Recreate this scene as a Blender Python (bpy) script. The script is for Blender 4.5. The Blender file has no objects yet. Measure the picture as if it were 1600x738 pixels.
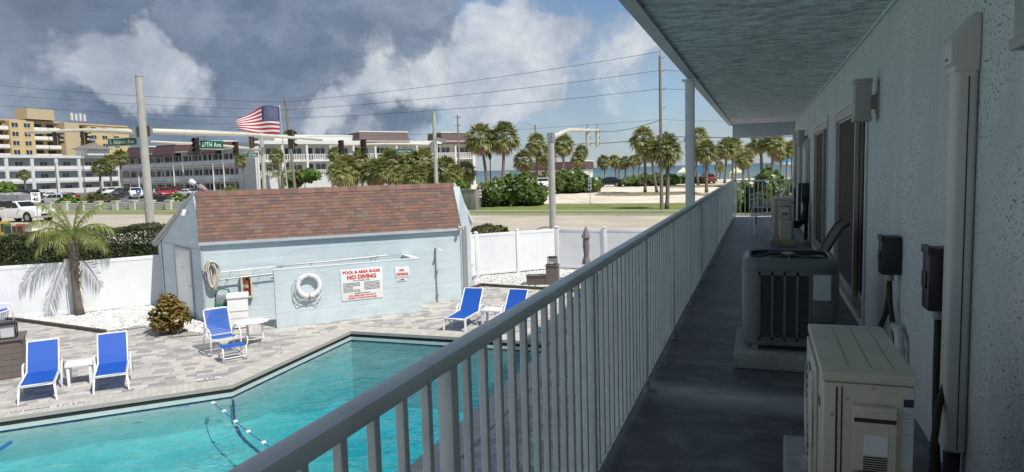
import bpy, bmesh, math, random
import numpy as np
from mathutils import Vector, Matrix, geometry
R = math.radians
rnd = random.Random(7)
SC = bpy.context.scene
COL = SC.collection
# ------------------------------------------------------------------ camera model (metres; +Y runs along the walkway)
FPX, CX, CY = 1080.0, 800.0, 369.0
ZC = 4.27
_a = Vector((1190-CX, 255-CY, FPX)).normalized()
_d = _a.cross(Vector((1, -.028, 0))).normalized()
if _d.y < 0: _d = -_d
_x = _d.cross(_a)
if _x.x < 0: _x = -_x
AX, AY, AZ = _x, _a, -_d
CAM = Vector((0, 0, ZC))
def ray(x, y):
    c = Vector((x-CX, y-CY, FPX)); return Vector((c.dot(AX), c.dot(AY), c.dot(AZ)))
def onz(x, y, z=0.0):
    r = ray(x, y); return CAM + r*((z-ZC)/r.z)
def ony(x, y, Y):
    r = ray(x, y); return CAM + r*(Y/r.y)
def onx(x, y, X):
    r = ray(x, y); return CAM + r*(X/r.x)
def atd(x, y, d):
    return CAM + ray(x, y)*(d/FPX)
def onpl(x, y, p, n):
    r = ray(x, y); return CAM + r*((Vector(p)-CAM).dot(Vector(n))/r.dot(Vector(n)))
def terr(x, y):
    if y < 64: return .6
    if y < 100: return .6 + .9*(y-64)/36
    if y < 138: return 1.5
    return max(-4., 1.5 - (y-138)*.085)
def gnd(x, y):
    z = .6
    for _ in range(30):
        p = onz(x, y, z); z = .5*z + .5*terr(p.x, p.y)
    p.z = terr(p.x, p.y)
    return p
def hgt(x, y, p):                     # z of the pixel on the vertical through p
    r = ray(x, y); q = Vector((p[0], p[1], 0))
    return ZC + r.z*(q.dot(q)/(r.x*q.x+r.y*q.y))
def depth(p): 
    d = Vector(p)-CAM
    return d.x*AX.z + d.y*AY.z + d.z*AZ.z
# ------------------------------------------------------------------ objects
def tag(o, label=None, cat=None, group=None, kind=None):
    if label: o['label'] = label
    if cat: o['category'] = cat
    if group: o['group'] = group
    if kind: o['kind'] = kind
    return o
def thing(name, label, cat, loc=(0,0,0), rz=0, group=None):
    o = bpy.data.objects.new(name, None); COL.objects.link(o)
    o.location = loc; o.rotation_euler = (0, 0, rz); o.empty_display_size = .2
    return tag(o, label, cat, group)
def dup(root, loc, rz=None, label=None, group=None, scale=None):
    r = root.copy(); COL.objects.link(r); r.location = loc
    if rz is not None: r.rotation_euler = (0, 0, rz)
    if scale is not None: r.scale = scale if hasattr(scale, '__len__') else (scale,)*3
    if label: r['label'] = label
    if group: r['group'] = group
    for ch in list(root.children):
        c = ch.copy(); COL.objects.link(c); c.parent = r
        for g in list(ch.children):
            d = g.copy(); COL.objects.link(d); d.parent = c
    return r
class MB:
    def __init__(s): s.v = []; s.f = []; s.m = []
    def add(s, vs, fs, m=0):
        b = len(s.v); s.v += [tuple(v) for v in vs]
        for f in fs: s.f.append(tuple(i+b for i in f)); s.m.append(m)
        return s
    def box(s, x0, x1, y0, y1, z0, z1, m=0, M=None):
        vs = [(x,y,z) for z in (z0,z1) for y in (y0,y1) for x in (x0,x1)]
        if M is not None: vs = [M @ Vector(v) for v in vs]
        return s.add(vs, [(0,2,3,1),(4,5,7,6),(0,1,5,4),(2,6,7,3),(0,4,6,2),(1,3,7,5)], m)
    def bc(s, c, d, m=0, rz=0, rx=0, ry=0):
        M = Matrix.Translation(c) @ Matrix.Rotation(rz,4,'Z') @ Matrix.Rotation(ry,4,'Y') @ Matrix.Rotation(rx,4,'X')
        return s.box(-d[0]/2,d[0]/2,-d[1]/2,d[1]/2,-d[2]/2,d[2]/2,m,M)
    def tube(s, pts, r, n=8, m=0, cap=True, closed=False):
        pts = [Vector(p) for p in pts]; k = len(pts)
        rs = r if hasattr(r,'__len__') else [r]*k
        b = len(s.v); prev = None
        for i, p in enumerate(pts):
            if closed: t = (pts[(i+1)%k]-pts[i-1])
            else: t = pts[min(i+1,k-1)]-pts[max(i-1,0)]
            t = t.normalized() if t.length > 1e-9 else Vector((0,0,1))
            if prev is None:
                u = t.cross(Vector((0,0,1)))
                if u.length < .05: u = t.cross(Vector((1,0,0)))
            else: u = prev - t*prev.dot(t)
            u = u.normalized() if u.length > 1e-9 else Vector((1,0,0)); w = t.cross(u); prev = u
            for j in range(n):
                a = 2*math.pi*j/n; s.v.append(tuple(p + (u*math.cos(a)+w*math.sin(a))*rs[i]))
        for i in range(k if closed else k-1):
            i2 = (i+1) % k
            for j in range(n):
                s.f.append((b+i*n+j, b+i*n+(j+1)%n, b+i2*n+(j+1)%n, b+i2*n+j)); s.m.append(m)
        if cap and not closed:
            s.f.append(tuple(b+j for j in range(n))[::-1]); s.m.append(m)
            s.f.append(tuple(b+(k-1)*n+j for j in range(n))); s.m.append(m)
        return s
    def lathe(s, prof, n=16, c=(0,0,0), m=0):
        b = len(s.v); k = len(prof)
        for r, z in prof:
            for j in range(n):
                a = 2*math.pi*j/n; s.v.append((c[0]+r*math.cos(a), c[1]+r*math.sin(a), c[2]+z))
        for i in range(k-1):
            for j in range(n):
                s.f.append((b+i*n+j, b+i*n+(j+1)%n, b+(i+1)*n+(j+1)%n, b+(i+1)*n+j)); s.m.append(m)
        s.f.append(tuple(b+j for j in range(n))[::-1]); s.m.append(m)
        s.f.append(tuple(b+(k-1)*n+j for j in range(n))); s.m.append(m)
        return s
    def prism(s, poly, z0, z1, m=0, M=None):         # poly in xy, ccw, extruded in z
        n = len(poly)
        vs = [(p[0],p[1],z0) for p in poly]+[(p[0],p[1],z1) for p in poly]
        if M is not None: vs = [M @ Vector(v) for v in vs]
        fs = [tuple(range(n))[::-1], tuple(range(n,2*n))]+[(i,(i+1)%n,n+(i+1)%n,n+i) for i in range(n)]
        return s.add(vs, fs, m)
    def quad(s, a, b, c, d, m=0): return s.add([a,b,c,d], [(0,1,2,3)], m)
    def build(s, name, mats, parent=None, smooth=False, bevel=0, seg=2, loc=None):
        me = bpy.data.meshes.new(name); me.from_pydata(s.v, [], s.f)
        mats = mats if isinstance(mats,(list,tuple)) else [mats]
        for mt in mats: me.materials.append(mt)
        if len(mats) > 1: me.polygons.foreach_set('material_index', s.m)
        if bevel:
            bm = bmesh.new(); bm.from_mesh(me)
            bmesh.ops.remove_doubles(bm, verts=bm.verts, dist=1e-5)
            es = [e for e in bm.edges if len(e.link_faces)==2 and e.calc_face_angle(0) > R(35)]
            bmesh.ops.bevel(bm, geom=es, offset=bevel, segments=seg, profile=.6, affect='EDGES', clamp_overlap=True)
            bm.to_mesh(me); bm.free()
        if smooth or bevel:
            me.polygons.foreach_set('use_smooth', [True]*len(me.polygons))
            if bevel or smooth == 'auto':
                try: me.set_sharp_from_angle(angle=R(38))
                except Exception: pass
        me.update()
        o = bpy.data.objects.new(name, me); COL.objects.link(o)
        if parent is not None: o.parent = parent
        if loc is not None: o.location = loc
        return o
def share(o, parent, loc=(0,0,0), rz=0, name=None):
    c = bpy.data.objects.new(name or o.name.split('.')[0], o.data); COL.objects.link(c); c.parent = parent
    c.location = loc; c.rotation_euler = (0,0,rz); return c
def text(body, size, loc, mat, parent, sx=1.0, rot=(R(90),0,0), bold=0.0, name='lettering', align='CENTER', spacing=1.0):
    cu = bpy.data.curves.new(name, 'FONT'); cu.body = body; cu.size = size; cu.align_x = align; cu.align_y = 'CENTER'
    cu.offset = bold; cu.space_line = .85; cu.space_character = spacing; cu.resolution_u = 3
    o = bpy.data.objects.new(name, cu); COL.objects.link(o)
    dg = bpy.context.evaluated_depsgraph_get(); dg.update()
    me = bpy.data.meshes.new_from_object(o.evaluated_get(dg))
    bpy.data.objects.remove(o); me.materials.clear(); me.materials.append(mat)
    q = bpy.data.objects.new(name, me); COL.objects.link(q); q.parent = parent
    q.location = loc; q.rotation_euler = rot; q.scale = (sx,1,1)
    return q
def sheet(name, outer, holes, z, mat, kind='structure'):
    loops = [[Vector((p[0],p[1],0)) for p in outer]] + [[Vector((p[0],p[1],0)) for p in h] for h in holes]
    tris = geometry.tessellate_polygon(loops)
    vs = [v for l in loops for v in l]; fs = []
    for t in tris:
        a,b,c = (vs[i] for i in t)
        fs.append(tuple(t) if (b-a).cross(c-a).z > 0 else tuple(t)[::-1])
    o = MB().add([(v.x,v.y,z) for v in vs], fs).build(name, mat)
    return tag(o, kind=kind)
# ------------------------------------------------------------------ materials
class N:
    def __init__(s, name):
        s.mat = bpy.data.materials.new(name); s.mat.use_nodes = True
        s.t = s.mat.node_tree; s.t.nodes.clear()
        s.out = s.t.nodes.new('ShaderNodeOutputMaterial')
    def n(s, typ, **k):
        nd = s.t.nodes.new('ShaderNode'+typ)
        for a, v in k.items():
            if a.startswith('i_'): nd.inputs[a[2:].replace('_',' ')].default_value = v
            else: setattr(nd, a, v)
        return nd
    def l(s, a, b): s.t.links.new(a, b)
    def val(s, op, a, b=None, c=None, clamp=False):
        nd = s.n('Math', operation=op, use_clamp=clamp)
        for i, x in enumerate((a,b,c)):
            if x is None: continue
            if isinstance(x,(int,float)): nd.inputs[i].default_value = x
            else: s.l(x, nd.inputs[i])
        return nd.outputs[0]
    def mix(s, f, a, b, mode='MIX'):
        nd = s.n('Mix', data_type='RGBA', blend_type=mode)
        for i, x in ((0,f),(6,a),(7,b)):
            if isinstance(x,(int,float)): nd.inputs[i].default_value = x
            elif isinstance(x,(tuple,list)): nd.inputs[i].default_value = (*x[:3],1)
            else: s.l(x, nd.inputs[i])
        return nd.outputs[2]
    def coord(s, kind='Object', scale=(1,1,1), rz=0):
        tc = s.n('TexCoord'); mp = s.n('Mapping'); mp.inputs['Scale'].default_value = scale
        mp.inputs['Rotation'].default_value = (0,0,rz)
        s.l(tc.outputs[kind], mp.inputs['Vector']); return mp.outputs[0]
    def wpos(s, scale=(1,1,1), rz=0):
        g = s.n('NewGeometry'); mp = s.n('Mapping'); mp.inputs['Scale'].default_value = scale
        mp.inputs['Rotation'].default_value = (0,0,rz)
        s.l(g.outputs['Position'], mp.inputs['Vector']); return mp.outputs[0]
    def noise(s, vec, scale, detail=4, rough=.55, out='Fac', dist=0):
        nd = s.n('TexNoise'); nd.inputs['Scale'].default_value = scale; nd.inputs['Detail'].default_value = detail
        nd.inputs['Roughness'].default_value = rough; nd.inputs['Distortion'].default_value = dist
        if vec is not None: s.l(vec, nd.inputs['Vector'])
        return nd.outputs[out]
    def ramp(s, f, *stops):
        nd = s.n('ValToRGB'); e = nd.color_ramp.elements
        while len(e) < len(stops): e.new(.5)
        for el, (p, c) in zip(e, stops):
            el.position = p; el.color = (*c,1) if hasattr(c,'__len__') else (c,c,c,1)
        s.l(f, nd.inputs[0]); return nd.outputs[0]
    def bump(s, h, strength=.3, dist=.02, normal=None):
        nd = s.n('Bump'); nd.inputs['Strength'].default_value = strength; nd.inputs['Distance'].default_value = dist
        s.l(h, nd.inputs['Height'])
        if normal is not None: s.l(normal, nd.inputs['Normal'])
        return nd.outputs[0]
    def bsdf(s, col, rough=.6, metal=0, normal=None, spec=None, emit=None, es=1, trans=0):
        b = s.n('BsdfPrincipled')
        if isinstance(col,(tuple,list)): b.inputs['Base Color'].default_value = (*col[:3],1)
        else: s.l(col, b.inputs['Base Color'])
        if isinstance(rough,(int,float)): b.inputs['Roughness'].default_value = rough
        else: s.l(rough, b.inputs['Roughness'])
        b.inputs['Metallic'].default_value = metal
        if spec is not None: b.inputs['Specular IOR Level'].default_value = spec
        if normal is not None: s.l(normal, b.inputs['Normal'])
        s.l(b.outputs[0], s.out.inputs[0]); return b
def sc3(c, k): return tuple(min(1,max(0,x*k)) for x in c)
def mat(name, col, rough=.55, var=.14, scale=3., bump=0., bscale=40., metal=0., dirt=0., dirtcol=(.12,.11,.1), spec=None, world=False):
    s = N(name); v = s.wpos() if world else s.coord()
    f = s.noise(v, scale, 5)
    c = s.mix(s.ramp(f,(.3,0.),(.7,1.)), sc3(col,1-var), sc3(col,1+var*.6))
    if dirt:
        d = s.noise(v, scale*2.7, 6, .65); c = s.mix(s.val('MULTIPLY', s.ramp(d,(.5,0.),(.75,1.)), dirt), c, dirtcol)
    nr = s.bump(s.noise(v, bscale, 3), bump, .01) if bump else None
    s.bsdf(c, rough, metal, nr, spec); return s.mat
def leafmat(name, c0, c1, c2, scale=1.2, trans=.25, rough=.45):
    s = N(name); v = s.coord()
    f = s.noise(v, scale, 3, .6); g = s.noise(v, 14., 2)
    c = s.mix(s.ramp(f,(.32,0.),(.62,1.)), c0, c1); c = s.mix(s.ramp(g,(.5,0.),(.72,1.)), c, c2)
    b = s.bsdf(c, rough); t = s.n('BsdfTranslucent'); s.l(c, t.inputs[0])
    mx = s.n('MixShader'); mx.inputs[0].default_value = trans
    s.l(b.outputs[0], mx.inputs[1]); s.l(t.outputs[0], mx.inputs[2]); s.l(mx.outputs[0], s.out.inputs[0]); return s.mat
def rough_wall(name, base, k, pit, light, streak):
    s = N(name); v = s.wpos()
    n1 = s.noise(v, 1.3, 5); c = s.mix(s.ramp(n1,(.3,0.),(.7,1.)), sc3(base,.86), sc3(base,1.08))
    st = s.noise(s.wpos((1.,1.,.12)), 3.5, 4); c = s.mix(s.val('MULTIPLY', s.ramp(st,(.55,0.),(.75,1.)), streak), c, light)
    vp = s.wpos((1,.55,1)); p1 = s.noise(vp, k, 2, .5); p2 = s.noise(vp, k*.37, 3)
    pm = s.val('ADD', s.val('MULTIPLY', p1, .78), s.val('MULTIPLY', p2, .22))
    area = s.ramp(s.noise(v, 1.3, 4, .6), (.34,.12), (.66,1.))
    pits = s.val('MULTIPLY', s.ramp(pm,(.36,1.),(.44,0.)), area)
    c = s.mix(s.val('MULTIPLY', pits, .85), c, pit)
    h = s.val('SUBTRACT', s.noise(v, k*.9, 4, .6), s.val('MULTIPLY', pits, 1.2))
    s.bsdf(c, .8, 0, s.bump(h, .6, .012)); return s.mat
BLUE = (.50,.615,.65)
m_stucco = rough_wall('painted_pitted_stucco', (.53,.57,.58), 78., (.055,.065,.07), (.62,.68,.76), .6)
def soffit_mat():
    s = N('knockdown_ceiling_paint'); v = s.wpos((1.9,4.2,1.))
    n = s.noise(v, 3.2, 7, .72, dist=.6); base = (.73,.75,.755)
    c = s.mix(s.ramp(n,(.38,0.),(.60,1.)), sc3(base,.42), sc3(base,1.25))
    n2 = s.noise(s.wpos((1,1.6,1)), .9, 4); c = s.mix(s.val('MULTIPLY', s.ramp(n2,(.4,0.),(.7,1.)), .35), c, (.44,.46,.43))
    s.bsdf(c, .75, 0, s.bump(n, .85, .03)); return s.mat
m_soffit = soffit_mat()
def floor_mat():
    s = N('worn_charcoal_deck_paint'); v = s.wpos()
    n = s.noise(v, .9, 6, .6); c = s.mix(s.ramp(n,(.3,0.),(.7,1.)), (.045,.045,.051), (.088,.087,.096))
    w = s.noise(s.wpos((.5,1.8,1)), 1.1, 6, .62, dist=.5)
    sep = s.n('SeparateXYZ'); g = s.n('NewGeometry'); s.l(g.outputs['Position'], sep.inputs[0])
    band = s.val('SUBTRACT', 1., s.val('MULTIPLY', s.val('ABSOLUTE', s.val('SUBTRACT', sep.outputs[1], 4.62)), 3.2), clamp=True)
    far = s.val('MULTIPLY', s.ramp(s.val('MULTIPLY', sep.outputs[1], .05),(.3,0.),(.9,1.)), .16)  # floor colour lightened towards the far end to imitate sheen
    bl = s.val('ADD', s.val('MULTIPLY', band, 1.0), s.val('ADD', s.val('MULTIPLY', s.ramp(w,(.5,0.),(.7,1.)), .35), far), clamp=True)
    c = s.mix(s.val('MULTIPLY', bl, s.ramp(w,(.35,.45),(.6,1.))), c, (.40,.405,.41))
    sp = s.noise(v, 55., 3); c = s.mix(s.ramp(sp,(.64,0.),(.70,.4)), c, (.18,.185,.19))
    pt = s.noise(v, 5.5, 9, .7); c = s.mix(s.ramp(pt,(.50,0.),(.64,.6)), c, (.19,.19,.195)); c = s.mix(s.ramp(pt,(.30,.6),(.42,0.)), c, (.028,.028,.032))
    r = s.n('MapRange'); s.l(w, r.inputs[0]); r.inputs[3].default_value = .34; r.inputs[4].default_value = .62
    s.bsdf(c, r.outputs[0], 0, s.bump(s.noise(v, 70., 4), .28, .006)); return s.mat
m_floor = floor_mat()
m_fascia = mat('pale_blue_trim_paint', (.46,.51,.545), .5, .12, 2., .15, 30.)
m_rail = mat('grey_blue_rail_paint', (.63,.66,.665), .42, .10, 2.5, .12, 60., dirt=.35, dirtcol=(.30,.31,.30), world=True)
m_bwall = None
def block_mat():
    s = N('painted_block_wall'); v = s.coord()
    base = (.545,.637,.675)
    n = s.noise(v, 1.1, 5); c = s.mix(s.ramp(n,(.3,0.),(.7,1.)), sc3(base,.9), sc3(base,1.06))
    st = s.noise(s.coord('Object',(.35,.35,3.2)), 2.2, 6, .65)
    c = s.mix(s.val('MULTIPLY', s.ramp(st,(.50,0.),(.64,1.)), .42), c, sc3(base,1.22))
    sep = s.n('SeparateXYZ'); tc = s.n('TexCoord'); s.l(tc.outputs['Object'], sep.inputs[0])
    zz = s.val('FRACT', s.val('DIVIDE', sep.outputs[2], .405)); ln = s.ramp(zz,(.0,1.),(.03,0.))
    low = s.ramp(s.val('DIVIDE', sep.outputs[2], .6),(.0,1.),(.5,0.))
    c = s.mix(s.val('MULTIPLY', s.val('MULTIPLY', low, s.ramp(s.noise(v,3.,5),(.4,0.),(.7,1.))), .35), c, (.36,.40,.40))
    h = s.val('SUBTRACT', s.val('ADD', s.val('MULTIPLY', st, .7), s.noise(v, 28., 4)), s.val('MULTIPLY', ln, .7))
    s.bsdf(c, .7, 0, s.bump(h, .5, .012)); return s.mat
m_block = block_mat()
def shingle_mat():
    s = N('red_brown_shingles')
    tc = s.n('TexCoord'); br = s.n('TexBrick'); br.offset = .37; br.squash = 1.0
    s.l(tc.outputs['UV'], br.inputs['Vector'])
    br.inputs['Scale'].default_value = 1.0; br.inputs['Brick Width'].default_value = .23; br.inputs['Row Height'].default_value = .11
    br.inputs['Mortar Size'].default_value = .0035; br.inputs['Mortar'].default_value = (.035,.028,.026,1); br.inputs['Bias'].default_value = 0.
    br.inputs['Color1'].default_value = (0,0,0,1); br.inputs['Color2'].default_value = (1,1,1,1)
    v = s.coord('UV'); n = s.noise(v, 2.1, 5)
    f = s.val('ADD', s.val('MULTIPLY', br.outputs['Color'], .75), s.val('MULTIPLY', n, .35))
    c = s.ramp(f,(.10,(.135,.105,.095)),(.34,(.185,.112,.09)),(.58,(.238,.126,.092)),(.80,(.275,.152,.112)),(.95,(.20,.16,.145)))
    c = s.mix(br.outputs['Fac'], c, (.05,.035,.03))
    g = s.noise(v, 140., 2); c = s.mix(s.ramp(g,(.35,.0),(.65,.35)), c, (.12,.07,.055))
    sep = s.n('SeparateXYZ'); s.l(v, sep.inputs[0])
    tb = s.n('TexBrick'); tb.offset = .61; tb.inputs['Scale'].default_value = 1.; tb.inputs['Brick Width'].default_value = .17; tb.inputs['Row Height'].default_value = .11; tb.inputs['Mortar Size'].default_value = 0.; tb.inputs['Color1'].default_value = (0,0,0,1); tb.inputs['Color2'].default_value = (1,1,1,1); s.l(v, tb.inputs['Vector'])
    fr0 = s.val('FRACT', s.val('DIVIDE', sep.outputs[1], .11)); band = s.val('MULTIPLY', s.ramp(fr0,(.66,0.),(.76,1.)), s.ramp(tb.outputs['Color'],(.35,.25),(.6,1.)))
    c = s.mix(s.val('MULTIPLY', band, .6), c, (.075,.055,.05))
    lap = s.val('SUBTRACT', 1., s.val('FRACT', s.val('DIVIDE', sep.outputs[1], .11)))
    h = s.val('ADD', lap, s.val('MULTIPLY', g, .25))
    s.bsdf(c, .85, 0, s.bump(h, .7, .012)); return s.mat
m_shingle = shingle_mat()
def paver_mat():
    s = N('grey_beige_pavers')
    vec = s.wpos((1,1,1), R(-40))
    wn = s.noise(vec, .6, 2, out='Color')
    br = s.n('TexBrick'); br.offset = .43; br.offset_frequency = 2; br.squash = .62; br.squash_frequency = 3
    s.l(vec, br.inputs['Vector'])
    br.inputs['Scale'].default_value = 1.; br.inputs['Brick Width'].default_value = .34; br.inputs['Row Height'].default_value = .20
    br.inputs['Mortar Size'].default_value = .005; br.inputs['Color1'].default_value = (0,0,0,1); br.inputs['Color2'].default_value = (1,1,1,1)
    n = s.noise(vec, 1.4, 4)
    f = s.val('ADD', s.val('MULTIPLY', br.outputs['Color'], .8), s.val('MULTIPLY', n, .25))
    c = s.ramp(f,(.1,(.25,.243,.235)),(.4,(.39,.375,.355)),(.62,(.50,.475,.44)),(.95,(.60,.55,.48)))
    c = s.mix(s.ramp(s.noise(vec,22.,4),(.4,0.),(.7,.3)), c, (.30,.285,.27))
    c = s.mix(br.outputs['Fac'], c, (.27,.25,.23))
    h = s.val('SUBTRACT', s.noise(vec, 60., 3), s.val('MULTIPLY', br.outputs['Fac'], 1.5))
    s.bsdf(c, .8, 0, s.bump(h, .35, .008)); return s.mat
m_paver = paver_mat()
def coping_mat():
    s = N('cream_coping_bricks'); tc = s.n('TexCoord'); br = s.n('TexBrick'); br.offset = 0.
    s.l(tc.outputs['UV'], br.inputs['Vector'])
    br.inputs['Scale'].default_value = 1.; br.inputs['Brick Width'].default_value = .115; br.inputs['Row Height'].default_value = .29
    br.inputs['Mortar Size'].default_value = .005; br.inputs['Color1'].default_value = (.44,.42,.38,1); br.inputs['Color2'].default_value = (.56,.53,.48,1)
    br.inputs['Mortar'].default_value = (.36,.34,.31,1)
    v = s.wpos(); c = s.mix(s.ramp(s.noise(v,4.,5),(.4,0.),(.75,.4)), br.outputs['Color'], (.36,.35,.32))
    s.bsdf(c, .75, 0, s.bump(s.noise(v,60.,3), .25, .006)); return s.mat
m_coping = coping_mat()
def gravel_mat():
    s = N('white_marble_gravel'); v = s.wpos(); vo = s.n('TexVoronoi'); vo.inputs['Scale'].default_value = 17.; s.l(v, vo.inputs['Vector'])
    c = s.mix(s.ramp(vo.outputs['Distance'],(.25,0.),(.62,1.)), s.mix(.6,(.62,.61,.59),s.mix(.12,(.68,.67,.65),vo.outputs['Color'])), (.30,.29,.28))
    h = s.val('SUBTRACT', 1., vo.outputs['Distance'])
    s.bsdf(c, .75, 0, s.bump(h, 1., .05)); return s.mat
m_gravel = gravel_mat()
m_vinyl = mat('white_vinyl', (.80,.81,.82), .35, .05, .9, .04, 20., dirt=.16, dirtcol=(.45,.44,.40), world=True)
m_white = mat('white_plastic', (.80,.80,.79), .35, .03, 2.)
m_whitep = mat('white_painted_metal', (.78,.78,.76), .4, .05, 3.)
m_sling = None
def sling_mat(name, c):
    s = N(name); v = s.coord(); n = s.noise(v, 220., 2)
    cc = s.mix(n, sc3(c,.8), sc3(c,1.15)); b = s.bsdf(cc, .6, 0, s.bump(n,.2,.002))
    t = s.n('BsdfTranslucent'); s.l(cc, t.inputs[0]); mx = s.n('MixShader'); mx.inputs[0].default_value = .22
    s.l(b.outputs[0], mx.inputs[1]); s.l(t.outputs[0], mx.inputs[2]); s.l(mx.outputs[0], s.out.inputs[0]); return s.mat
m_sling = sling_mat('royal_blue_sling', (.012,.105,.52))
m_strap = sling_mat('blue_vinyl_strap', (.030,.15,.62))
m_dsling = sling_mat('dark_brown_sling', (.035,.031,.028))
m_trex = mat('brown_grey_composite', (.155,.125,.11), .6, .12, 6., .2, 60.)
m_dark = mat('dark_edging_timber', (.075,.062,.05), .75, .25, 6., .3, 40.)
m_black = mat('black_metal', (.018,.018,.019), .4, .2, 5.)
m_blackp = mat('black_foam_sleeve', (.014,.014,.015), .7, .3, 8., .3, 60.)
m_steel = mat('galvanised_steel', (.45,.46,.47), .35, .12, 8., .1, 60., metal=.9)
m_grey = mat('grey_metal_paint', (.30,.31,.315), .45, .1, 4.)
m_sconce = mat('taupe_fixture_paint', (.30,.305,.295), .5, .1, 4., .1, 50.)
m_beige = mat('ivory_appliance_paint', (.50,.462,.385), .4, .07, 5., .12, 90., dirt=.25, dirtcol=(.25,.23,.19))
m_beige2 = mat('ivory_pipe_cover', (.50,.495,.48), .42, .06, 3.)
m_acgrey = mat('slate_condenser_paint', (.112,.125,.132), .38, .14, 3., .1, 70.)
m_fin = mat('dark_coil_fins', (.03,.027,.024), .6, .3, 30.)
m_label = mat('faded_label_paper', (.42,.48,.50), .6, .08, 12.)
m_paper = mat('white_sticker', (.62,.62,.62), .55, .05, 20.)
m_navy = mat('navy_sticker', (.02,.025,.05), .4, .1, 10.)
m_concrete = mat('cast_concrete_pad', (.30,.305,.29), .85, .2, 4., .35, 50., dirt=.5, dirtcol=(.11,.11,.10))
m_pole = mat('galvanised_pole', (.40,.395,.36), .5, .14, 2.5, .1, 30., dirt=.25, dirtcol=(.25,.22,.17))
m_arm = mat('pale_mast_arm', (.58,.56,.47), .45, .1, 2.)
m_wood = mat('weathered_utility_pole', (.20,.175,.145), .85, .25, 5., .4, 30.)
m_wire = mat('black_cable', (.03,.032,.036), .5, .1, 2.)
m_dgreen = mat('street_sign_green', (.004,.085,.045), .4, .05, 5.)
m_signw = mat('sign_white', (.80,.80,.80), .4, .03, 8.)
m_signred = mat('sign_red_ink', (.62,.045,.03), .5, .05, 8.)
m_signblk = mat('sign_black_ink', (.02,.02,.02), .5, .05, 8.)
m_yellow = mat('signal_yellow_edge', (.55,.36,.04), .4, .05, 5.)
m_glassd = None
def glass_mat(name, col=(.015,.018,.02), rough=.03):
    s = N(name); s.bsdf(col, rough, 0, s.bump(s.noise(s.coord(), .7, 2), .03, .02), .6); return s.mat
m_glassd = glass_mat('dark_window_glass')
m_glassf = glass_mat('far_window_glass', (.03,.035,.04), .12)
m_screen = mat('dark_insect_screen', (.026,.025,.023), .8, .1, 60.)
m_alu = mat('mill_aluminium_frame', (.36,.345,.31), .4, .08, 4., metal=.3)
def asphalt(name, c, v=.15): 
    s = N(name); w = s.wpos(); n = s.noise(w, .25, 6, .6); g = s.noise(w, 18., 3)
    cc = s.mix(s.ramp(n,(.35,0.),(.65,1.)), sc3(c,1-v), sc3(c,1+v)); cc = s.mix(s.ramp(g,(.5,0.),(.75,.25)), cc, sc3(c,.7))
    tr = s.noise(s.wpos((.03,1.2,1)), 1., 4); cc = s.mix(s.ramp(tr,(.5,0.),(.7,.3)), cc, sc3(c,.72))
    s.bsdf(cc, .9); return s.mat
m_road = asphalt('sun_bleached_concrete_road', (.47,.41,.32))
m_lot = asphalt('grey_parking_asphalt', (.13,.13,.132))
m_mark = mat('worn_white_road_paint', (.62,.61,.58), .7, .15, 2.)
m_walk = mat('pale_sidewalk_concrete', (.50,.47,.42), .85, .1, 1., .1, 20.)
def grass_mat():
    s = N('mown_grass'); w = s.wpos(); n = s.noise(w, .5, 6, .65); g = s.noise(w, 9., 4, .7)
    c = s.mix(s.ramp(n,(.35,0.),(.65,1.)), (.16,.205,.045), (.25,.265,.075)); c = s.mix(s.ramp(g,(.4,0.),(.7,.6)), c, (.06,.095,.02))
    s.bsdf(c, .9, 0, s.bump(g, .8, .05)); return s.mat
m_grass = grass_mat()
def sand_mat():
    s = N('pale_shell_sand'); w = s.wpos(); n = s.noise(w, .22, 6, .62); g = s.noise(w, 2.2, 5, .6)
    c = s.mix(s.ramp(n,(.35,0.),(.65,1.)), (.58,.51,.41), (.74,.67,.55)); c = s.mix(s.ramp(g,(.52,0.),(.75,.35)), c, (.38,.32,.24))
    s.bsdf(c, .95, 0, s.bump(g, .4, .05)); return s.mat
m_sand = sand_mat()
def sea_mat():
    s = N('green_grey_ocean'); w = s.wpos((.35,1.,1)); n = s.noise(w, .12, 5, .6); g = s.noise(s.wpos((.08,.6,1)), .5, 5)
    sep = s.n('SeparateXYZ'); gg = s.n('NewGeometry'); s.l(gg.outputs['Position'], sep.inputs[0])
    d = s.val('DIVIDE', sep.outputs[1], 1600.); c = s.ramp(d,(.1,(.13,.20,.17)),(.3,(.085,.15,.15)),(.8,(.045,.09,.115)))
    foam = s.val('MULTIPLY', s.ramp(s.noise(s.wpos((.03,.35,1)), 1., 5, .6),(.60,0.),(.68,1.)), s.ramp(d,(.11,.8),(.16,0.)))
    c = s.mix(foam, c, (.6,.62,.6))
    s.bsdf(c, .35, 0, s.bump(n, .25, .5), .25); return s.mat
m_sea = sea_mat()
m_trunk = mat('grey_brown_palm_bark', (.17,.145,.115), .9, .3, 7., .7, 18.)
m_bark = mat('brown_bark', (.10,.075,.05), .9, .3, 7., .6, 18.)
m_palm = leafmat('sabal_green_fronds', (.115,.15,.042), (.24,.265,.082), (.38,.35,.15), .9, .38)
m_palm2 = leafmat('pale_green_fronds', (.175,.21,.06), (.31,.33,.105), (.46,.41,.18), .9, .38)  # paler frond green, alternated between the crown variants
m_dead = leafmat('dry_tan_fronds', (.24,.17,.09), (.36,.27,.15), (.42,.33,.2), 1.2, .2, .8)
m_queen = leafmat('bright_feather_fronds', (.15,.20,.045), (.26,.30,.08), (.36,.36,.14), 1.5, .4)
m_sgrape = leafmat('sea_grape_leaves', (.055,.105,.022), (.12,.185,.038), (.25,.29,.085), .8, .3, .4)
m_bright = leafmat('bright_shrub_leaves', (.06,.13,.016), (.13,.22,.03), (.20,.28,.05), 1., .25, .4)
m_hedge = leafmat('clipped_hedge_leaves', (.022,.042,.012), (.05,.075,.02), (.10,.11,.035), 1.2, .12, .45)
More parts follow.
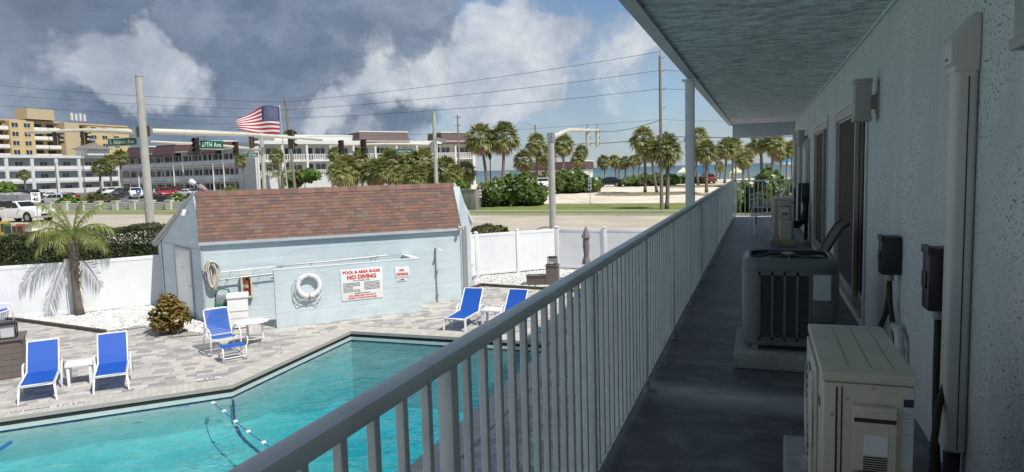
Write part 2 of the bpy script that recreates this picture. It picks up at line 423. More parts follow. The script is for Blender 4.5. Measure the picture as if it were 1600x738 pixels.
m_hedgetop = leafmat('hedge_new_growth', (.07,.085,.025), (.12,.12,.04), (.15,.11,.05), 1.2, .2, .5)
m_croton = leafmat('croton_green_red_leaves', (.07,.11,.022), (.22,.115,.035), (.42,.33,.08), 5.5, .2, .35)
# ================================================================== our building
FZ = 2.75; WX = .86; CZ = 5.37
bld = thing('motel_building', 'pale blue stucco motel whose upper walkway we look along', 'building', (WX,8,FZ))
O = -Vector((WX,8,FZ))
def W(mb, name, m, par=None, **k): 
    par = par or bld
    return mb.build(name, m, par, loc=O, **k)
doors = [(6.72,9.34),(10.55,13.02)]
Y0, Y1 = -6.0, 20.85
w = MB(); y = Y0
for a, b in doors + [(Y1, None)]:
    w.box(WX, WX+.22, y, a, FZ-2.75, CZ-.002)
    if b: w.box(WX, WX+.22, a, b, 4.83, CZ-.002); w.box(WX, WX+.22, a, b, FZ-2.75, 2.86); y = b
W(w, 'stucco_wall', m_stucco)
w = MB(); w.box(WX+.22, 9., Y0, Y1, 0, 6.815); W(w, 'building_body', m_stucco)
w = MB(); w.box(-.86, WX-.001, Y0, Y1, CZ, CZ+.26); W(w, 'walkway_ceiling', m_soffit)
w = MB(); w.box(-.86, -.78, Y0, Y1, CZ-.022, CZ-.001).box(-.885, -.861, Y0, Y1+.02, CZ-.02, CZ+.28)
W(w, 'ceiling_edge_trim', m_fascia)
w = MB(); w.box(-.78, WX-.002, Y1-.14, Y1, CZ-.36, CZ-.001); W(w, 'end_beam', m_fascia)
w = MB(); w.box(WX-.018, WX-.002, Y0, Y1-.15, CZ-.035, CZ-.002); W(w, 'ceiling_bead', m_stucco)
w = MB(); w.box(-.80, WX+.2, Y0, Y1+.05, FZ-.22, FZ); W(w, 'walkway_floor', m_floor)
w = MB(); w.box(-.83, -.801, Y0, Y1+.08, FZ-.24, FZ+.012); W(w, 'slab_edge', m_fascia)
w = MB(); w.box(-.9, 9.2, Y0-.2, Y1+.3, 6.82, 7.1); W(w, 'roof_slab', m_fascia)
w = MB()
for yy in (-5.8, 1.5, 9.12, 20.6): w.box(-.86,-.72,yy,yy+.14,CZ+.26,6.82)
W(w, 'upper_posts', m_fascia)
for a, b in doors:                         # sliding glass doors, recessed
    f = MB(); x0, x1 = WX-.012, WX+.13
    f.box(x0,x1,a,a+.05,2.862,4.828).box(x0,x1,b-.05,b,2.862,4.828).box(x0,x1,a+.05,b-.05,4.77,4.828).box(x0-.02,x1,a+.05,b-.05,2.862,2.90)
    f.box(x0,x0+.035,a+.05,b-.05,4.735,4.769)
    fo = W(f, 'sliding_door', m_alu)
    mid = a+.95
    g = MB().box(WX+.075,WX+.083,a+.10,mid,2.96,4.70); g.build('glass_pane', m_glassd, fo)
    st = MB().box(WX+.06,WX+.098,a+.051,a+.10,2.902,4.768).box(WX+.06,WX+.098,mid,mid+.06,2.902,4.768).box(WX+.06,WX+.098,a+.10,mid,2.902,2.96).box(WX+.06,WX+.098,a+.10,mid,4.70,4.768)
    st.box(WX+.012,WX+.05,mid-.01,mid+.05,2.902,4.768).box(WX+.012,WX+.05,b-.10,b-.051,2.902,4.768).box(WX+.012,WX+.05,mid+.05,b-.10,4.71,4.768).box(WX+.012,WX+.05,mid+.05,b-.10,2.902,2.96)
    st.build('door_stiles', m_alu, fo)
    MB().box(WX+.030,WX+.034,mid+.05,b-.10,2.96,4.71).build('insect_screen', m_screen, fo)
    MB().box(WX+.16,WX+.166,a,b,2.862,4.83).build('room_curtain', m_screen, fo)
    MB().box(WX-.0165,WX-.002,a-.06,a-.002,2.80,4.9).box(WX-.0165,WX-.002,b+.002,b+.06,2.80,4.9).box(WX-.0165,WX-.002,a,b,4.832,4.9).build('door_trim', m_fascia, fo)
# support post outside the railing
sp = thing('support_post', 'square grey steel post rising past the railing to the ceiling edge', 'post', (-.86,9.13,0))
MB().box(-.055,.055,-.055,.055,0,CZ-.025).build('post_shaft', m_rail, sp, bevel=.006)
MB().box(-.09,.09,-.09,.09,CZ-.045,CZ-.025).box(-.09,.09,-.09,.09,0.002,.02).build('base_plate', m_rail, sp)
# balcony railing along the walkway
RX = -.737
rl = thing('balcony_railing', 'long grey metal railing with square balusters along the walkway', 'railing', (RX,10,FZ))
def L(mb, name, m=m_rail, **k): return mb.build(name, m, rl, **k)
LY = lambda y: y-10
prof = [(-.026,1.040),(.026,1.040),(.031,1.046),(.031,1.066),(.025,1.076),(.012,1.080),(-.012,1.080),(-.025,1.076),(-.031,1.066),(-.031,1.046)]
def cap(y0, y1):
    m_ = MB(); n = len(prof)
    vs = [(x,y0,z) for x,z in prof]+[(x,y1,z) for x,z in prof]
    m_.add(vs, [tuple(range(n)), tuple(range(n,2*n))[::-1]]+[(i,n+i,n+(i+1)%n,(i+1)%n) for i in range(n)])
    return m_
posts = [-1.53+1.53*k for k in range(15)]; posts[-1] = 19.95
cuts = [-3.0, 1.40, 7.52, 13.6, 20.03]
for a, b in zip(cuts, cuts[1:]): L(cap(LY(a)+.0015, LY(b)-.0015), 'top_rail', smooth='auto')
L(MB().box(-.022,.022,LY(-3),LY(20),.062,.094), 'bottom_rail')
def square(hw, z0, z1): return MB().box(-hw,hw,-hw,hw,z0,z1)
pp = bb = ff = None
ft = MB().box(0,.055,-.035,.035,0,.008).box(-.01,.012,-.03,.03,0.008,.07); ft.lathe([(.012,.0),(.012,.016),(.007,.026)],8,(.034,0,.008))
for y in posts:
    if pp is None:
        pp = L(square(.0205,.0,1.039), 'post', bevel=.004); ff = L(ft, 'foot_bracket', m_grey); pp.location.y = ff.location.y = LY(y); ff.location.x=.022
    else: share(pp, rl, (0,LY(y),0)); share(ff, rl, (.022,LY(y),0))
rest = MB(); k = 0
ys = []
for a, b in zip(posts, posts[1:]):
    n = max(1, round((b-a)/.1177)-1)
    ys += [a+(b-a)*(i+1)/(n+1) for i in range(n)]
ys = [y for y in ys if y > .3]
for i, y in enumerate(ys):
    if i < 100:
        if bb is None: bb = L(square(.0108,.09,1.039), 'baluster', bevel=.002, seg=1); bb.location.y = LY(y)
        else: share(bb, rl, (0,LY(y),0))
    else: rest.box(-.0108,.0108,LY(y)-.0108,LY(y)+.0108,.09,1.039)
tag(L(rest, 'baluster_run'), kind='stuff')
er = thing('end_railing', 'white metal railing closing the far end of the walkway', 'railing', (0,20.45,FZ))
MB().box(-.72,.84,-.02,.02,1.02,1.06).build('top_rail', m_vinyl, er); MB().box(-.72,.84,-.015,.015,.07,.10).build('bottom_rail', m_vinyl, er)
b0 = None
for i in range(13):
    x = -.66+i*.115
    if b0 is None: b0 = MB().box(-.011,.011,-.011,.011,.10,1.02).build('baluster', m_vinyl, er); b0.location.x = x
    else: share(b0, er, (x,0,0))
for x in (-.70,.82): MB().box(x-.02,x+.02,-.02,.02,0,1.06).build('post', m_vinyl, er)
# ------------------------------------------------------------------ wall fittings
def sconce(y, label):
    t = thing('wall_light', label, 'wall light', (WX,y,4.58), 0, 'taupe wall lights along the stucco wall')
    MB().box(-.175,-.055,-.075,.075,0,.32).build('lamp_housing', m_sconce, t, bevel=.012)
    for z0_, z1_ in ((.29,.325),(-.005,.03)): MB().box(-.181,-.049,-.081,.081,z0_,z1_).build('housing_rim', m_sconce, t, bevel=.004)
    MB().box(-.056,-.012,-.03,.05,.09,.20).box(-.012,0,-.06,.08,.06,.23).build('wall_bracket', m_sconce, t, bevel=.003)
sconce(6.17, 'boxy taupe wall light above the edge of the nearer sliding door')
sconce(15.1, 'boxy taupe wall light beyond the farther sliding door')
sconce(2.36, 'taupe wall light cut off by the picture edge, right of the big pipe cover')
def pipecover(y, zb, zt, label, w_=.112, d=.092, m=m_beige2):
    t = thing('pipe_cover', label, 'pipe cover', (WX,y,zb), 0, 'pipe covers running down the stucco wall')
    MB().box(-d,-.001,0,w_,0,zt-zb-.2).build('cover_channel', m, t, bevel=.026, seg=4)
    c = MB(); h = zt-zb
    secs = []
    for z, dd, ex in ((h-.24,d+.004,.003),(h-.215,d+.004,.003),(h-.20,d+.022,.012),(h-.10,d+.022,.012),(h-.03,d*.6,.010),(h,.03,.004)):
        secs.append([(-dd,-ex,z),(0,-ex,z),(0,w_+ex,z),(-dd,w_+ex,z)])
    vs = [p for s_ in secs for p in s_]; fs = []
    for i in range(len(secs)-1):
        for j in range(4): fs.append((i*4+j, i*4+(j+1)%4, (i+1)*4+(j+1)%4, (i+1)*4+j))
    fs += [(3,2,1,0), tuple(len(vs)-4+j for j in range(4))]
    c.add(vs, fs).build('end_cap', m, t, bevel=.020, seg=4)
    MB().box(-d*.45,-d*.40,-.0025,-.0005,.02,h-.26).box(-d-.0245,-d-.0225,w_*.3,w_*.55,h-.188,h-.178).build('seam', m_black, t)
    p = MB(); p.tube([(-.045,w_*.5,0.02),(-.045,w_*.5,-.12),(-.05,w_*.5,-(zb-FZ)+.03)], .034, 10); p.build('insulated_pipe', m_blackp, t)
    return t
pipecover(3.44, 2.96, 4.87, 'large ivory pipe cover on the wall right beside the nearest air conditioner')
pipecover(14.3, 3.70, 4.72, 'slim pale pipe cover ending above black pipes near the far air conditioner')
pipecover(16.9, 3.80, 4.98, 'second pale pipe cover past the slim one, farther along the wall')
pipecover(19.3, 3.60, 5.05, 'pale pipe cover at the far end of the wall by the white railing')
bl = thing('cable_loop', 'black cable drooping to the floor beside the large ivory pipe cover', 'cable', (.78,3.1,2.9))
MB().tube([(.02,.42,.40),(-.03,.35,.28),(-.07,.25,.10),(-.09,.12,-.13),(-.02,-.1,-.143)], .016, 8).build('cable_run', m_blackp, bl, smooth=True)
def discon(loc, w_, h, label, conduit):
    t = thing('electrical_box', label, 'electrical box', loc, 0, 'black electrical boxes on the stucco wall')
    MB().box(-.12,-.001,0,w_,0,h).build('box_cover', m_black, t, bevel=.012)
    MB().box(-.128,-.119,w_*.2,w_*.8,h*.35,h*.62).box(-.126,-.1,-.006,w_+.006,h-.03,h+.006).build('cover_latch', m_black, t, bevel=.003)
    for c in conduit: MB().tube(c, .017, 8).build('conduit', m_blackp, t, smooth=True)
    MB().lathe([(.026,-.045),(.026,0)],10,(-.06,w_*.5,0)).build('conduit_fitting', m_sconce, t)
discon((WX,5.02,3.52), .15, .25, 'rounded black electrical box with two drooping conduits',
       [[(-.06,.075,-.03),(-.06,.07,-.15),(-.07,.12,-.28),(-.10,.16,-.40),(-.13,.2,-.48)], [(-.06,.075,-.03),(-.055,.06,-.2),(-.045,.0,-.33),(-.04,-.09,-.42),(-.04,-.15,-.5)]])
discon((WX,3.68,3.55), .14, .30, 'black electrical box half hidden behind the large ivory pipe cover',
       [[(-.06,.07,-.03),(-.06,.07,-.3),(-.06,.05,-.6),(-.08,-.1,-.76)]])
pv = thing('drain_pipe', 'white plastic pipe elbow on the wall below the drooping conduits', 'pipe', (WX,4.75,FZ))
MB().tube([(-.05,0,0),(-.05,0,.36),(-.05,.02,.42),(-.05,.07,.45),(-.05,.2,.45)], .027, 10).build('pipe_bend', m_beige2, pv, smooth=True)
MB().lathe([(.034,0),(.034,.06)],12,(-.05,0,.30)).build('pipe_collar', m_beige2, pv)
# ------------------------------------------------------------------ air conditioners
def pad(x0,x1,y0,y1,h,label):
    t = thing('concrete_pad', label, 'concrete pad', ((x0+x1)/2,(y0+y1)/2,FZ), 0, 'pads under the air conditioners')
    MB().box(-(x1-x0)/2,(x1-x0)/2,-(y1-y0)/2,(y1-y0)/2,.001,h).build('slab', m_concrete, t, bevel=.012)
    return t
pad(-.19,.62,5.30,6.20,.115,'low concrete slab under the big round-cornered condenser')
pad(.105,.50,2.0,3.42,.235,'concrete block under the nearest ivory air conditioner')
fp = pad(.16,.60,13.45,14.25,.12,'concrete slab with a yellow sticker under the far air conditioner')
MB().box(-.02,.16,-.404,-.4005,.03,.09).build('warning_sticker', mat('faded_yellow_sticker',(.42,.36,.05),.6,.2,20.), fp)
# big condenser
ac = thing('condenser_unit', 'big slate grey condenser with louvred sides and a round fan on top', 'air conditioner', (.20,5.75,FZ+.115))
def rsq(h, r, n=5):
    pts = []
    for cx, cy, a0 in ((h-r,h-r,0),(-h+r,h-r,90),(-h+r,-h+r,180),(h-r,-h+r,270)):
        for i in range(n+1): a = R(a0+90*i/n); pts.append((cx+r*math.cos(a), cy+r*math.sin(a)))
    return pts
HW = .335
MB().prism(rsq(HW-.02,.11,8), .06, .60).build('coil', m_fin, ac)
c = MB()
for i, (hh, z) in enumerate(((HW,.595),(HW+.004,.62),(HW+.002,.665),(HW-.012,.685),(HW-.045,.698),(HW-.06,.69))):
    c.v += [(x,y,z) for x,y in rsq(hh,.13,8)]
n_ = len(rsq(HW,.13,8))
for i in range(5):
    for j in range(n_): c.f.append((i*n_+j,i*n_+(j+1)%n_,(i+1)*n_+(j+1)%n_,(i+1)*n_+j)); c.m.append(0)
c.f.append(tuple(range(n_))[::-1]); c.m.append(0)
c.build('top_cap', m_acgrey, ac, smooth='auto')
g = MB()
for i in range(9): 
    r_ = .05+.027*i; g.tube([(r_*math.cos(R(a)),r_*math.sin(R(a)),.692-.012*(r_/.27)) for a in range(0,360,10)], .0035, 5, closed=True)
for a in range(0,360,30): g.tube([(.04*math.cos(R(a)),.04*math.sin(R(a)),.70),(.275*math.cos(R(a)),.275*math.sin(R(a)),.688)], .0035, 5)
g.build('fan_grille', m_black, ac)
MB().lathe([(.002,.712),(.035,.709),(.05,.700),(.052,.69)],20).build('fan_hub', m_grey, ac, smooth=True)
MB().lathe([(.27,.678),(.001,.679)],28).build('fan_well', m_fin, ac)
f = MB()
for a in range(0,360,120):
    f.prism([(.04,-.02),(.24,-.09),(.26,.03),(.05,.03)], .682, .684, 0, Matrix.Rotation(R(a),4,'Z'))
f.build('fan_blade', m_grey, ac)
MB().prism(rsq(HW,.13,8), 0.045, .085).build('base_pan', m_acgrey, ac, bevel=.004)
for x in (-.24,.24):
    for y in (-.26,.26): MB().box(x-.025,x+.025,y-.03,y+.03,0,.046).build('foot', m_grey, ac)
cn = MB()
for side in range(2):
    lv = MB()
    M = Matrix.Rotation(R(-90*side),4,'Z')
    xs = [-.197,-.111,-.025,.061] if side == 0 else [-.17,-.085,0.,.085]
    wz = .070
    for x in xs:
        for k in range(36):
            z = .113+k*.0130; lv.add([M@Vector(p) for p in ((x,-HW-.002,z),(x+wz,-HW-.002,z),(x+wz,-HW+.010,z+.006),(x,-HW+.010,z+.006))],[(0,1,2,3)])
    edges = [xs[0]-.02]+[x-.0165 for x in xs[1:]]+[xs[-1]+wz+.0]
    for x in edges: cn.box(x,x+.0165,-HW-.003,-HW+.01,.085,.60,0,M)
    lv.build('louvre_fins', m_acgrey, ac)
    cn.box(xs[0]-.02,xs[-1]+wz,-HW-.003,-HW+.01,.575,.60,0,M).box(xs[0]-.02,xs[-1]+wz,-HW-.003,-HW+.01,.085,.108,0,M)
for sx, sy in ((-1,-1),(-1,1)):
    arc = lambda r: [(sx*(HW-.13+r*math.cos(R(a))), sy*(HW-.13+r*math.sin(R(a)))) for a in range(0,91,10)]
    cn.prism((arc(.131)+arc(.115)[::-1])[::(1 if sx*sy>0 else -1)], .085,.60)
cn.build('corner_guard', m_acgrey, ac)
MB().prism([(.150,-HW-.004),(.278,-HW-.004),(.305,-HW+.012),(.326,-HW+.04),(HW+.004,-HW+.075),(HW+.004,-.1),(.150,-.1)], .235,.598).build('control_panel', m_acgrey, ac, bevel=.004)
MB().box(.160,.276,-HW-.0065,-HW-.0045,.40,.585).build('rating_label', m_label, ac)
MB().box(HW+.0045,HW+.007,-HW+.10,-HW+.16,.42,.52).build('warning_sticker', m_paper, ac)
MB().box(.17,.28,-HW+.06,-.1,.12,.235).build('valve_plate', m_grey, ac)
MB().tube([(.25,-HW+.03,.17),(.25,-HW-.01,.165),(.27,-HW-.02,.12),(.30,-.2,.05)], .012, 8).build('copper_line', m_blackp, ac, smooth=True)
m_groove = mat('shaded_ivory_groove', (.27,.255,.22), .5, .08, 5.)
# mini-splits: unit with its connection end towards us
def minisplit(loc, L_, D_, H_, label, rz=0, near=True):
    t = thing('split_unit', label, 'air conditioner', loc, rz, 'ivory split air conditioners')
    # x: depth (fan side at x=0 facing -x), y: length (0 = connection end nearest us)
    MB().box(0,D_,0,L_,.05,H_-.035).build('casing', m_beige, t, bevel=.014)
    tp = MB().box(-.006,D_+.006,-.006,L_+.004,H_-.034,H_).build('top_panel', m_beige, t, bevel=.009)
    rb = MB()
    for x in (.30,.55,.8): rb.box(D_*x,D_*x+.003,.06,L_-.05,H_+.0002,H_+.0015)
    rb.build('pressed_lines', m_groove, tp)
    MB().box(-.010,-.001,.20,L_-.012,.075,H_-.05).build('fan_panel', m_beige, t, bevel=.008)
    g = MB()
    for k in range(7): g.tube([(-.014,.22+k*.0165,.10),(-.019,.22+k*.0165,.12),(-.019,.22+k*.0165,H_-.11),(-.014,.22+k*.0165,H_-.09)], .0028, 5)
    for z in (.16,.26,.36): g.tube([(-.021,.215,z),(-.021,.34,z)], .0028, 5)
    cy = .20+(L_-.2)*.55
    for r_ in (.05,.085,.12,.155,.19): g.tube([(-.017,cy+r_*math.cos(R(a)),H_*.5+r_*math.sin(R(a))) for a in range(0,360,15)], .0028, 5, closed=True)
    g.build('fan_guard', m_beige, t)
    MB().lathe([(.19,0),(.19,.003)],24,(0,0,0)).build('fan_opening', m_fin, t).matrix_local = Matrix.Translation((-.0115,cy,H_*.5)) @ Matrix.Rotation(R(-90),4,'Y')
    MB().box(D_*.14,D_*.145+.004,-.0025,-.0005,.06,H_-.05).box(D_*.2,D_*.2+.004,-.0025,-.0005,.06,H_-.05).build('panel_seam', m_black, t)
    vc = MB().box(D_*.32,D_*.80,-.030,-.001,.285*H_/.595,H_-.10*H_/.595).build('valve_cover', m_beige, t, bevel=.008)
    MB().box(D_*.335,D_*.785,-.036,-.029,H_-.135,H_-.115).build('grip_ridge', m_beige, vc, bevel=.002)
    MB().box(D_*.335,D_*.785,-.0315,-.0300,H_-.150,H_-.136).build('grip_recess', m_black, vc)
    MB().box(D_*.44,D_*.70,-.0325,-.0302,H_-.255,H_-.19).build('notice_label', m_paper, vc)
    sl = MB()
    for k in range(7): sl.box(D_*.44,D_*.70,-.0322,-.0302,H_-.264-k*.0075,H_-.2602-k*.0075)
    sl.build('cable_slots', m_black, vc)
    MB().prism([(D_*.36,-.075),(D_*.88,-.075),(D_*.92,-.055),(D_*.92,-.0005),(D_*.32,-.0005),(D_*.32,-.055)], .0,.28*H_/.595).build('pipe_shroud', m_beige, t, bevel=.02, seg=3)
    MB().box(D_*.87,D_*.985,-.002,-.0004,H_-.30,H_-.06).build('rating_label', m_label, t)
    MB().box(D_*.875,D_*.98,-.003,-.0022,H_-.10,H_-.075).build('label_band', m_navy, t)
    MB().box(D_*.88,D_*.96,-.0028,-.0022,H_-.125,H_-.122).box(D_*.88,D_*.97,-.0028,-.0022,H_-.138,H_-.135).box(D_*.88,D_*.94,-.0028,-.0022,H_-.150,H_-.147).box(D_*.88,D_*.97,-.0028,-.0022,H_-.19,H_-.187).build('label_print', m_grey, t)
    MB().box(D_*.88,D_*.97,-.002,-.0004,H_-.37,H_-.325).build('data_sticker', m_beige2, t)
    for x, z in ((.1,.42),(.27,.2),(.83,.24),(.55,.505),(.27,.47)): MB().bc((D_*x,-.003,z*H_/.55),(.009,.004,.009)).build('screw', m_grey, t)
    for y in (.08,L_-.08): MB().box(-.02,D_+.02,y-.02,y+.02,0,.05).build('foot', m_beige2, t)
    return t
ms = minisplit((.192,2.38,3.055-.05+.0), .70, .262, .595, 'ivory split air conditioner nearest the camera, pipe end towards us')
sx = MB(); 
for y in (2.46,3.0): sx.box(.18,.46,y-.02,y+.02,FZ+.236,3.004)
st = thing('mounting_blocks', 'dark riser blocks between the nearest air conditioner and its pad', 'blocks', (0,0,0)); sx.build('riser', m_grey, st)
mt = mat('teal_maker_mark', (.02,.20,.20), .4, .1, 5.)
MB().box(-.003,-.0012,.1,.16,.44,.455).box(-.003,-.0012,.1,.145,.462,.47).build('maker_mark', mt, ms)
minisplit((.20,13.55,FZ+.12), .72, .36, .75, 'ivory split air conditioner standing at the far end of the walkway')
bp = thing('pipe_bundle', 'black insulated pipes tangled on the wall beside the far air conditioner', 'pipes', (WX,14.2,FZ))
for k, (a, b_) in enumerate(((0,.6),(.1,.75),(.22,.9))):
    MB().tube([(-.06-.02*k,.3+a,1.0),(-.07,.25+a,.6),(-.10-.03*k,.15,.35),(-.22,-.2,.30+.05*k),(-.33,-.55,.36+.04*k)], .026, 8).build('insulated_pipe', m_blackp, bp, smooth=True)
MB().box(-.14,-.002,.05,.2,.75,1.12).build('switch_box', m_black, bp, bevel=.01)
# ------------------------------------------------------------------ chairs on the walkway
sc_ = thing('sling_chair', 'dark brown sling chair leaning back against the sliding door', 'chair', (.50,7.25,FZ))
def curve_slab(mb, pts, y0, y1, th=.012):
    for (x0,z0),(x1,z1) in zip(pts,pts[1:]):
        mb.add([(x0,y0,z0),(x1,y0,z1),(x1,y1,z1),(x0,y1,z0),(x0,y0,z0-th),(x1,y0,z1-th),(x1,y1,z1-th),(x0,y1,z0-th)],[(0,1,2,3),(7,6,5,4),(0,4,5,1),(3,2,6,7),(0,3,7,4),(1,5,6,2)])
bk = [(-.05,.42),(.02,.55),(.09,.70),(.15,.82),(.20,.90),(.26,.95)]
m1 = MB(); curve_slab(m1, bk, -.24, .24); m1.build('backrest', m_dsling, sc_)
m1 = MB(); curve_slab(m1, [(-.50,.42),(-.3,.40),(-.05,.42)], -.24, .24); m1.build('seat', m_dsling, sc_)
for y in (-.26,.26):
    MB().tube([(x,y,z) for x,z in [(-.5,.42),(-.05,.42)]+bk], .016, 8).build('side_rail', m_black, sc_)
    MB().tube([(-.48,y,0),(-.46,y,.4),(-.42,y,.6),(-.1,y,.63),(.07,y,.62)], .014, 8).build('armrest', m_black, sc_)
    MB().tube([(-.1,y,.42),(.0,y,.2),(.1,y,0)], .014, 8).build('leg', m_black, sc_)
wc = thing('wire_chair', 'pale metal mesh patio chair with hooped back by the end railing', 'chair', (0.02,17.75,FZ), R(160))
MB().lathe([(.22,.44),(.235,.45),(.235,.465),(.2,.46)],16).build('seat', m_grey, wc)
b_ = MB()
b_.tube([(-.22,.12,.46),(-.24,.20,.62),(-.2,.27,.76),(0,.30,.82),(.2,.27,.76),(.24,.20,.62),(.22,.12,.46)], .011, 8)
for s_ in (.5,.75): b_.tube([(-.22*s_,.16,.46),(-.22*s_,.24,.65),(0,.28,.60+.2*s_),(.22*s_,.24,.65),(.22*s_,.16,.46)], .007, 6)
for x in (-.12,-.04,.04,.12): b_.tube([(x,.17,.46),(x,.27,.77)], .005, 5)
b_.build('backrest', m_whitep, wc)
MB().tube([(-.24,.18,.62),(-.27,0,.66),(-.26,-.18,.62),(-.2,-.2,.46)], .010, 8).tube([(.24,.18,.62),(.27,0,.66),(.26,-.18,.62),(.2,-.2,.46)], .010, 8).build('armrest', m_whitep, wc)
for sx_ in (-1,1):
    for sy in (-1,1): MB().tube([(sx_*.18,sy*.16,.45),(sx_*.21,sy*.19,.2),(sx_*.24,sy*.24,0)], .011, 8).build('leg', m_whitep if sy > 0 else m_black, wc)
lc = thing('strap_lounge_chair', 'pale strap lounge chair with its back raised behind the far air conditioner', 'chair', (.16,15.75,FZ), 0)
m1 = MB()
bk = [(.12,.48),(.18,.66),(.25,.83),(.33,1.0)]
for (x0,z0),(x1,z1) in zip(bk,bk[1:]):
    for k in range(4): 
        t0, t1 = k/4+.03, (k+1)/4-.03
        curve_slab(m1, [(x0+(x1-x0)*t0,z0+(z1-z0)*t0),(x0+(x1-x0)*t1,z0+(z1-z0)*t1)], -.26,.26,.006)
m1.build('backrest', m_label, lc)
m1 = MB(); curve_slab(m1, [(-.35,.42),(.12,.44)], -.26,.26,.02); m1.build('seat', m_label, lc)
for y in (-.28,.28):
    MB().tube([(-.36,y,.42),(.12,y,.45)]+[(x,y,z) for x,z in bk], .014, 8).build('side_rail', m_whitep, lc)
    for x in (-.3,.15): MB().tube([(x,y,.43),(x+.02,y,0)], .013, 8).build('leg', m_whitep, lc)
# ================================================================== pool yard
def xy(p): return (p[0], p[1])
c1 = onz(362,603); c2 = onz(548,518.5)
c0 = c1 + (onz(0,655)-c1).normalized()*16
PE, PB = -4.78, 16.0
pool = [xy(c0), (c0.x, -7.), (PE,-7.), (PE,PB), (c2.x,c2.y), (c1.x,c1.y)]
def inset(poly, d):                  # offset of a ccw polygon, d>0 outwards
    n = len(poly); out = []
    for i in range(n):
        p, a, b = Vector(poly[i]), Vector(poly[i-1]), Vector(poly[(i+1)%n])
        e1 = (p-a).normalized(); e2 = (b-p).normalized()
        n1 = Vector((e1.y,-e1.x)); n2 = Vector((e2.y,-e2.x)); m = (n1+n2).normalized()
        out.append(tuple(p + m*(d/max(.3,m.dot(n1)))))
    return out
cop = inset(pool, .58)
fl = [onz(-180,517), onz(0,497), onz(110,494), onz(240,478)]
fr = [onz(745,432), onz(811,427), onz(870,420)]
fr.append(fr[-1]+Vector((4.2,-.15,0))); fr.append(fr[-2]+Vector((12.,-.3,0))); fr.append(fr[2]+Vector((24,-.6,0)))
H0 = Vector((-15.42,15.84,0)); HA = R(40)
Hu = Vector((math.cos(HA),math.sin(HA),0)); Hb = Vector((-math.sin(HA),math.cos(HA),0))
def HL(a, b, z=0): return H0+Hu*a+Hb*b+Vector((0,0,z))
def Hpx(x, y, b): 
    p = onpl(x,y,HL(0,b),Hb); d = p-H0; return d.dot(Hu), p.z
def away(p, k=.7): q = Vector((p[0],p[1])); q = q+q.normalized()*k; return (q.x,q.y)
lot = [(-34,-9),(6.,-9),(6.,27.4)] + [away(fr[4]), away(fr[2]), away(fr[1]), away(fr[0]), xy(HL(9.3,3.6)), xy(HL(-1.8,4.9)), away(fl[3]), away(fl[2]), away(fl[0]), (-34,10.5)]
def away(p, k=.7): q = Vector((p[0],p[1])); q = q+q.normalized()*k; return (q.x,q.y)
lot = [(-34,-9),(24,-9),(24,28.4)] + lot[3:]
sheet('pool_deck', lot, [cop], 0., m_paver)
# coping: a brick ring with its own lip
def ring(name, a, b, z0, z1, m):
    n = len(a); mb = MB()
    vs = [(p[0],p[1],z1) for p in a]+[(p[0],p[1],z1) for p in b]+[(p[0],p[1],z0) for p in a]+[(p[0],p[1],z0) for p in b]
    fs = []
    for i in range(n):
        j = (i+1)%n; fs += [(i,n+i,n+j,j),(2*n+i,i,j,2*n+j),(n+i,3*n+i,3*n+j,n+j),(2*n+i,2*n+j,3*n+j,3*n+i)]
    o = mb.add(vs, fs).build(name, m); me = o.data
    uv = me.uv_layers.new(name='UVMap')
    for p in me.polygons:
        e = p.index//4; A, B = Vector(a[e]), Vector(a[(e+1)%n]); t = (B-A).normalized(); nr = Vector((t.y,-t.x))
        for li in p.loop_indices:
            v = me.vertices[me.loops[li].vertex_index].co; w = Vector((v.x,v.y))-A
            uv.data[li].uv = (w.dot(t), w.dot(nr))
    return tag(o, kind='structure')
ring('pool_coping', inset(pool,-.02), inset(pool,.575), -.055, .022, m_coping)
m_tile = mat('pale_waterline_tile', (.50,.58,.56), .25, .08, 6.)
m_btile = mat('blue_line_tile', (.012,.045,.13), .25, .3, 25.)
m_copshade = mat('dark_coping_shade', (.02,.02,.02), .8, .2, 9.)
ring('pool_coping_shade', inset(pool,.0), inset(pool,.02), -.135, -.056, m_copshade)  # shade below the coping painted as a dark strip
ring('waterline_tile', inset(pool,.002), inset(pool,.02), -.222, -.136, m_tile)
ring('blue_tile_line', inset(pool,.004), inset(pool,.02), -.262, -.2225, m_btile)
def plaster():
    s = N('pool_plaster'); v = s.wpos(); n = s.noise(v, .6, 4)
    c = s.mix(s.ramp(n,(.3,0.),(.7,1.)), (.50,.56,.55), (.60,.64,.62))
    vo = s.n('TexVoronoi', feature='SMOOTH_F1'); vo.inputs['Scale'].default_value = 2.2; s.l(v, vo.inputs['Vector'])
    s.bsdf(c, .8); return s.mat
m_plaster = plaster()
# basin: shallow end to the left, deep end to the right past the blue slope-break line
def cove(x, y):
    q = Vector((x,y)); d = 9.
    for i in range(len(pool)):
        a, b = Vector(pool[i-1]), Vector(pool[i]); e = b-a; f = max(0,min(1,(q-a).dot(e)/e.dot(e))); d = min(d,(q-a-e*f).length)
    d = min(1.,d/.75); return .62+.38*math.sqrt(max(0,1-(1-d)**2))
_r = (onz(412,692,-.22)-onz(333,630,-.22)); RD = Vector((_r.x,_r.y)).normalized(); RP = Vector((-RD.y,RD.x))
if RP.y < 0: RP = -RP
def depthat(x, y):
    t = (Vector((x,y))-Vector(xy(c1))).dot(RP)
    return (.74 if t < -.0 else min(2.2, .74+t*.40))*cove(x,y)
ins = inset(pool, .012)
mb = MB(); n = len(ins)
minx, maxx, miny, maxy = c0.x-.1, PE+.1, -7.1, PB+.2
gx = np.linspace(minx,maxx,110); gy = np.linspace(miny,maxy,140)
vs = [(x,y,-.25-depthat(x,y)) for y in gy for x in gx]
fs = [(j*110+i,j*110+i+1,(j+1)*110+i+1,(j+1)*110+i) for j in range(139) for i in range(109)]
mb.add(vs, fs)
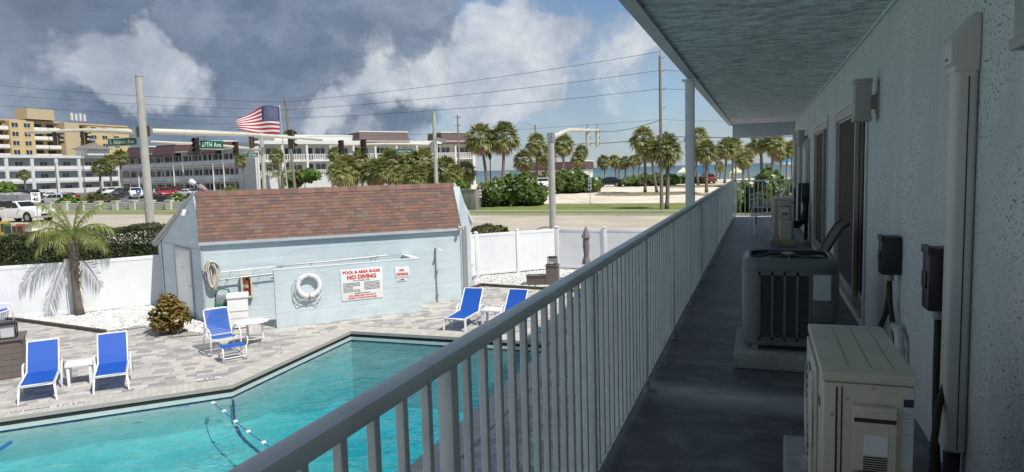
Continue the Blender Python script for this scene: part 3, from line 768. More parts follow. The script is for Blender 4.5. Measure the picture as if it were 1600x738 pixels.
for i in range(n):
    a, b = ins[i], ins[(i+1)%n]
    mb.add([(a[0],a[1],-.263),(b[0],b[1],-.263),(b[0],b[1],-2.9),(a[0],a[1],-2.9)], [(0,1,2,3)])
tag(mb.build('pool_basin', m_plaster, smooth='auto'), kind='structure')
# blue tile stripe across the slope break, on wall and floor
mb = MB(); t_ = Vector((-.62,.78)); q0 = Vector(xy(c1))+Vector((.06,-.03)); 
pts = []
for k in range(24):
    q = q0 + RD*(k*.3); pts.append(q)
for a, b in zip(pts, pts[1:]):
    w_ = RP*.035
    mb.add([(a.x-w_.x,a.y-w_.y,-.245-depthat(a.x-w_.x,a.y-w_.y)),(a.x+w_.x,a.y+w_.y,-.245-depthat(a.x+w_.x,a.y+w_.y)),(b.x+w_.x,b.y+w_.y,-.245-depthat(b.x+w_.x,b.y+w_.y)),(b.x-w_.x,b.y-w_.y,-.245-depthat(b.x-w_.x,b.y-w_.y))],[(0,1,2,3)])
q = q0; mb.add([(q.x-.03,q.y-.03,-.263),(q.x+.03,q.y-.02,-.263),(q.x+.03,q.y-.02,-.75),(q.x-.03,q.y-.03,-.75)],[(0,1,2,3)])
tag(mb.build('slope_line_tile', mat('slope_line_blue',(.01,.07,.22),.4,.15,6.)), kind='structure')
# water
def water_mats():
    def vol(s):
        v = s.n('VolumeAbsorption'); v.inputs['Color'].default_value = (.06,.885,.935,1); v.inputs['Density'].default_value = .66
        s.l(v.outputs[0], s.out.inputs['Volume'])
    s = N('pool_water'); w = s.wpos()
    n1 = s.noise(w, 1.6, 4, .6, dist=.8); n2 = s.noise(w, 7., 3, .55, dist=.5)
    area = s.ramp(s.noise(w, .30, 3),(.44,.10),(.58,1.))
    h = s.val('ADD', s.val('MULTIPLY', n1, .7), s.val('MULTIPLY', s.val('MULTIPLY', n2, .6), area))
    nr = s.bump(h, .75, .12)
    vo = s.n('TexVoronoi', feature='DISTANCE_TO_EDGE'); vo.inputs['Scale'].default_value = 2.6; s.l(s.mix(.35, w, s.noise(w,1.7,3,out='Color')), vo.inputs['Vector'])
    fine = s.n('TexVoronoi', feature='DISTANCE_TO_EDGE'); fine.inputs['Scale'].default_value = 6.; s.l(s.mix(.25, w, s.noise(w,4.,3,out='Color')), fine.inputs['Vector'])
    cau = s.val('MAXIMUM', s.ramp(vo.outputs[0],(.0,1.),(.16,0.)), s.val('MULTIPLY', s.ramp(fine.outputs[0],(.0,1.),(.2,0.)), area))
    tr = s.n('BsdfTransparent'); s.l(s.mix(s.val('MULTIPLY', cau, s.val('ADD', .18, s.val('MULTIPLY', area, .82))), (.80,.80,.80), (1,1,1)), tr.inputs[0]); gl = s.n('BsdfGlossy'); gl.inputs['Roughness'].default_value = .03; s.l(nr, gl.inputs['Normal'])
    fr_ = s.n('Fresnel'); fr_.inputs['IOR'].default_value = 1.33; s.l(nr, fr_.inputs['Normal'])
    # ripple lines: caustic light painted into the transparent tint; refraction share stays unused
    rf = s.n('BsdfRefraction'); rf.inputs['IOR'].default_value = 1.33; rf.inputs['Roughness'].default_value = 0.; s.l(nr, rf.inputs['Normal'])
    m1 = s.n('MixShader'); m1.inputs[0].default_value = .0; s.l(tr.outputs[0], m1.inputs[1]); s.l(rf.outputs[0], m1.inputs[2])
    m2 = s.n('MixShader'); s.l(fr_.outputs[0], m2.inputs[0]); s.l(m1.outputs[0], m2.inputs[1]); s.l(gl.outputs[0], m2.inputs[2])
    s.l(m2.outputs[0], s.out.inputs[0]); vol(s); a = s.mat
    s = N('pool_water_sides'); tr = s.n('BsdfTransparent'); s.l(tr.outputs[0], s.out.inputs[0]); vol(s)
    return [a, s.mat]
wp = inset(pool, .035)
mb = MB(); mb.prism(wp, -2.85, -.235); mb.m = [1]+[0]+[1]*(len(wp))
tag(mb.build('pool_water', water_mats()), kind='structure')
# depth marks on coping and tile
m_mtile = mat('worn_marker_tile', (.62,.60,.56), .6, .1, 5.)
def mark(px, py, lines, ang, size, label):
    p = onz(px,py,.024); t = thing('depth_marker', label, 'depth marker', p, ang, 'depth markers along the pool edge')
    MB().box(-.62 if len(lines)>9 else -.24,.62 if len(lines)>9 else .24,-.075,.075,0,.0035).build('marker_tile', m_mtile, t)
    text(lines, size, (0,0,.0045), m_signblk, t, rot=(0,0,0), bold=.004)
e1 = (c1-c0).normalized(); e2 = (c2-c1).normalized(); a1 = math.atan2(e1.y,e1.x); a2 = math.atan2(e2.y,e2.x)
mark(75,637,'NO DIVING   3 FT 6 IN',a1,.12,'white depth tile reading no diving below the left pair of loungers')
mark(327,592,'4 FT',a1,.13,'white four foot depth tile near the bend of the pool')
mark(440,552,'5 FT',a2,.13,'white depth tile on the slanting pool edge below the footstool')
# lane rope
rp = [onz(x,y,-.22) for x,y in ((333,630),(350,643),(368,659),(388,675),(412,692),(450,722),(500,760))]
rt = thing('float_rope', 'blue and white rope with white floats lying across the pool', 'rope', xy(rp[2])+(-.22,))
MB().tube([p-rp[2] for p in rp], .009, 6).build('rope', mat('blue_rope',(.03,.14,.42),.6,.2,9.), rt)
f0 = None
for p in rp:
    if f0 is None: f0 = MB().lathe([(.012,-.038),(.03,-.034),(.035,0),(.03,.034),(.012,.038)],14).build('float', m_white, rt, smooth=True); f0.location = p-rp[2]
    else: share(f0, rt, p-rp[2])
for o in rt.children:
    if o.name.startswith('float'): o.rotation_euler = (R(90),0,R(-40))
lb = thing('blue_pole', 'blue pole end reaching into the pool at the picture edge', 'pole', xy(onz(-10,708,-.2))+(-.2,))
MB().tube([(0,0,0),onz(17,692,-.23)-onz(-10,708,-.2)+Vector((0,0,.01))], .03, 8).build('pole_end', mat('blue_plastic',(.02,.13,.36),.4,.1,5.), lb)
# pool handrail at the right edge
hr = thing('pool_handrail', 'looped steel handrail at the shaded edge of the pool', 'handrail', (-4.6,14.6,0))
for y in (-.35,.35): MB().tube([(.35,y,0),(.35,y,.65),(.22,y,.80),(0,y,.80),(-.3,y,.45),(-.45,y,-.1),(-.45,y,-.7)], .022, 8).build('rail_tube', m_steel, hr, smooth=True)
# gravel beds and edging
def bed(name, pts): return tag(sheet(name, pts, [], .02, m_gravel), kind='structure')
gl_ = [onz(*p) for p in ((-120,520),(30,503),(165,521),(225,512),(268,528),(316,524),(330,512),(318,505))]
bed('gravel_bed', [xy(fl[0]-Vector((0,.5,0)))]+[xy(p) for p in gl_[:-1]]+[xy(HL(-.1,.3)),xy(HL(-.95,3.4)),xy(HL(-1.2,4.3)),xy(fl[3]),xy(fl[2]),xy(fl[1])])
gr_ = [onz(*p) for p in ((838,452.5),(752,447),(712,462))]
bed('gravel_bed', [xy(fr[0]),xy(HL(8.9,2.4)),xy(HL(8.25,.95)),xy(gr_[1]),xy(gr_[0]),(-5.,gr_[0].y+.5),(-4.6,27.9),xy(fr[2]),xy(fr[1])])
def stones(n, pts, label):           # loose stones giving the bed its lumps
    mb = MB(); rr = random.Random(3); P = [Vector(p) for p in pts]
    base = [Vector(v) for v in ((1,0,0),(-1,0,0),(0,1,0),(0,-1,0),(0,0,1),(0,0,-.6))]
    fc = [(0,2,4),(2,1,4),(1,3,4),(3,0,4),(2,0,5),(1,2,5),(3,1,5),(0,3,5)]
    def inside(p):
        c = False; m = len(P)
        for i in range(m):
            a, b = P[i], P[i-1]
            if (a.y>p.y)!=(b.y>p.y) and p.x < (b.x-a.x)*(p.y-a.y)/(b.y-a.y)+a.x: c = not c
        return c
    x0,x1 = min(p.x for p in P),max(p.x for p in P); y0,y1 = min(p.y for p in P),max(p.y for p in P); k = 0
    while k < n:
        p = Vector((rr.uniform(x0,x1), rr.uniform(y0,y1)))
        if not inside(p): continue
        s_ = rr.uniform(.022,.05); a = rr.uniform(0,6.3); M = Matrix.Rotation(a,3,'Z')
        mb.add([Vector((p.x,p.y,.03))+(M@Vector((v.x*s_*rr.uniform(.7,1.3),v.y*s_,v.z*s_*.7))) for v in base], fc); k += 1
    o = mb.build('gravel_stones', mat('white_stone',(.66,.65,.63),.8,.25,4.,world=True))
    return tag(o, label, 'gravel', kind='stuff')
stones(5200, [xy(p) for p in (onz(30,500),onz(165,519),onz(225,510),onz(316,522),onz(318,506),fl[3],fl[2],fl[1])], 'loose white stones in the bed below the palm')
stones(3600, [xy(p) for p in (fr[0]+Vector((.1,-.3,0)),HL(8.9,2.2),gr_[1],gr_[0],Vector((-6.,27.3,0)),fr[2]+Vector((0,-.3,0)),fr[1])], 'loose white stones in the bed by the lantern planter')
def edging(pts, label):
    t = thing('bed_edging', label, 'edging', pts[0]); 
    for a, b in zip(pts, pts[1:]):
        d = b-a; l_ = d.length; an = math.atan2(d.y,d.x)
        o = MB().box(0,l_,-.045,.045,0,.10).build('edging_timber', m_dark, t, bevel=.006); o.location = a-pts[0]; o.rotation_euler = (0,0,an)
edging([onz(-60,497),onz(28,502),onz(165,521)], 'dark timber edging of the gravel below the palm')
edging([gr_[2],gr_[1],gr_[0],onz(960,460)], 'dark timber edging of the gravel behind the right loungers')
# ------------------------------------------------------------------ vinyl fences
def fence(pts, label, h=1.78, step=2.4):
    t = thing('vinyl_fence', label, 'fence', pts[0]); o0 = pts[0]
    for a, b in zip(pts, pts[1:]):
        d = b-a; n = max(1, round(d.length/step)); an = math.atan2(d.y,d.x); w_ = d.length/n
        for i in range(n):
            q = a+d*(i/n)-o0
            pn = MB(); m_ = int(w_/.15)
            for k in range(m_):
                x0 = .07+(w_-.14)*k/m_; x1 = .07+(w_-.14)*(k+1)/m_
                pn.box(x0+.003,x1-.003,-.018,.018,.10,h-.16); pn.box(x0-.003,x0+.003,-.014,.014,.10,h-.16)
            po = pn.build('panel', m_vinyl, t); po.location = q; po.rotation_euler = (0,0,an)
            for z0_, z1_ in ((h-.18,h-.05),(.04,.16)):
                r_ = MB().box(.06,w_-.06,-.028,.028,z0_,z1_).build('fence_rail', m_vinyl, t, bevel=.006); r_.location = q; r_.rotation_euler = (0,0,an)
        for i in range(n+1):
            q = a+d*(i/n)-o0
            if i == n and b is not pts[-1]: continue
            p_ = MB().box(-.064,.064,-.064,.064,0,h).build('post', m_vinyl, t, bevel=.008)
            cp = MB(); cp.box(-.078,.078,-.078,.078,h+.001,h+.03); cp.add([(-.072,-.072,h+.03),(.072,-.072,h+.03),(.072,.072,h+.03),(-.072,.072,h+.03),(0,0,h+.07)],[(0,1,4),(1,2,4),(2,3,4),(3,0,4)]); cp.build('post_cap', m_vinyl, p_)
            p_.location = q; p_.rotation_euler = (0,0,an)
    return t
ft0 = onz(0,497)
fence([fl[0], fl[2]+Vector((-.1,.1,0)), fl[3]+(fl[3]-fl[2]).normalized()*.42], 'white vinyl privacy fence behind the feathery palm')
fence([onz(736,433.5), fr[0]+Vector((0.02,0,0)), fr[2]], 'white vinyl fence between the pool house and the fence corner', step=1.95)
fence([fr[2]+Vector((.06,-.02,0)), fr[3], fr[4], fr[5]], 'shaded white vinyl fence running right from the fence corner behind the railing', step=2.1)
# ------------------------------------------------------------------ pool house
ph = thing('pool_house', 'pale blue block pool house with a red-brown shingled roof', 'building', H0, HA)
ze = 2.43
_b = onz(254,476)-H0; BLc = (_b.dot(Hu),_b.dot(Hb))
FLc, FRc, BRc = (0,0), (7.83,0), (8.95,2.45)
zl = hgt(243,378,HL(*BLc)); zr = hgt(737,346,HL(*BRc)); rb = .38
al, zrl = Hpx(305,298,rb); ar, zrr = Hpx(702.5,288.5,rb)
zrd = (zrl+zrr)/2
mb = MB()
la, lb_ = (BLc[0]*rb/BLc[1]), rb; ra, rbb = 7.83+1.12*rb/2.45, rb
mb.add([(0,0,0),(7.83,0,0),(*BRc,0),(*BLc,0),(0,0,ze),(7.83,0,ze),(*BRc,zr),(*BLc,zl),(la,rb,zrd-.12),(ra,rb,zrd-.12)],
       [(0,1,5,4),(1,2,6,9,5),(2,3,7,6),(3,0,4,8,7),(4,5,9,8),(8,9,6,7)])
mb.build('wall', m_block, ph)
# roof: steep shingled front, low rear slope
E0, E1 = (-.06,-.11,ze-.03), (7.90,-.11,ze-.03)
G0, G1 = (al,rb,zrd), (min(ar+.1,7.95),rb,zrd)
K0, K1 = (BLc[0]-.14,BLc[1]+.12,zl-.04), (BRc[0]+.10,BRc[1]+.12,zr-.04)
def slope(a,b,c,d,t=.05):
    a,b,c,d = map(Vector,(a,b,c,d)); nn = (b-a).cross(d-a).normalized()*t
    o = MB().add([a,b,c,d,a-nn,b-nn,c-nn,d-nn],[(0,1,2,3),(7,6,5,4),(0,4,5,1),(1,5,6,2),(2,6,7,3),(3,7,4,0)])
    return o, (a,b,c,d)
o, (a,b,c,d) = slope(E0,E1,G1,G0,.04)
ro = o.build('roof', m_shingle, ph); me = ro.data; uv = me.uv_layers.new(name='UVMap')
tu = (b-a).normalized(); tv = (d-a)-tu*(d-a).dot(tu); tv.normalize()
for l_ in me.loops: w_ = me.vertices[l_.vertex_index].co-a; uv.data[l_.index].uv = (w_.dot(tu), w_.dot(tv))
o, _ = slope((G0[0],rb+.02,zrd),(G1[0],rb+.02,zrd),K1,K0,.05)
rr_ = o.build('rear_roof', m_grey, ph)
cp = MB(); n_ = 26
for k in range(n_):
    x0 = G0[0]+(G1[0]-G0[0])*k/n_; x1 = G0[0]+(G1[0]-G0[0])*(k+1)/n_
    cp.add([(x0-.01,rb-.06,zrd-.165+.012),(x1,rb-.06,zrd-.165+.006),(x1,rb,zrd+.010),(x0-.01,rb,zrd+.016),(x1,rb+.14,zrd-.04),(x0-.01,rb+.14,zrd-.03)],[(0,1,2,3),(3,2,4,5)])
rc = cp.build('ridge_cap', m_shingle, ph); uv = rc.data.uv_layers.new(name='UVMap')
for l_ in rc.data.loops: co = rc.data.vertices[l_.vertex_index].co; uv.data[l_.index].uv = (co.x*.9, co.y+20.03)
m_metal = mat('grey_flashing', (.42,.43,.43), .4, .1, 5., metal=.3)
def barge(a, b, w_=.16, t=.05, sgn=1):
    a, b = Vector(a), Vector(b); dz = Vector((0,0,-w_)); nx = Vector(((b-a).y,-(b-a).x,0)).normalized()*t*sgn
    return MB().add([a,b,b+dz,a+dz,a+nx,b+nx,b+nx+dz,a+nx+dz],[(0,1,2,3),(7,6,5,4),(0,4,5,1),(1,5,6,2),(2,6,7,3),(3,7,4,0)])
barge((al-.03,rb+.1,zrd+.02),(K0[0]-.0,K0[1],K0[2]+.05),.14,.05,-1).build('barge_board', m_metal, ph)
barge((al+.0,rb+.1,zrd-.10),(K0[0]+.05,K0[1]-.05,K0[2]-.07),.07,.03,-1).build('barge_board', m_fascia, ph)
barge((G1[0]+.05,rb+.05,zrd+.02),(K1[0],K1[1],K1[2]+.05),.12,.05,1).build('barge_board', m_vinyl, ph)
barge((G1[0]+.02,rb+.05,zrd-.10),(K1[0]-.03,K1[1]-.05,K1[2]-.07),.05,.03,1).build('barge_board', m_metal, ph)
MB().box(-.06,7.9,-.115,-.112,ze-.10,ze-.01).box(-.06,7.9,-.11,-.003,ze-.095,ze-.075).build('eave_fascia', m_fascia, ph)
# left side wall frame: s along wall from front corner to the rear
sd = Vector((BLc[0],BLc[1],0)).normalized(); san = math.atan2(-sd.y,-sd.x)
def side(s, z): return (sd.x*s, sd.y*s, z)
def Spx(x, y):
    n3 = Hu*(-sd.y)+Hb*sd.x; p = onpl(x,y,H0,n3); d = p-H0
    return Vector((d.dot(Hu),d.dot(Hb),0)).dot(sd), p.z
s1,zt1 = Spx(297,383); s2,_ = Spx(273.7,383.5); 
dw = s2-s1; dtop = 2.08
dr = MB().box(0,dw,-.035,-.004,.04,dtop).build('door', m_white, ph, bevel=.004); dr.location = side(s2,0); dr.rotation_euler = (0,0,san)
fr0 = MB().box(-.07,-.005,-.05,-.002,0,dtop+.07).box(dw+.005,dw+.07,-.05,-.002,0,dtop+.07).box(-.005,dw+.005,-.05,-.002,dtop+.005,dtop+.07).build('door_frame', m_fascia, ph); fr0.location = side(s2,0); fr0.rotation_euler = (0,0,san)
hd = MB().tube([(dw-.08,-.036,1.0),(dw-.08,-.075,1.0),(dw-.2,-.078,1.0)], .011, 8).lathe([(.028,0),(.028,.006)],10,(dw-.08,-.04,.995)).build('handle', m_steel, dr)
text('POOL ROOM', .055, (dw*.5,-.0365,1.52), m_signblk, dr, name='door_lettering')
MB().box(dw-.5,dw+.1,-.5,-.08,.022,.06).build('door_mat', m_black, ph).matrix_local = Matrix.Translation(side(s2,0)) @ Matrix.Rotation(san,4,'Z')
ld = MB().box(0,4.5,-.012,-.002,zl+.0,zl+.035).build('siding_ledge', m_fascia, ph); ld.location = side(4.5,0); ld.rotation_euler = (0,0,san)
ss,sz = Spx(252,372); cd = MB().tube([(0,-.015,sz),(0,-.015,.1)], .014, 6).build('conduit', m_grey, ph); cd.location = side(min(ss,4.1),0); cd.rotation_euler = (0,0,san)
MB().box(-.03,.03,-.012,.03,0,ze-.1).build('corner_trim', m_fascia, ph).location = (0,0,0)
# gutter downspout at the right corner
gd = MB().box(7.95,8.03,.02,.10,.12,ze-.1); gd.tube([(7.99,.06,.2),(8.02,.0,.08),(8.06,-.1,.04)], .04, 8); gd.tube([(7.99,.06,ze-.15),(7.93,.02,ze-.05),(7.85,-.05,ze-.03)], .035, 8)
gd.build('downspout', m_grey, ph, bevel=0)
MB().box(8.10,8.16,.25,.31,.12,ze).build('downspout', m_grey, ph)
MB().box(7.98,8.32,-.06,.5,0.005,.15).build('splash_block', m_trex, ph)
# gable floodlight
s3,z3 = Spx(293,332)
fo = thing('floodlight', 'white floodlight tilted on the shaded gable of the pool house', 'floodlight', HL(*side(s3,0)[:2],z3), HA+san)
MB().bc((0,-.12,0),(.16,.09,.20),rx=R(-25)).build('lamp_head', m_white, fo, bevel=.015); MB().tube([(0,0,0),(0,-.1,0)], .02, 8).build('wall_arm', m_white, fo)
pr = thing('flood_lamp', 'grey security lamp with a dusky pink hood on the roof peak', 'lamp', HL(al+.05,rb+.35,zrd-.04), HA)
MB().tube([(0,0,0),(0,0,.22),(-.06,.0,.28)], .02, 8).build('lamp_stem', m_grey, pr)
MB().lathe([(.03,0),(.075,.03),(.085,.16),(.05,.2)],12).build('lamp_head', m_vinyl, pr, smooth=True).matrix_local = Matrix.Translation((-.06,0,.26)) @ Matrix.Rotation(R(-50),4,'Y')
MB().lathe([(.09,0),(.08,.22),(.06,.30)],12).build('lamp_hood', mat('dusky_pink_cloth',(.33,.22,.24),.8,.1,5.), pr, smooth=True).matrix_local = Matrix.Translation((.02,0,.22)) @ Matrix.Rotation(R(130),4,'Y')
# enclosure wall in front of the house
ea, eb = HL(0,0), None
q1 = onz(433,513)-H0; q2 = onz(660,487)-H0
A_, B_ = Vector((q1.dot(Hu),q1.dot(Hb),0)), Vector((q2.dot(Hu),q2.dot(Hb),0))
ean = HA+math.atan2((B_-A_).y,(B_-A_).x); eL = (B_-A_).length; eo = HL(A_.x,A_.y); eh = 1.65
ew = thing('enclosure_wall', 'low pale blue block wall carrying the pool rules sign', 'wall', eo, ean)
retl = -B_.y/math.cos(ean-HA)-.02
MB().box(0,eL,0,.2,0,eh).box(eL-.2,eL,.2,retl,0,eh).build('block_wall', m_block, ew)
MB().box(-.01,eL+.01,-.006,.206,eh+.001,eh+.012).box(eL-.21,eL+.01,.206,retl,eh+.001,eh+.012).build('wall_top', mat('pale_cap_paint',(.66,.72,.74),.6,.06,4.), ew)  # cap in a paler paint than the block wall
Eu = Vector((math.cos(ean),math.sin(ean),0)); En = Vector((math.sin(ean),-math.cos(ean),0))
def Epx(x,y,off=.0):
    p = onpl(x,y,eo+En*off,En); return p
# pool rules sign
def board(px4, label, off=.02):
    ps = [Epx(x,y,off) for x,y in px4]; c = sum(ps,Vector())/4; wd = ((ps[1]-ps[0]).length+(ps[2]-ps[3]).length)/2; ht = ((ps[3]-ps[0]).length+(ps[2]-ps[1]).length)/2
    t = thing('wall_sign', label, 'sign', c, ean)
    MB().box(-wd/2,wd/2,0,.018,-ht/2,ht/2).build('sign_board', m_signw, t, bevel=.003)
    return t, wd, ht
t, wd, ht = board(((532,423),(597,417),(598.5,464.5),(534,471.5)), 'large white pool rules board with red and black lettering')
def ln(body, z, w_, size, m, x=0, al='CENTER', b=.0):
    o = text(body, size, (x,-.003,z), m, t, bold=b, align=al)
    if w_: o.scale = (w_/max(.01,o.dimensions.x if o.dimensions.x else 1),1,1)
    return o
def fit(body, z, width, size, m, x=0, al='CENTER', b=0.):
    o = text(body, size, (x,-.003,z), m, t, bold=b, align=al)
    xs = [v.co.x for v in o.data.vertices]; w_ = max(xs)-min(xs); o.scale = (width/w_,1,1); return o
h_ = ht
fit('POOL & AREA RULES', h_*.40, wd*.90, h_*.125, m_signred, b=.006)
fit('NO DIVING', h_*.235, wd*.70, h_*.185, m_signred, b=.009)
fit('FOR SWIMMERS ONLY', h_*.125, wd*.42, h_*.05, m_signblk, b=.001)
lf = ['NO GLASS OR FOOD IN POOL','SHOWER BEFORE ENTERING','NO ANIMALS IN POOL AREA','POOL HOURS','DAWN TO DUSK','CHILDREN MUST BE WITH ADULT','DO NOT SWALLOW POOL WATER']
rt_ = ['NO RUNNING OR ROUGH PLAY','MAX BATHING LOAD 26','NO DIVING OR JUMPING','NO DIAPERS IN POOL','ENTER AT YOUR OWN RISK','REGISTERED GUESTS ONLY']
for i, b_ in enumerate(lf): fit(b_, h_*(.055-.046*i), wd*(.40 if len(b_)>15 else .22), h_*.042, m_signblk, -wd*.45, 'LEFT', .0012)
for i, b_ in enumerate(rt_): fit(b_, h_*(.055-.046*i), wd*.38, h_*.042, m_signblk, wd*.05, 'LEFT', .0012)
fit('BATHING LOAD 26', -h_*.285, wd*.36, h_*.045, m_signblk, b=.002)
fit('NO LIFEGUARD ON DUTY', -h_*.36, wd*.66, h_*.075, m_signred, b=.003)
fit('SWIM AT YOUR OWN RISK', -h_*.44, wd*.70, h_*.07, m_signred, b=.003)
t, wd, ht = board(((617,419),(639,416.5),(639.5,432),(617.5,434.5)), 'small white no diving sign right of the rules board'); h_ = ht
fit('NO', h_*.20, wd*.35, h_*.36, m_signred, b=.006); fit('DIVING', -h_*.22, wd*.82, h_*.36, m_signred, b=.006)
t, wd, ht = board(((621,436),(635,434.5),(635.5,438.7),(621.5,440.2)), 'tiny white plate reading five feet under the small no diving sign'); h_ = ht
fit('5 FEET', 0, wd*.6, h_*.7, m_signblk, b=.003)
# life ring
rc_ = Epx(482.5,446.5,.10); lr = thing('life_ring', 'white life ring with a loose rope hung on the low blue wall', 'life ring', rc_, ean)
MB().tube([(.30*math.cos(R(a)),0,.30*math.sin(R(a))) for a in range(0,360,10)], .066, 12, closed=True).build('ring_body', m_white, lr, smooth=True)
for a in (45,135,225,315):
    MB().tube([((.30+.069*math.cos(R(k)))*math.cos(R(a)), .069*math.sin(R(k)), (.30+.069*math.cos(R(k)))*math.sin(R(a))) for k in range(0,360,30)], .012, 5, closed=True).build('ring_band', m_vinyl, lr)
rpm = mat('white_rope',(.66,.65,.62),.8,.1,9.)
gp = []
for a in range(0,360,12): 
    k = .40+.045*abs(math.sin(R(a*2))); gp.append((k*math.cos(R(a)),-.02,k*math.sin(R(a))-.01))
MB().tube(gp, .010, 6, closed=True).tube([(-.32,-.03,.1),(-.40,-.04,-.18),(-.30,-.05,-.42),(-.1,-.05,-.35),(.05,-.06,-.28),(.25,-.05,-.44),(.36,-.04,-.2)], .010, 6).build('grab_rope', rpm, lr, smooth=True)
MB().tube([(0,.09,.28),(0,-.06,.28),(0,-.08,.33)], .012, 6).box(-.03,.03,.088,.099,.2,.36).build('hook', m_steel, lr)
MB().tube([(0,-.02,-.24),(0,-.09,-.30),(0,-.05,-.38)], .022, 8).build('rope_knot', mat('orange_rope_knot',(.50,.20,.06),.7,.1,9.), lr)
# long poles on hooks across the house wall
def wp(name, pa, pb, off, r_, label, m=m_white):
    a, za = Hpx(*pa,-off); b, zb = Hpx(*pb,-off)
    t = thing(name, label, 'pole', HL(a,-off,za), HA, 'pool poles on the house wall')
    MB().tube([(0,0,0),(b-a,0,zb-za)], r_, 8).build('pole_tube', m, t)
    for f_ in (.06,.34,.93):
        x_ = (b-a)*f_; z_ = (zb-za)*f_; MB().tube([(x_,off-.005,z_-.04),(x_,-r_-.02,z_-.04),(x_,-r_-.025,z_+.02)], .009, 6).build('hook', m_grey, t)
wp('pool_pole', (343,426), (606,399), .14, .020, 'upper white pool pole hung across the house wall')
wp('pool_pole', (343,437), (520,417), .16, .020, 'lower white pool pole hung across the house wall')
wp('pool_pole', (430,416.5), (592,402.5), .24, .012, 'thin dark pool pole resting above the low wall', m_grey)
# coiled white hose
a, z = Hpx(332,430,-.10); hs = thing('coiled_hose', 'cream vacuum hose coiled and hung at the corner of the pool house', 'hose', HL(a,-.08,z), HA)
hm = mat('cream_hose',(.58,.55,.48),.5,.1,9.)
hb = MB()
for k in range(9): 
    w_ = .14+.012*k; h1 = .25+.025*(k%4); hb.tube([((.05+.022*k)*math.cos(R(q_))*(1 if q_<180 else .7)+.03*math.sin(k*2.1),-.03*(k%4)+.02*math.sin(q_*.05+k),.06+(.30+.012*k)*math.sin(R(q_))*(.9 if q_<180 else 1.25)) for q_ in range(0,360,18)], .023, 6, closed=True)
hb.build('hose_coil', hm, hs, smooth=True)
MB().tube([(.0,0,-.3),(.05,.0,-.5),(.12,.02,-.6),(.28,.03,-.68)], .02, 6).build('hose_tail', hm, hs, smooth=True)
MB().tube([(0,.075,.3),(0,-.16,.3),(0,-.18,.36)], .012, 6).build('hook', m_steel, hs)
# fire extinguisher cabinet
a, z = Hpx(385.5,447,-.16); fc_ = thing('extinguisher_cabinet', 'cream framed cabinet with a red fire extinguisher behind its window', 'cabinet', HL(a,-.002,z), HA)
m_crm = mat('cream_cabinet',(.62,.57,.42),.4,.06,6.)
MB().box(-.16,.16,-.16,-.001,-.36,-.31).box(-.16,.16,-.16,-.001,.31,.36).box(-.16,-.11,-.16,-.001,-.31,.31).box(.11,.16,-.16,-.001,-.31,.31).box(-.11,.11,-.02,-.001,-.31,.31).build('cabinet_frame', m_crm, fc_)
ex = MB().lathe([(.055,-.27),(.06,-.26),(.06,.06),(.03,.12),(.02,.16)],14,(0,-.09,0)).build('extinguisher', mat('extinguisher_red',(.35,.025,.015),.35,.1,5.), fc_, smooth='auto')
MB().box(-.03,.045,-.10,-.07,.16,.21).tube([(.04,-.09,.18),(.08,-.09,.1),(.075,-.09,-.1)], .01, 6).build('extinguisher_head', m_black, fc_)
MB().box(-.05,.05,-.153,-.1515,-.06,.04).build('label', mat('tan_label',(.5,.36,.18),.6,.1,5.), ex)
# hose reel
p = onz(352,505); d_ = p-H0; hrl = thing('hose_reel', 'green garden hose reel against the pool house wall', 'hose reel', HL(d_.dot(Hu),-.42), HA)
m_gr = mat('green_hose_reel',(.02,.16,.10),.45,.1,5.); m_rg = mat('grey_reel_drum',(.22,.24,.25),.5,.1,5.)
for x in (-.22,.22): MB().tube([(x,-.2,0),(x,-.16,.6),(x*.9,-.1,.82),(x*.9,.1,.82),(x,.16,.6),(x,.2,0)], .022, 8).build('reel_frame', m_gr, hrl, smooth=True)
MB().tube([(-.22,0,.82),(-.15,0,1.02),(0,0,1.08),(.15,0,1.02),(.22,0,.82)], .024, 8).build('handle', m_gr, hrl, smooth=True)
m1 = MB(); 
for k in range(6): m1.tube([(-.14+.056*k,.21*math.cos(R(q_)),.55+.21*math.sin(R(q_))) for q_ in range(0,360,20)], .03, 6, closed=True)
m1.build('hose_drum', m_gr, hrl, smooth=True)
MB().box(-.19,.19,-.19,.1,.62,.86).build('reel_box', m_rg, hrl, bevel=.03)
# trash bin
p = onz(374,512.5); tb = thing('trash_bin', 'white slatted trash bin with a rounded lid behind the blue armchair', 'bin', p+Hb*.1, HA)
MB().box(-.27,.27,-.26,.26,.03,.86).build('bin_body', m_white, tb, bevel=.02)
MB().box(-.30,.30,-.29,.29,.862,.98).build('lid', m_white, tb, bevel=.04, seg=3)
MB().box(-.26,.26,-.266,-.2595,.50,.52).box(-.22,.22,-.264,-.2595,.30,.312).build('bin_seam', m_grey, tb)
# shower pipe, camera
a, z = Hpx(680.5,388,-.05); sh = thing('shower_pole', 'thin grey outdoor shower pipe on the pool house wall', 'shower', HL(a,-.03,.005), HA)
MB().tube([(0,0,0),(0,0,z)], .022, 8).build('shower_pipe', m_grey, sh)
MB().tube([(0,0,z),(.03,-.08,z+.02),(.08,-.22,z-.02)], .014, 6).lathe([(.02,.0),(.05,-.03),(.05,-.04)],10,(.09,-.24,z-.02)).build('shower_head', m_white, sh, smooth='auto')
for zz in (.22,.95,1.02): MB().lathe([(.03,0),(.03,.05)],8,(.02,-.05,zz)).build('valve', m_grey, sh)
a, z = Hpx(717,358,-.10); cm = thing('security_camera', 'white bullet camera under the eave at the right end of the pool house', 'camera', HL(a,-.115,z), HA)
MB().lathe([(.045,0),(.05,.03),(.05,.16),(.03,.19)],12).build('camera_body', m_white, cm, smooth='auto').matrix_local = Matrix.Translation((0,0,0)) @ Matrix.Rotation(R(70),4,'X') @ Matrix.Rotation(R(18),4,'Y')
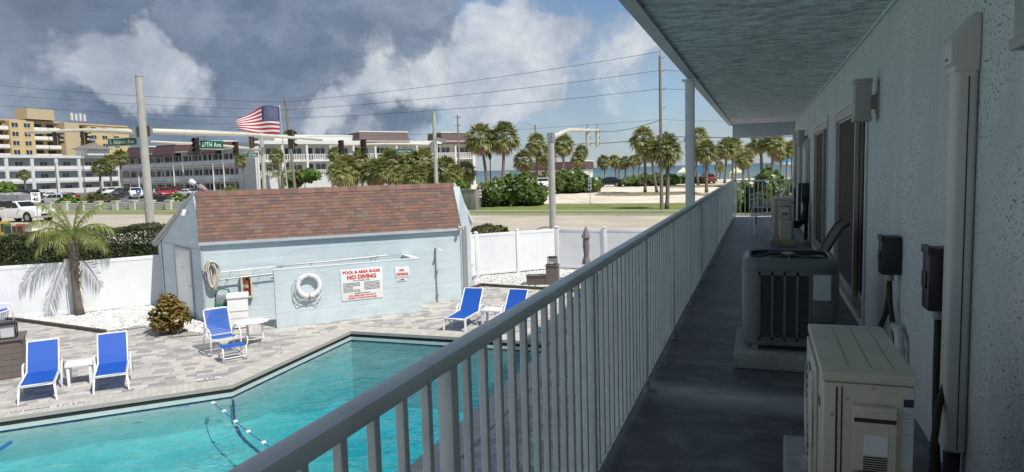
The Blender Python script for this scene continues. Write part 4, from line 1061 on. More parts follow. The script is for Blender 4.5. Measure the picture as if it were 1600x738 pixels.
MB().lathe([(.034,-.002),(.001,-.003)],12).build('lens', m_black, cm).matrix_local = Matrix.Rotation(R(70),4,'X') @ Matrix.Rotation(R(18),4,'Y') @ Matrix.Translation((0,0,.192))
MB().lathe([(.05,0),(.05,.02)],12).tube([(0,0,0),(0,0,-.09)], .018, 8).build('mount', m_white, cm).location = (0,.02,.08)
# ------------------------------------------------------------------ pool furniture
def chaise_mesh():
    t = thing('chaise_lounge', 'x', 'lounge chair', (0,0,0), 0, 'blue sling chaise lounges by the pool')
    w_ = .33
    fr_ = MB()
    for x in (-w_,w_): fr_.box(x-.022,x+.022,0,1.9,.315,.355)
    fr_.box(-w_+.022,w_-.022,0,.045,.315,.355).box(-w_+.022,w_-.022,1.855,1.9,.315,.355)
    fr_.build('frame', m_white, t, bevel=.012)
    for x in (-w_,w_):
        s_ = 1 if x > 0 else -1
        MB().add([(x-.025,.0,.315),(x+.025,.0,.315),(x+.025,.09,.315),(x-.025,.09,.315),(x-.018+s_*.03,-.05,0),(x+.018+s_*.03,-.05,0),(x+.018+s_*.03,0,0),(x-.018+s_*.03,0,0)],[(0,1,2,3),(7,6,5,4),(0,4,5,1),(1,5,6,2),(2,6,7,3),(3,7,4,0)]).build('leg', m_white, t)
        MB().tube([(x+s_*.05,1.75,0),(x+s_*.05,1.55,.30),(x+s_*.06,1.35,.50),(x+s_*.06,1.15,.50),(x+s_*.05,1.0,.36),(x+s_*.05,.82,0)], .022, 8).build('leg', m_white, t, smooth=True)
    s1_ = MB(); n_ = 8
    ys_ = [.045+(1.12-.045)*k/n_ for k in range(n_+1)]
    for k in range(n_): s1_.add([(-w_+.02,ys_[k],.345-.012*math.sin(math.pi*k/n_)),(w_-.02,ys_[k],.345-.012*math.sin(math.pi*k/n_)),(w_-.02,ys_[k+1],.345-.012*math.sin(math.pi*(k+1)/n_)),(-w_+.02,ys_[k+1],.345-.012*math.sin(math.pi*(k+1)/n_))],[(0,1,2,3)])
    s1_.build('seat', m_sling, t, smooth=True)
    bk = MB(); L_ = .74; an = R(50); cy_, sy_ = math.cos(an), math.sin(an)
    P = lambda x,l,o=0: (x, 1.12+l*cy_-o*sy_, .345+l*sy_+o*cy_)
    for k in range(6):
        l0, l1 = L_*k/6, L_*(k+1)/6; f_ = lambda l: -.03*math.sin(math.pi*l/L_)
        bk.add([P(-w_+.02,l0,f_(l0)),P(w_-.02,l0,f_(l0)),P(w_-.02,l1,f_(l1)),P(-w_+.02,l1,f_(l1))],[(0,1,2,3)])
    b_ = bk.build('backrest', m_sling, t, smooth=True)
    bf = MB()
    for x in (-w_+.01,w_-.01): bf.tube([P(x,-.02),P(x,L_)], .018, 8)
    bf.tube([P(-w_+.01,L_),P(w_-.01,L_)], .02, 8); bf.build('back_frame', m_white, b_)
    MB().tube([P(-.31,.45,-.03),(-.31,1.7,.33),(.31,1.7,.33),P(.31,.45,-.03)], .012, 6).build('back_prop', m_white, t)
    return t
def place_ch(front, hinge):
    a = onz(*front,.335); b = onz(*hinge,.335); d = (b-a); an = math.atan2(d.y,d.x)-R(90)
    return (a.x,a.y,0), an
ch = chaise_mesh(); ch['label'] = 'blue sling chaise at the left, nearest the brown planter box'
ch.scale = (.88,.97,1); ch.location, an = place_ch((57,602),(69,577)); ch.rotation_euler = (0,0,an)
l2, an2 = place_ch((172.5,587),(177.5,563.5)); dup(ch, l2, an2, 'blue sling chaise right of the small square table, second from the planter box')
l3, an3 = place_ch((710,499),(740,482)); dup(ch, l3, an3, 'blue sling chaise in full view near the end of the low blue wall')
l4, an4 = place_ch((779,502),(809,485)); dup(ch, l4, an4, 'blue sling chaise half hidden behind the top of the balcony railing')
p5 = onz(905,486); dup(ch, p5, an3-.1, 'blue sling chaise glimpsed through the balusters near the pool handrail')
def side_table(p, rz, label, first=None):
    if first: return dup(first, p, rz, label)
    t = thing('side_table', label, 'side table', p, rz, 'small white square side tables')
    tp = MB()
    for k in range(5): tp.box(-.24,.24,-.235+.096*k,-.235+.096*k+.086,.425,.45)
    tp.box(-.25,.25,-.25,-.236,.40,.45).box(-.25,.25,.241,.255,.40,.45).box(-.25,-.241,-.236,.241,.40,.45).box(.241,.25,-.236,.241,.40,.45)
    tp.build('table_top', m_white, t, bevel=.004)
    for x in (-.2,.2):
        for y in (-.2,.2): MB().box(x-.028,x+.028,y-.028,y+.028,0,.40).build('leg', m_white, t, bevel=.005)
    return t
q = onz(124,566,.44); tt = side_table((q.x,q.y,0), (an+an2)/2, 'white square side table between the two left loungers')
q = onz(768,483,.44); side_table((q.x,q.y,0), an3, 'white square side table between the two right loungers', tt)
# strap armchair
def strap_chair(p, rz, label):
    t = thing('strap_armchair', label, 'armchair', p, rz, 'blue strap armchairs')
    w_ = .29
    def arr(pts, y_=None): return pts
    for s_ in (-1,1):
        x = s_*w_
        MB().tube([(x,-.26,.40),(x,.0,.34),(x,.20,.40),(x,.34,.70),(x,.46,1.0)], .018, 8).build('side_rail', m_white, t, smooth=True)
        MB().tube([(x*1.2,-.36,0),(x*1.2,-.36,.48),(x*1.2,-.30,.60),(x*1.2,-.12,.645),(x*1.2,.12,.60),(x*1.15,.24,.50)], .02, 8).build('armrest', m_white, t, smooth=True)
        MB().tube([(x*1.2,.34,.02),(x*1.2,.34,.36),(x*1.1,.22,.44)], .016, 8).build('leg', m_white, t, smooth=True)
        MB().tube([(x*1.2,-.36,.02),(x*1.2,.34,.02)], .016, 8).build('base_runner', m_white, t)
    MB().tube([(-w_*1.2,.34,.02),(w_*1.2,.34,.02)], .014, 8).build('cross_tube', m_white, t); MB().tube([(-w_,-.26,.40),(-w_*.6,-.28,.36),(w_*.6,-.28,.36),(w_,-.26,.40)], .016, 8).build('cross_tube', m_white, t, smooth=True)
    MB().tube([(-w_,.46,1.0),(-w_*.7,.47,1.02),(w_*.7,.47,1.02),(w_,.46,1.0)], .024, 8).build('head_rail', m_white, t, smooth=True)
    def straps(pts, n_):
        mb_ = MB(); P_ = [Vector((0,*p_)) for p_ in pts]; ls = [(b-a).length for a,b in zip(P_,P_[1:])]; T = sum(ls)
        def at(d):
            for a,b,l_ in zip(P_,P_[1:],ls):
                if d <= l_: return a+(b-a)*(d/l_)
                d -= l_
            return P_[-1]
        for k in range(n_):
            a = at(T*(k+.16)/n_); b = at(T*(k+.84)/n_)
            mb_.add([(-w_-.015,a.y,a.z+.012),(w_+.015,a.y,a.z+.012),(w_+.015,b.y,b.z+.012),(-w_-.015,b.y,b.z+.012),(-w_-.015,a.y,a.z+.006),(w_+.015,a.y,a.z+.006),(w_+.015,b.y,b.z+.006),(-w_-.015,b.y,b.z+.006)],[(0,1,2,3),(7,6,5,4),(0,4,5,1),(2,6,7,3)])
        return mb_
    straps([(.20,.42),(.34,.70),(.455,.985)], 15).build('back_straps', m_strap, t)
    straps([(-.25,.40),(0,.345),(.18,.39)], 9).build('seat_straps', m_strap, t)
    return t
q = (onz(339,557.6)+onz(316,547)+onz(381,548))/3
fa = onz(339,557.6); ra_ = onz(316,547); fd = (fa-ra_).normalized(); rzc = math.atan2(fd.x,-fd.y)-.12
cpos = (onz(350,549)+onz(347,551))/2
a1_ = strap_chair((cpos.x,cpos.y,0), rzc, 'blue strap armchair with curved white arms beside the round table')
q = onz(3,505); dup(a1_, q-Vector((.15,0,0)), R(150), 'blue strap armchair cut off at the left picture edge')
po = onz(364,562); ot = thing('footstool', 'low blue strap footstool in front of the armchair', 'footstool', (po.x,po.y,0), rzc)
def ostraps():
    mb_ = MB()
    for k in range(8):
        y0_ = -.20+.05*k; mb_.box(-.27,.27,y0_+.004,y0_+.046,.335+.012*math.sin(math.pi*(k+.5)/8),.343+.012*math.sin(math.pi*(k+.5)/8))
    return mb_
ostraps().build('straps', m_strap, ot)
for x in (-.26,.26):
    MB().tube([(x,-.22,0),(x,-.20,.33),(x,.20,.33),(x,.22,0)], .018, 8).build('leg_frame', m_white, ot, smooth=True); MB().tube([(x,-.215,.09),(x,.215,.09)], .014, 8).build('runner', m_white, ot)
for y in (-.21,.21): MB().tube([(-.26,y,.10),(.26,y,.10)], .014, 8).build('cross_tube', m_white, ot)
q = onz(396,537); rt2 = thing('round_table', 'round white patio table beside the blue armchair', 'table', (q.x,q.y,0), .3)
tz = hgt(388,502,q)
MB().lathe([(.40,tz-.02),(.42,tz-.008),(.40,tz)],28).build('table_top', m_white, rt2, smooth='auto')
for k in range(3):
    a = R(120*k+20); MB().tube([(.24*math.cos(a),.24*math.sin(a),tz-.02),(.24*math.cos(a),.24*math.sin(a),.12),(.32*math.cos(a),.32*math.sin(a),0)], .018, 8).build('leg', m_white, rt2, smooth=True)
MB().tube([(.23*math.cos(R(a)),.23*math.sin(R(a)),.16) for a in range(0,360,24)], .012, 6, closed=True).build('brace_ring', m_white, rt2)
# planters and lanterns
def planter(loc, rz, tall, label):
    t = thing('planter_box', label, 'planter', loc, rz)
    return t
p = onz(39,589); pl_an = R(50); pb = planter((p.x,p.y,0), pl_an, 0, 'brown composite planter box at the left picture edge')
zt = hgt(37,527,p)
fv = MB(); 
for k in range(6): fv.box(-1.7,-.02,-.0,.02,.02+(zt-.08)/6*k,.02+(zt-.08)/6*(k+1)-.006)
for k in range(6): fv.box(-.02,0.0,.021,.75,.02+(zt-.08)/6*k,.02+(zt-.08)/6*(k+1)-.006)
fv.box(-1.68,-.022,.022,.73,.0,zt-.07); fv.build('box_body', m_trex, pb)
MB().box(-1.74,.04,-.04,.79,zt-.055,zt).build('box_cap', m_trex, pb, bevel=.006)
def lantern(loc, rz, label, w_=.15, h=.30):
    t = thing('lantern', label, 'lantern', loc, rz, 'black frame lanterns on the planters')
    mb_ = MB().box(-w_,w_,-w_,w_,0,.03).box(-w_,w_,-w_,w_,h-.03,h)
    for x in (-w_+.013,w_-.013):
        for y in (-w_+.013,w_-.013): mb_.box(x-.013,x+.013,y-.013,y+.013,.03,h-.03)
    mb_.build('lantern_frame', m_black, t, bevel=.003)
    MB().box(-w_*.72,w_*.72,-w_*.72,w_*.72,.031,h-.031).build('frosted_glass', mat('frosted_pane',(.55,.56,.55),.3,.04,4.), t)
q = onz(13,528,zt); lantern((q.x,q.y,zt+.001), pl_an, 'black lantern on the left planter box', .17, .34)
q = onz(1,529,zt); 
p = onz(864,446); zt2 = hgt(866,413.5,p); P2 = thing('planter_box', 'stepped brown composite planter by the right gravel bed', 'planter', (p.x,p.y,0), R(8))
MB().box(-.22,.22,-.22,.22,0,zt2-.03).build('box_body', m_trex, P2); MB().box(-.25,.25,-.25,.25,zt2-.029,zt2).build('box_cap', m_trex, P2, bevel=.005)
z3_ = hgt(845,430,p); MB().box(-.95,-.225,-.2,.2,0,z3_-.03).build('low_box', m_trex, P2); MB().box(-.98,-.225,-.23,.23,z3_-.029,z3_).build('low_cap', m_trex, P2, bevel=.005)
lantern((p.x,p.y,zt2+.001), R(8), 'black lantern on the stepped planter near the fence corner', .16, hgt(866,401,p)-zt2)
# closed umbrella
p = onz(917,440); zt4 = hgt(919,354,p); um = thing('closed_umbrella', 'furled mauve patio umbrella standing behind the railing', 'umbrella', (p.x,p.y,0), 0)
MB().tube([(0,0,0),(0,0,zt4)], .02, 8).build('pole', m_grey, um)
m_mauve = mat('mauve_canvas', (.23,.185,.22), .85, .15, 8., .3, 30.)
def folds(prof, n_=24, amp=.25):
    mb_ = MB(); b = 0
    for r_, z in prof:
        for j in range(n_): 
            a = 2*math.pi*j/n_; rr2 = r_*(1+amp*(1 if j%3==0 else -.5)*.8); mb_.v.append((rr2*math.cos(a),rr2*math.sin(a),z))
    for i in range(len(prof)-1):
        for j in range(n_): mb_.f.append((i*n_+j,i*n_+(j+1)%n_,(i+1)*n_+(j+1)%n_,(i+1)*n_+j)); mb_.m.append(0)
    return mb_
hh = zt4
folds([(.15,hh-1.42),(.12,hh-1.25),(.07,hh-1.08),(.09,hh-1.0),(.11,hh-.75),(.10,hh-.45),(.09,hh-.40)]).build('canopy', m_mauve, um, smooth=True)
folds([(.155,hh-.42),(.12,hh-.33),(.07,hh-.15),(.02,hh-.02)]).build('canopy_vent', m_mauve, um, smooth=True)
MB().tube([(.1*math.cos(R(a)),.1*math.sin(R(a)),hh-1.06) for a in range(0,360,30)], .012, 6, closed=True).build('tie_strap', m_mauve, um)
MB().lathe([(.28,0),(.28,.05),(.06,.09),(.03,.3)],16).build('base', m_black, um)
# ================================================================== street, beach, sea
G0Z = .6
xs_ = [-3000,-800,-300]+list(range(-200,201,20))+[300,800,3000]; ys_ = list(range(64,190,4))
loops = [[Vector((x,y,0)) for x,y in ((-3000,-2000),(3000,-2000),(3000,64),(-3000,64))],[Vector((*p,0)) for p in lot]]
tr_ = geometry.tessellate_polygon(loops); vs = [v for l in loops for v in l]
mb = MB(); mb.add([(v.x,v.y,G0Z-.016) for v in vs], [tuple(t) if (vs[t[1]]-vs[t[0]]).cross(vs[t[2]]-vs[t[0]]).z>0 else tuple(t)[::-1] for t in tr_])
nx = len(xs_)
mb.add([(x,y,terr(x,y)-.016) for y in ys_ for x in xs_], [(j*nx+i,j*nx+i+1,(j+1)*nx+i+1,(j+1)*nx+i) for j in range(len(ys_)-1) for i in range(nx-1)])
tag(mb.build('ground', m_sand), kind='structure')
def tsheet(name, pts, off, m, step=4):
    x0,x1,y0,y1 = pts; nx_ = max(1,int((x1-x0)/40)); ys2 = [y0]+[y for y in range(64,190,4) if y0+.01 < y < y1-.01]+[y1]
    xs2 = [x0+(x1-x0)*i/nx_ for i in range(nx_+1)]; k = len(xs2)
    return tag(MB().add([(x,y,terr(x,y)+off) for y in ys2 for x in xs2], [(j*k+i,j*k+i+1,(j+1)*k+i+1,(j+1)*k+i) for j in range(len(ys2)-1) for i in range(k-1)]).build(name, m), kind='structure')
SLP = -.077
def yr(x, y): return y+SLP*(x+14)
def band(name, y0, y1, z, m, x0=-600, x1=60, h=None):
    mb = MB(); v = [(x0,yr(x0,y0),z),(x1,yr(x1,y0),z),(x1,yr(x1,y1),z),(x0,yr(x0,y1),z)]
    if h is None: mb.add(v, [(0,1,2,3)])
    else: mb.add([(p[0],p[1],p[2]-h) for p in v]+v, [(4,5,6,7),(0,1,5,4),(1,2,6,5),(2,3,7,6),(3,0,4,7)])
    return tag(mb.build(name, m), kind='structure')
band('road', 37.5, 52.4, .592, m_road)
band('kerb', 52.4, 52.65, .71, m_walk, h=.3)
band('kerb', 37.2, 37.5, .70, m_walk, h=.3)
band('grass_verge', 52.65, 56.5, .700, m_grass)
band('sidewalk', 56.5, 57.15, .712, m_walk)
band('grass_verge', 57.15, 67.9, .704, m_grass, -30.5, 60)
band('grass_verge', 57.15, 60.6, .7045, m_grass, -600, -58.5)
tsheet('parking_lot', (-230,-58,64.8,150), .03, m_lot)
mk = MB()
def dash(x0, x1, y, w_): mk.add([(x0,yr(x0,y),.5965),(x1,yr(x1,y),.5965),(x1,yr(x1,y+w_),.5965),(x0,yr(x0,y+w_),.5965)],[(0,1,2,3)])
for x in range(-140,50,12): dash(x,x+3.6,41.3,.16); dash(x+3,x+6.6,48.9,.16)
dash(-600,60,44.6,.12); dash(-600,60,45.0,.12); dash(-600,60,51.9,.12)
tag(mk.build('road_markings', m_mark), kind='structure')
def island(cx, cy, rx, ry):
    n_ = 40; pts = [(cx+rx*math.cos(2*math.pi*k/n_)*(1+.08*math.sin(5*k)), cy+ry*math.sin(2*math.pi*k/n_)*(1+.1*math.cos(3*k))) for k in range(n_)]
    mb = MB(); mb.add([(cx,cy,terr(cx,cy)+.16)]+[(x,y,terr(x,y)+.005) for x,y in pts], [(0,1+k,1+(k+1)%n_) for k in range(n_)])
    return tag(mb.build('grass_island', m_dryg), kind='structure')
def dry():
    s = N('dry_beach_grass'); w = s.wpos(); n = s.noise(w, .8, 6, .65)
    c = s.mix(s.ramp(n,(.35,0.),(.65,1.)), (.13,.12,.04), (.27,.22,.12)); s.bsdf(c,.95,0,s.bump(n,.6,.06)); return s.mat
m_dryg = dry()
p = gnd(1010,303); island(p.x, p.y, 6.2, 3.2)
p = gnd(1085,291); island(p.x+2, p.y, 7., 3.)
p = gnd(1100,303); island(p.x+3, p.y-1, 4., 2.6)
tag(MB().quad((-30000,166,-1.35),(30000,166,-1.35),(30000,40000,-1.35),(-30000,40000,-1.35)).build('sea', m_sea), kind='structure')
# ------------------------------------------------------------------ vehicles
m_carw = mat('white_car_paint', (.72,.72,.71), .25, .03, 2., spec=.6)
m_cars = mat('silver_car_paint', (.50,.51,.52), .25, .04, 2., spec=.6)
m_cark = mat('black_car_paint', (.02,.024,.032), .2, .1, 2., spec=.6)
m_carr = mat('red_car_paint', (.30,.022,.02), .25, .08, 2., spec=.6)
m_cargy = mat('dark_grey_car_paint', (.06,.065,.07), .25, .08, 2., spec=.6)
m_tyre = mat('tyre_rubber', (.015,.015,.015), .8, .2, 9.)
m_red = mat('red_tail_lamp', (.4,.01,.01), .3, .1, 9.); m_lamp = mat('clear_lamp', (.6,.62,.62), .15, .05, 9.)
def car(kind, loc, rz, paint, label, s=1.0, group='cars parked behind the low white wall'):
    t = thing('pickup_truck' if kind == 'pickup' else 'parked_car', label, 'pickup' if kind == 'pickup' else 'car', loc, rz, group); t.scale = (s,s,s)
    if kind == 'pickup':
        L_,W_ = 5.8,1.0; body = [(-2.9,.55),(-2.9,1.12),(-.75,1.15),(1.25,1.18),(2.75,1.08),(2.9,.95),(2.9,.5),(2.35,.38),(-2.3,.38)]
        cab = [(-1.0,1.15),(-.85,1.85),(.35,1.88),(1.25,1.18)]; wx = (-1.85,1.85); wr = .41
    elif kind == 'suv':
        L_,W_ = 4.7,.94; body = [(-2.3,.5),(-2.32,1.05),(1.1,1.08),(2.15,.98),(2.34,.8),(2.34,.42),(1.9,.3),(-1.9,.3)]
        cab = [(-2.25,1.05),(-1.95,1.70),(.2,1.74),(1.15,1.08)]; wx = (-1.4,1.42); wr = .37
    elif kind == 'van':
        L_,W_ = 5.4,1.0; body = [(-2.7,.5),(-2.7,1.2),(1.6,1.2),(2.5,1.1),(2.7,.8),(2.7,.4),(2.2,.32),(-2.2,.32)]
        cab = [(-2.65,1.2),(-2.6,2.2),(1.0,2.25),(1.8,1.2)]; wx = (-1.6,1.7); wr = .36
    else:
        L_,W_ = 4.6,.91; body = [(-2.25,.55),(-2.28,.92),(-1.5,1.0),(1.0,.95),(2.1,.82),(2.3,.6),(2.28,.36),(1.9,.25),(-1.9,.25)]
        cab = [(-1.75,.98),(-.85,1.40),(.15,1.44),(1.15,.95)]; wx = (-1.38,1.4); wr = .33
    MX = Matrix.Rotation(R(90),4,'X')
    b_ = MB(); b_.prism([(x,z) for x,z in body[::-1]], -W_, W_, 0, MX).build('body', paint, t, bevel=.09, seg=3)
    g = MB(); n_ = len(cab); ins_ = .16
    top = max(z for x,z in cab); lo_ = min(z for x,z in cab)
    wz = lambda z: W_-.03-ins_*(z-lo_)/(top-lo_)
    g.add([(x,-wz(z),z) for x,z in cab]+[(x,wz(z),z) for x,z in cab], [tuple(range(n_)), tuple(range(n_,2*n_))[::-1]]+[(i,n_+i,n_+(i+1)%n_,(i+1)%n_) for i in range(n_)])
    cb = g.build('cabin', paint, t, bevel=.06, seg=2)
    # glazing, slightly proud of the cabin
    def lerp(a,b,f): return a+(b-a)*f
    x0,x1 = cab[0][0],cab[3][0]; tx0,tx1 = cab[1][0],cab[2][0]
    for sgn in (-1,1):
        nb = 3 if kind in ('suv','van') else 2
        for k in range(nb):
            f0, f1 = .06+k*(.88/nb), .06+(k+1)*(.88/nb)-.03
            zb, zt = lo_+.10*(top-lo_)+.05, top-.13
            fb, ft = (zb-lo_)/(top-lo_), (zt-lo_)/(top-lo_)
            xb0,xb1 = lerp(x0,tx0,fb), lerp(x1,tx1,fb); xt0,xt1 = lerp(x0,tx0,ft), lerp(x1,tx1,ft)
            q_ = [(lerp(xb0,xb1,f0),sgn*(wz(zb)+.012),zb),(lerp(xb0,xb1,f1),sgn*(wz(zb)+.012),zb),(lerp(xt0,xt1,f1),sgn*(wz(zt)+.012),zt),(lerp(xt0,xt1,f0),sgn*(wz(zt)+.012),zt)]
            MB().add(q_ if sgn < 0 else q_[::-1], [(0,1,2,3)]).build('side_window', m_glassd, t)
    def pane(xa,za,xb,zb,o):
        f0,f1 = .12,.88; p0 = (lerp(xa,xb,f0),lerp(za,zb,f0)); p1 = (lerp(xa,xb,f1),lerp(za,zb,f1))
        return [(p0[0]+o,-wz(p0[1])+.1,p0[1]+.012),(p0[0]+o,wz(p0[1])-.1,p0[1]+.012),(p1[0]+o,wz(p1[1])-.1,p1[1]+.012),(p1[0]+o,-wz(p1[1])+.1,p1[1]+.012)]
    MB().add(pane(x1,lo_,tx1,top,.012),[(0,1,2,3)]).build('windscreen', m_glassd, t)
    MB().add(pane(x0,lo_,tx0,top,-.012)[::-1],[(0,1,2,3)]).build('rear_window', m_glassd, t)
    if kind == 'pickup': MB().box(-2.8,-1.1,-.82,.82,1.125,1.15).build('bed_well', m_tyre, t)
    for x in wx:
        for sgn in (-1,1):
            w_ = MB().lathe([(wr*.6,-.11),(wr*.96,-.11),(wr,-.08),(wr,.08),(wr*.96,.11),(wr*.6,.11)],20).build('wheel', m_tyre, t, smooth='auto')
            w_.matrix_local = Matrix.Translation((x,sgn*(W_-.10),wr)) @ Matrix.Rotation(R(90),4,'X')
            MB().lathe([(wr*.6,-.115),(wr*.2,-.12),(.01,-.12),(.01,.12),(wr*.2,.12),(wr*.6,.115)],14).build('rim', m_steel, w_)
            MB().lathe([(wr+.10,-.002),(wr+.10,.0)],20).build('wheel_arch', m_tyre, t).matrix_local = Matrix.Translation((x,sgn*(W_+.004),wr+.03)) @ Matrix.Rotation(R(90),4,'X')
            if False: pass
    fx = max(x for x,z in body); rx_ = min(x for x,z in body)
    for sgn in (-1,1):
        MB().bc((fx-.10,sgn*(W_-.25),.82 if kind not in ('pickup','van') else .95),(.16,.34,.16)).build('headlight', m_lamp, t, bevel=.02)
        MB().bc((rx_+.05,sgn*(W_-.15),.86 if kind!='pickup' else .95),(.10,.22,.24)).build('tail_light', m_red, t, bevel=.02)
        MB().bc((x1-.25,sgn*(W_+.07),lo_+.10),(.12,.16,.14)).build('wing_mirror', paint, t, bevel=.02)
    MB().bc((fx-.02,0,.62),(.05,1.0,.22)).build('grille', m_tyre, t); MB().bc((fx-.0,0,.45),(.12,1.7,.16)).build('bumper', m_tyre if kind!='pickup' else m_grey, t, bevel=.03)
    return t
rd = 'cars near the road'
car('pickup', gnd(36,346.5), R(2), m_carw, 'white pickup truck passing left to right behind the feathery palm', 1.08, rd)
car('suv', gnd(88,322), R(184), m_cars, 'silver suv seen above the hood of the passing white pickup', 1.05, rd)
car('van', gnd(46,319), R(10), m_cargy, 'dark van behind the speed limit sign', 1.05, rd)
car('sedan', gnd(77,312), R(90), m_carw, 'white car parked at the foot of the white apartment block, left of the red one', 1.0)
car('sedan', gnd(104,314), R(180), m_carr, 'bright red car parked behind the leafy shrubs')
car('sedan', gnd(163,306), R(-60), m_cargy, 'dark car at the left end of the parked row, beside a white suv')
car('suv', gnd(178,307), R(-70), m_carw, 'white suv second from the left end of the parked row')
car('suv', gnd(190,309), R(-75), m_cargy, 'dark suv between two white vehicles in the parked row')
car('pickup', gnd(213,310), R(-40), m_carw, 'white pickup parked just left of the tall signal pole')
car('sedan', gnd(236,309), R(-60), m_cars, 'silver car half hidden by the tall signal pole')
car('pickup', gnd(256,311), R(-30), m_carr, 'red pickup parked just right of the tall signal pole')
car('suv', gnd(275,306), R(-60), mat('dark_red_car_paint',(.12,.012,.016),.25,.08,2.), 'dark red suv behind the white sedan and the red pickup')
car('sedan', gnd(293,309), R(175), m_carw, 'white sedan half hidden by the gable of the pool house')
car('sedan', gnd(264,323), R(0), m_cark, 'dark low car glimpsed through the gaps of the low white wall')
bl_ = 'cars by the beach'
car('suv', gnd(849,297.5), R(-75), m_carw, 'white jeep parked beside the big sea grape, facing the road', 1.0, bl_)
car('sedan', gnd(952,291.5), R(176), m_cark, 'black car parked on the sand before the beach shrubs', .98, bl_)
car('suv', gnd(1104,287), R(110), mat('faded_red_car_paint',(.17,.03,.03),.35,.08,2.), 'red jeep parked under the palms near the blue tarp', .86, bl_)
cv = gnd(18,321); t = thing('covered_trailer', 'trailer under a wrinkled grey tarpaulin at the left picture edge', 'trailer', cv, R(8))
mb = MB(); n1 = 9
for k in range(n1):
    x = -2.6+5.2*k/(n1-1); h_ = 1.9+.12*math.sin(k*2.3)
    for y,z in ((-1.05,.5),(-1.0,h_-.2),(-.5,h_),(.5,h_+.05),(1.0,h_-.2),(1.05,.5)): mb.v.append((x+.05*math.sin(y*5+k),y,z))
for k in range(n1-1):
    for j in range(5): mb.f.append((k*6+j,k*6+j+1,(k+1)*6+j+1,(k+1)*6+j)); mb.m.append(0)
mb.f += [(0,1,2,3,4,5)[::-1], tuple((n1-1)*6+j for j in range(6))]; mb.m += [0,0]
mb.build('tarpaulin', mat('grey_tarpaulin',(.30,.29,.30),.7,.3,2.,.4,4.), t)
for sgn in (-1,1):
    MB().lathe([(.2,-.1),(.32,-.1),(.32,.1),(.2,.1)],16).build('wheel', m_tyre, t).matrix_local = Matrix.Translation((0,sgn*.95,.32)) @ Matrix.Rotation(R(90),4,'X')
# ------------------------------------------------------------------ low white balustrade wall
m_cream = mat('cream_stucco_wall', (.60,.58,.50), .8, .1, 2.)
m_pinkw = mat('white_building_paint', (.60,.585,.55), .7, .06, .6)
bw = thing('balustrade_wall', 'low white wall of square pillars and louvred panels across the road', 'wall', (-78,63.9,.6))
pl_ = pn_ = None
for i in range(-6,7):
    x = i*2.86
    if pl_ is None:
        pl_ = MB().box(-.42,.42,-.3,.3,0,1.15).box(-.47,.47,-.35,.35,1.151,1.27).build('pillar', m_cream, bw); pl_.location.x = x
        q_ = MB()
        for k in range(4): q_.box(.43,2.43,-.06,.06,.12+k*.25,.28+k*.25)
        q_.box(.43,2.43,.07,.1,.05,1.0)
        pn_ = q_.build('louvred_panel', m_pinkw, bw); pn_.location.x = x
    else:
        share(pl_, bw, (x,0,0)); 
        if i < 6: share(pn_, bw, (x,0,0))
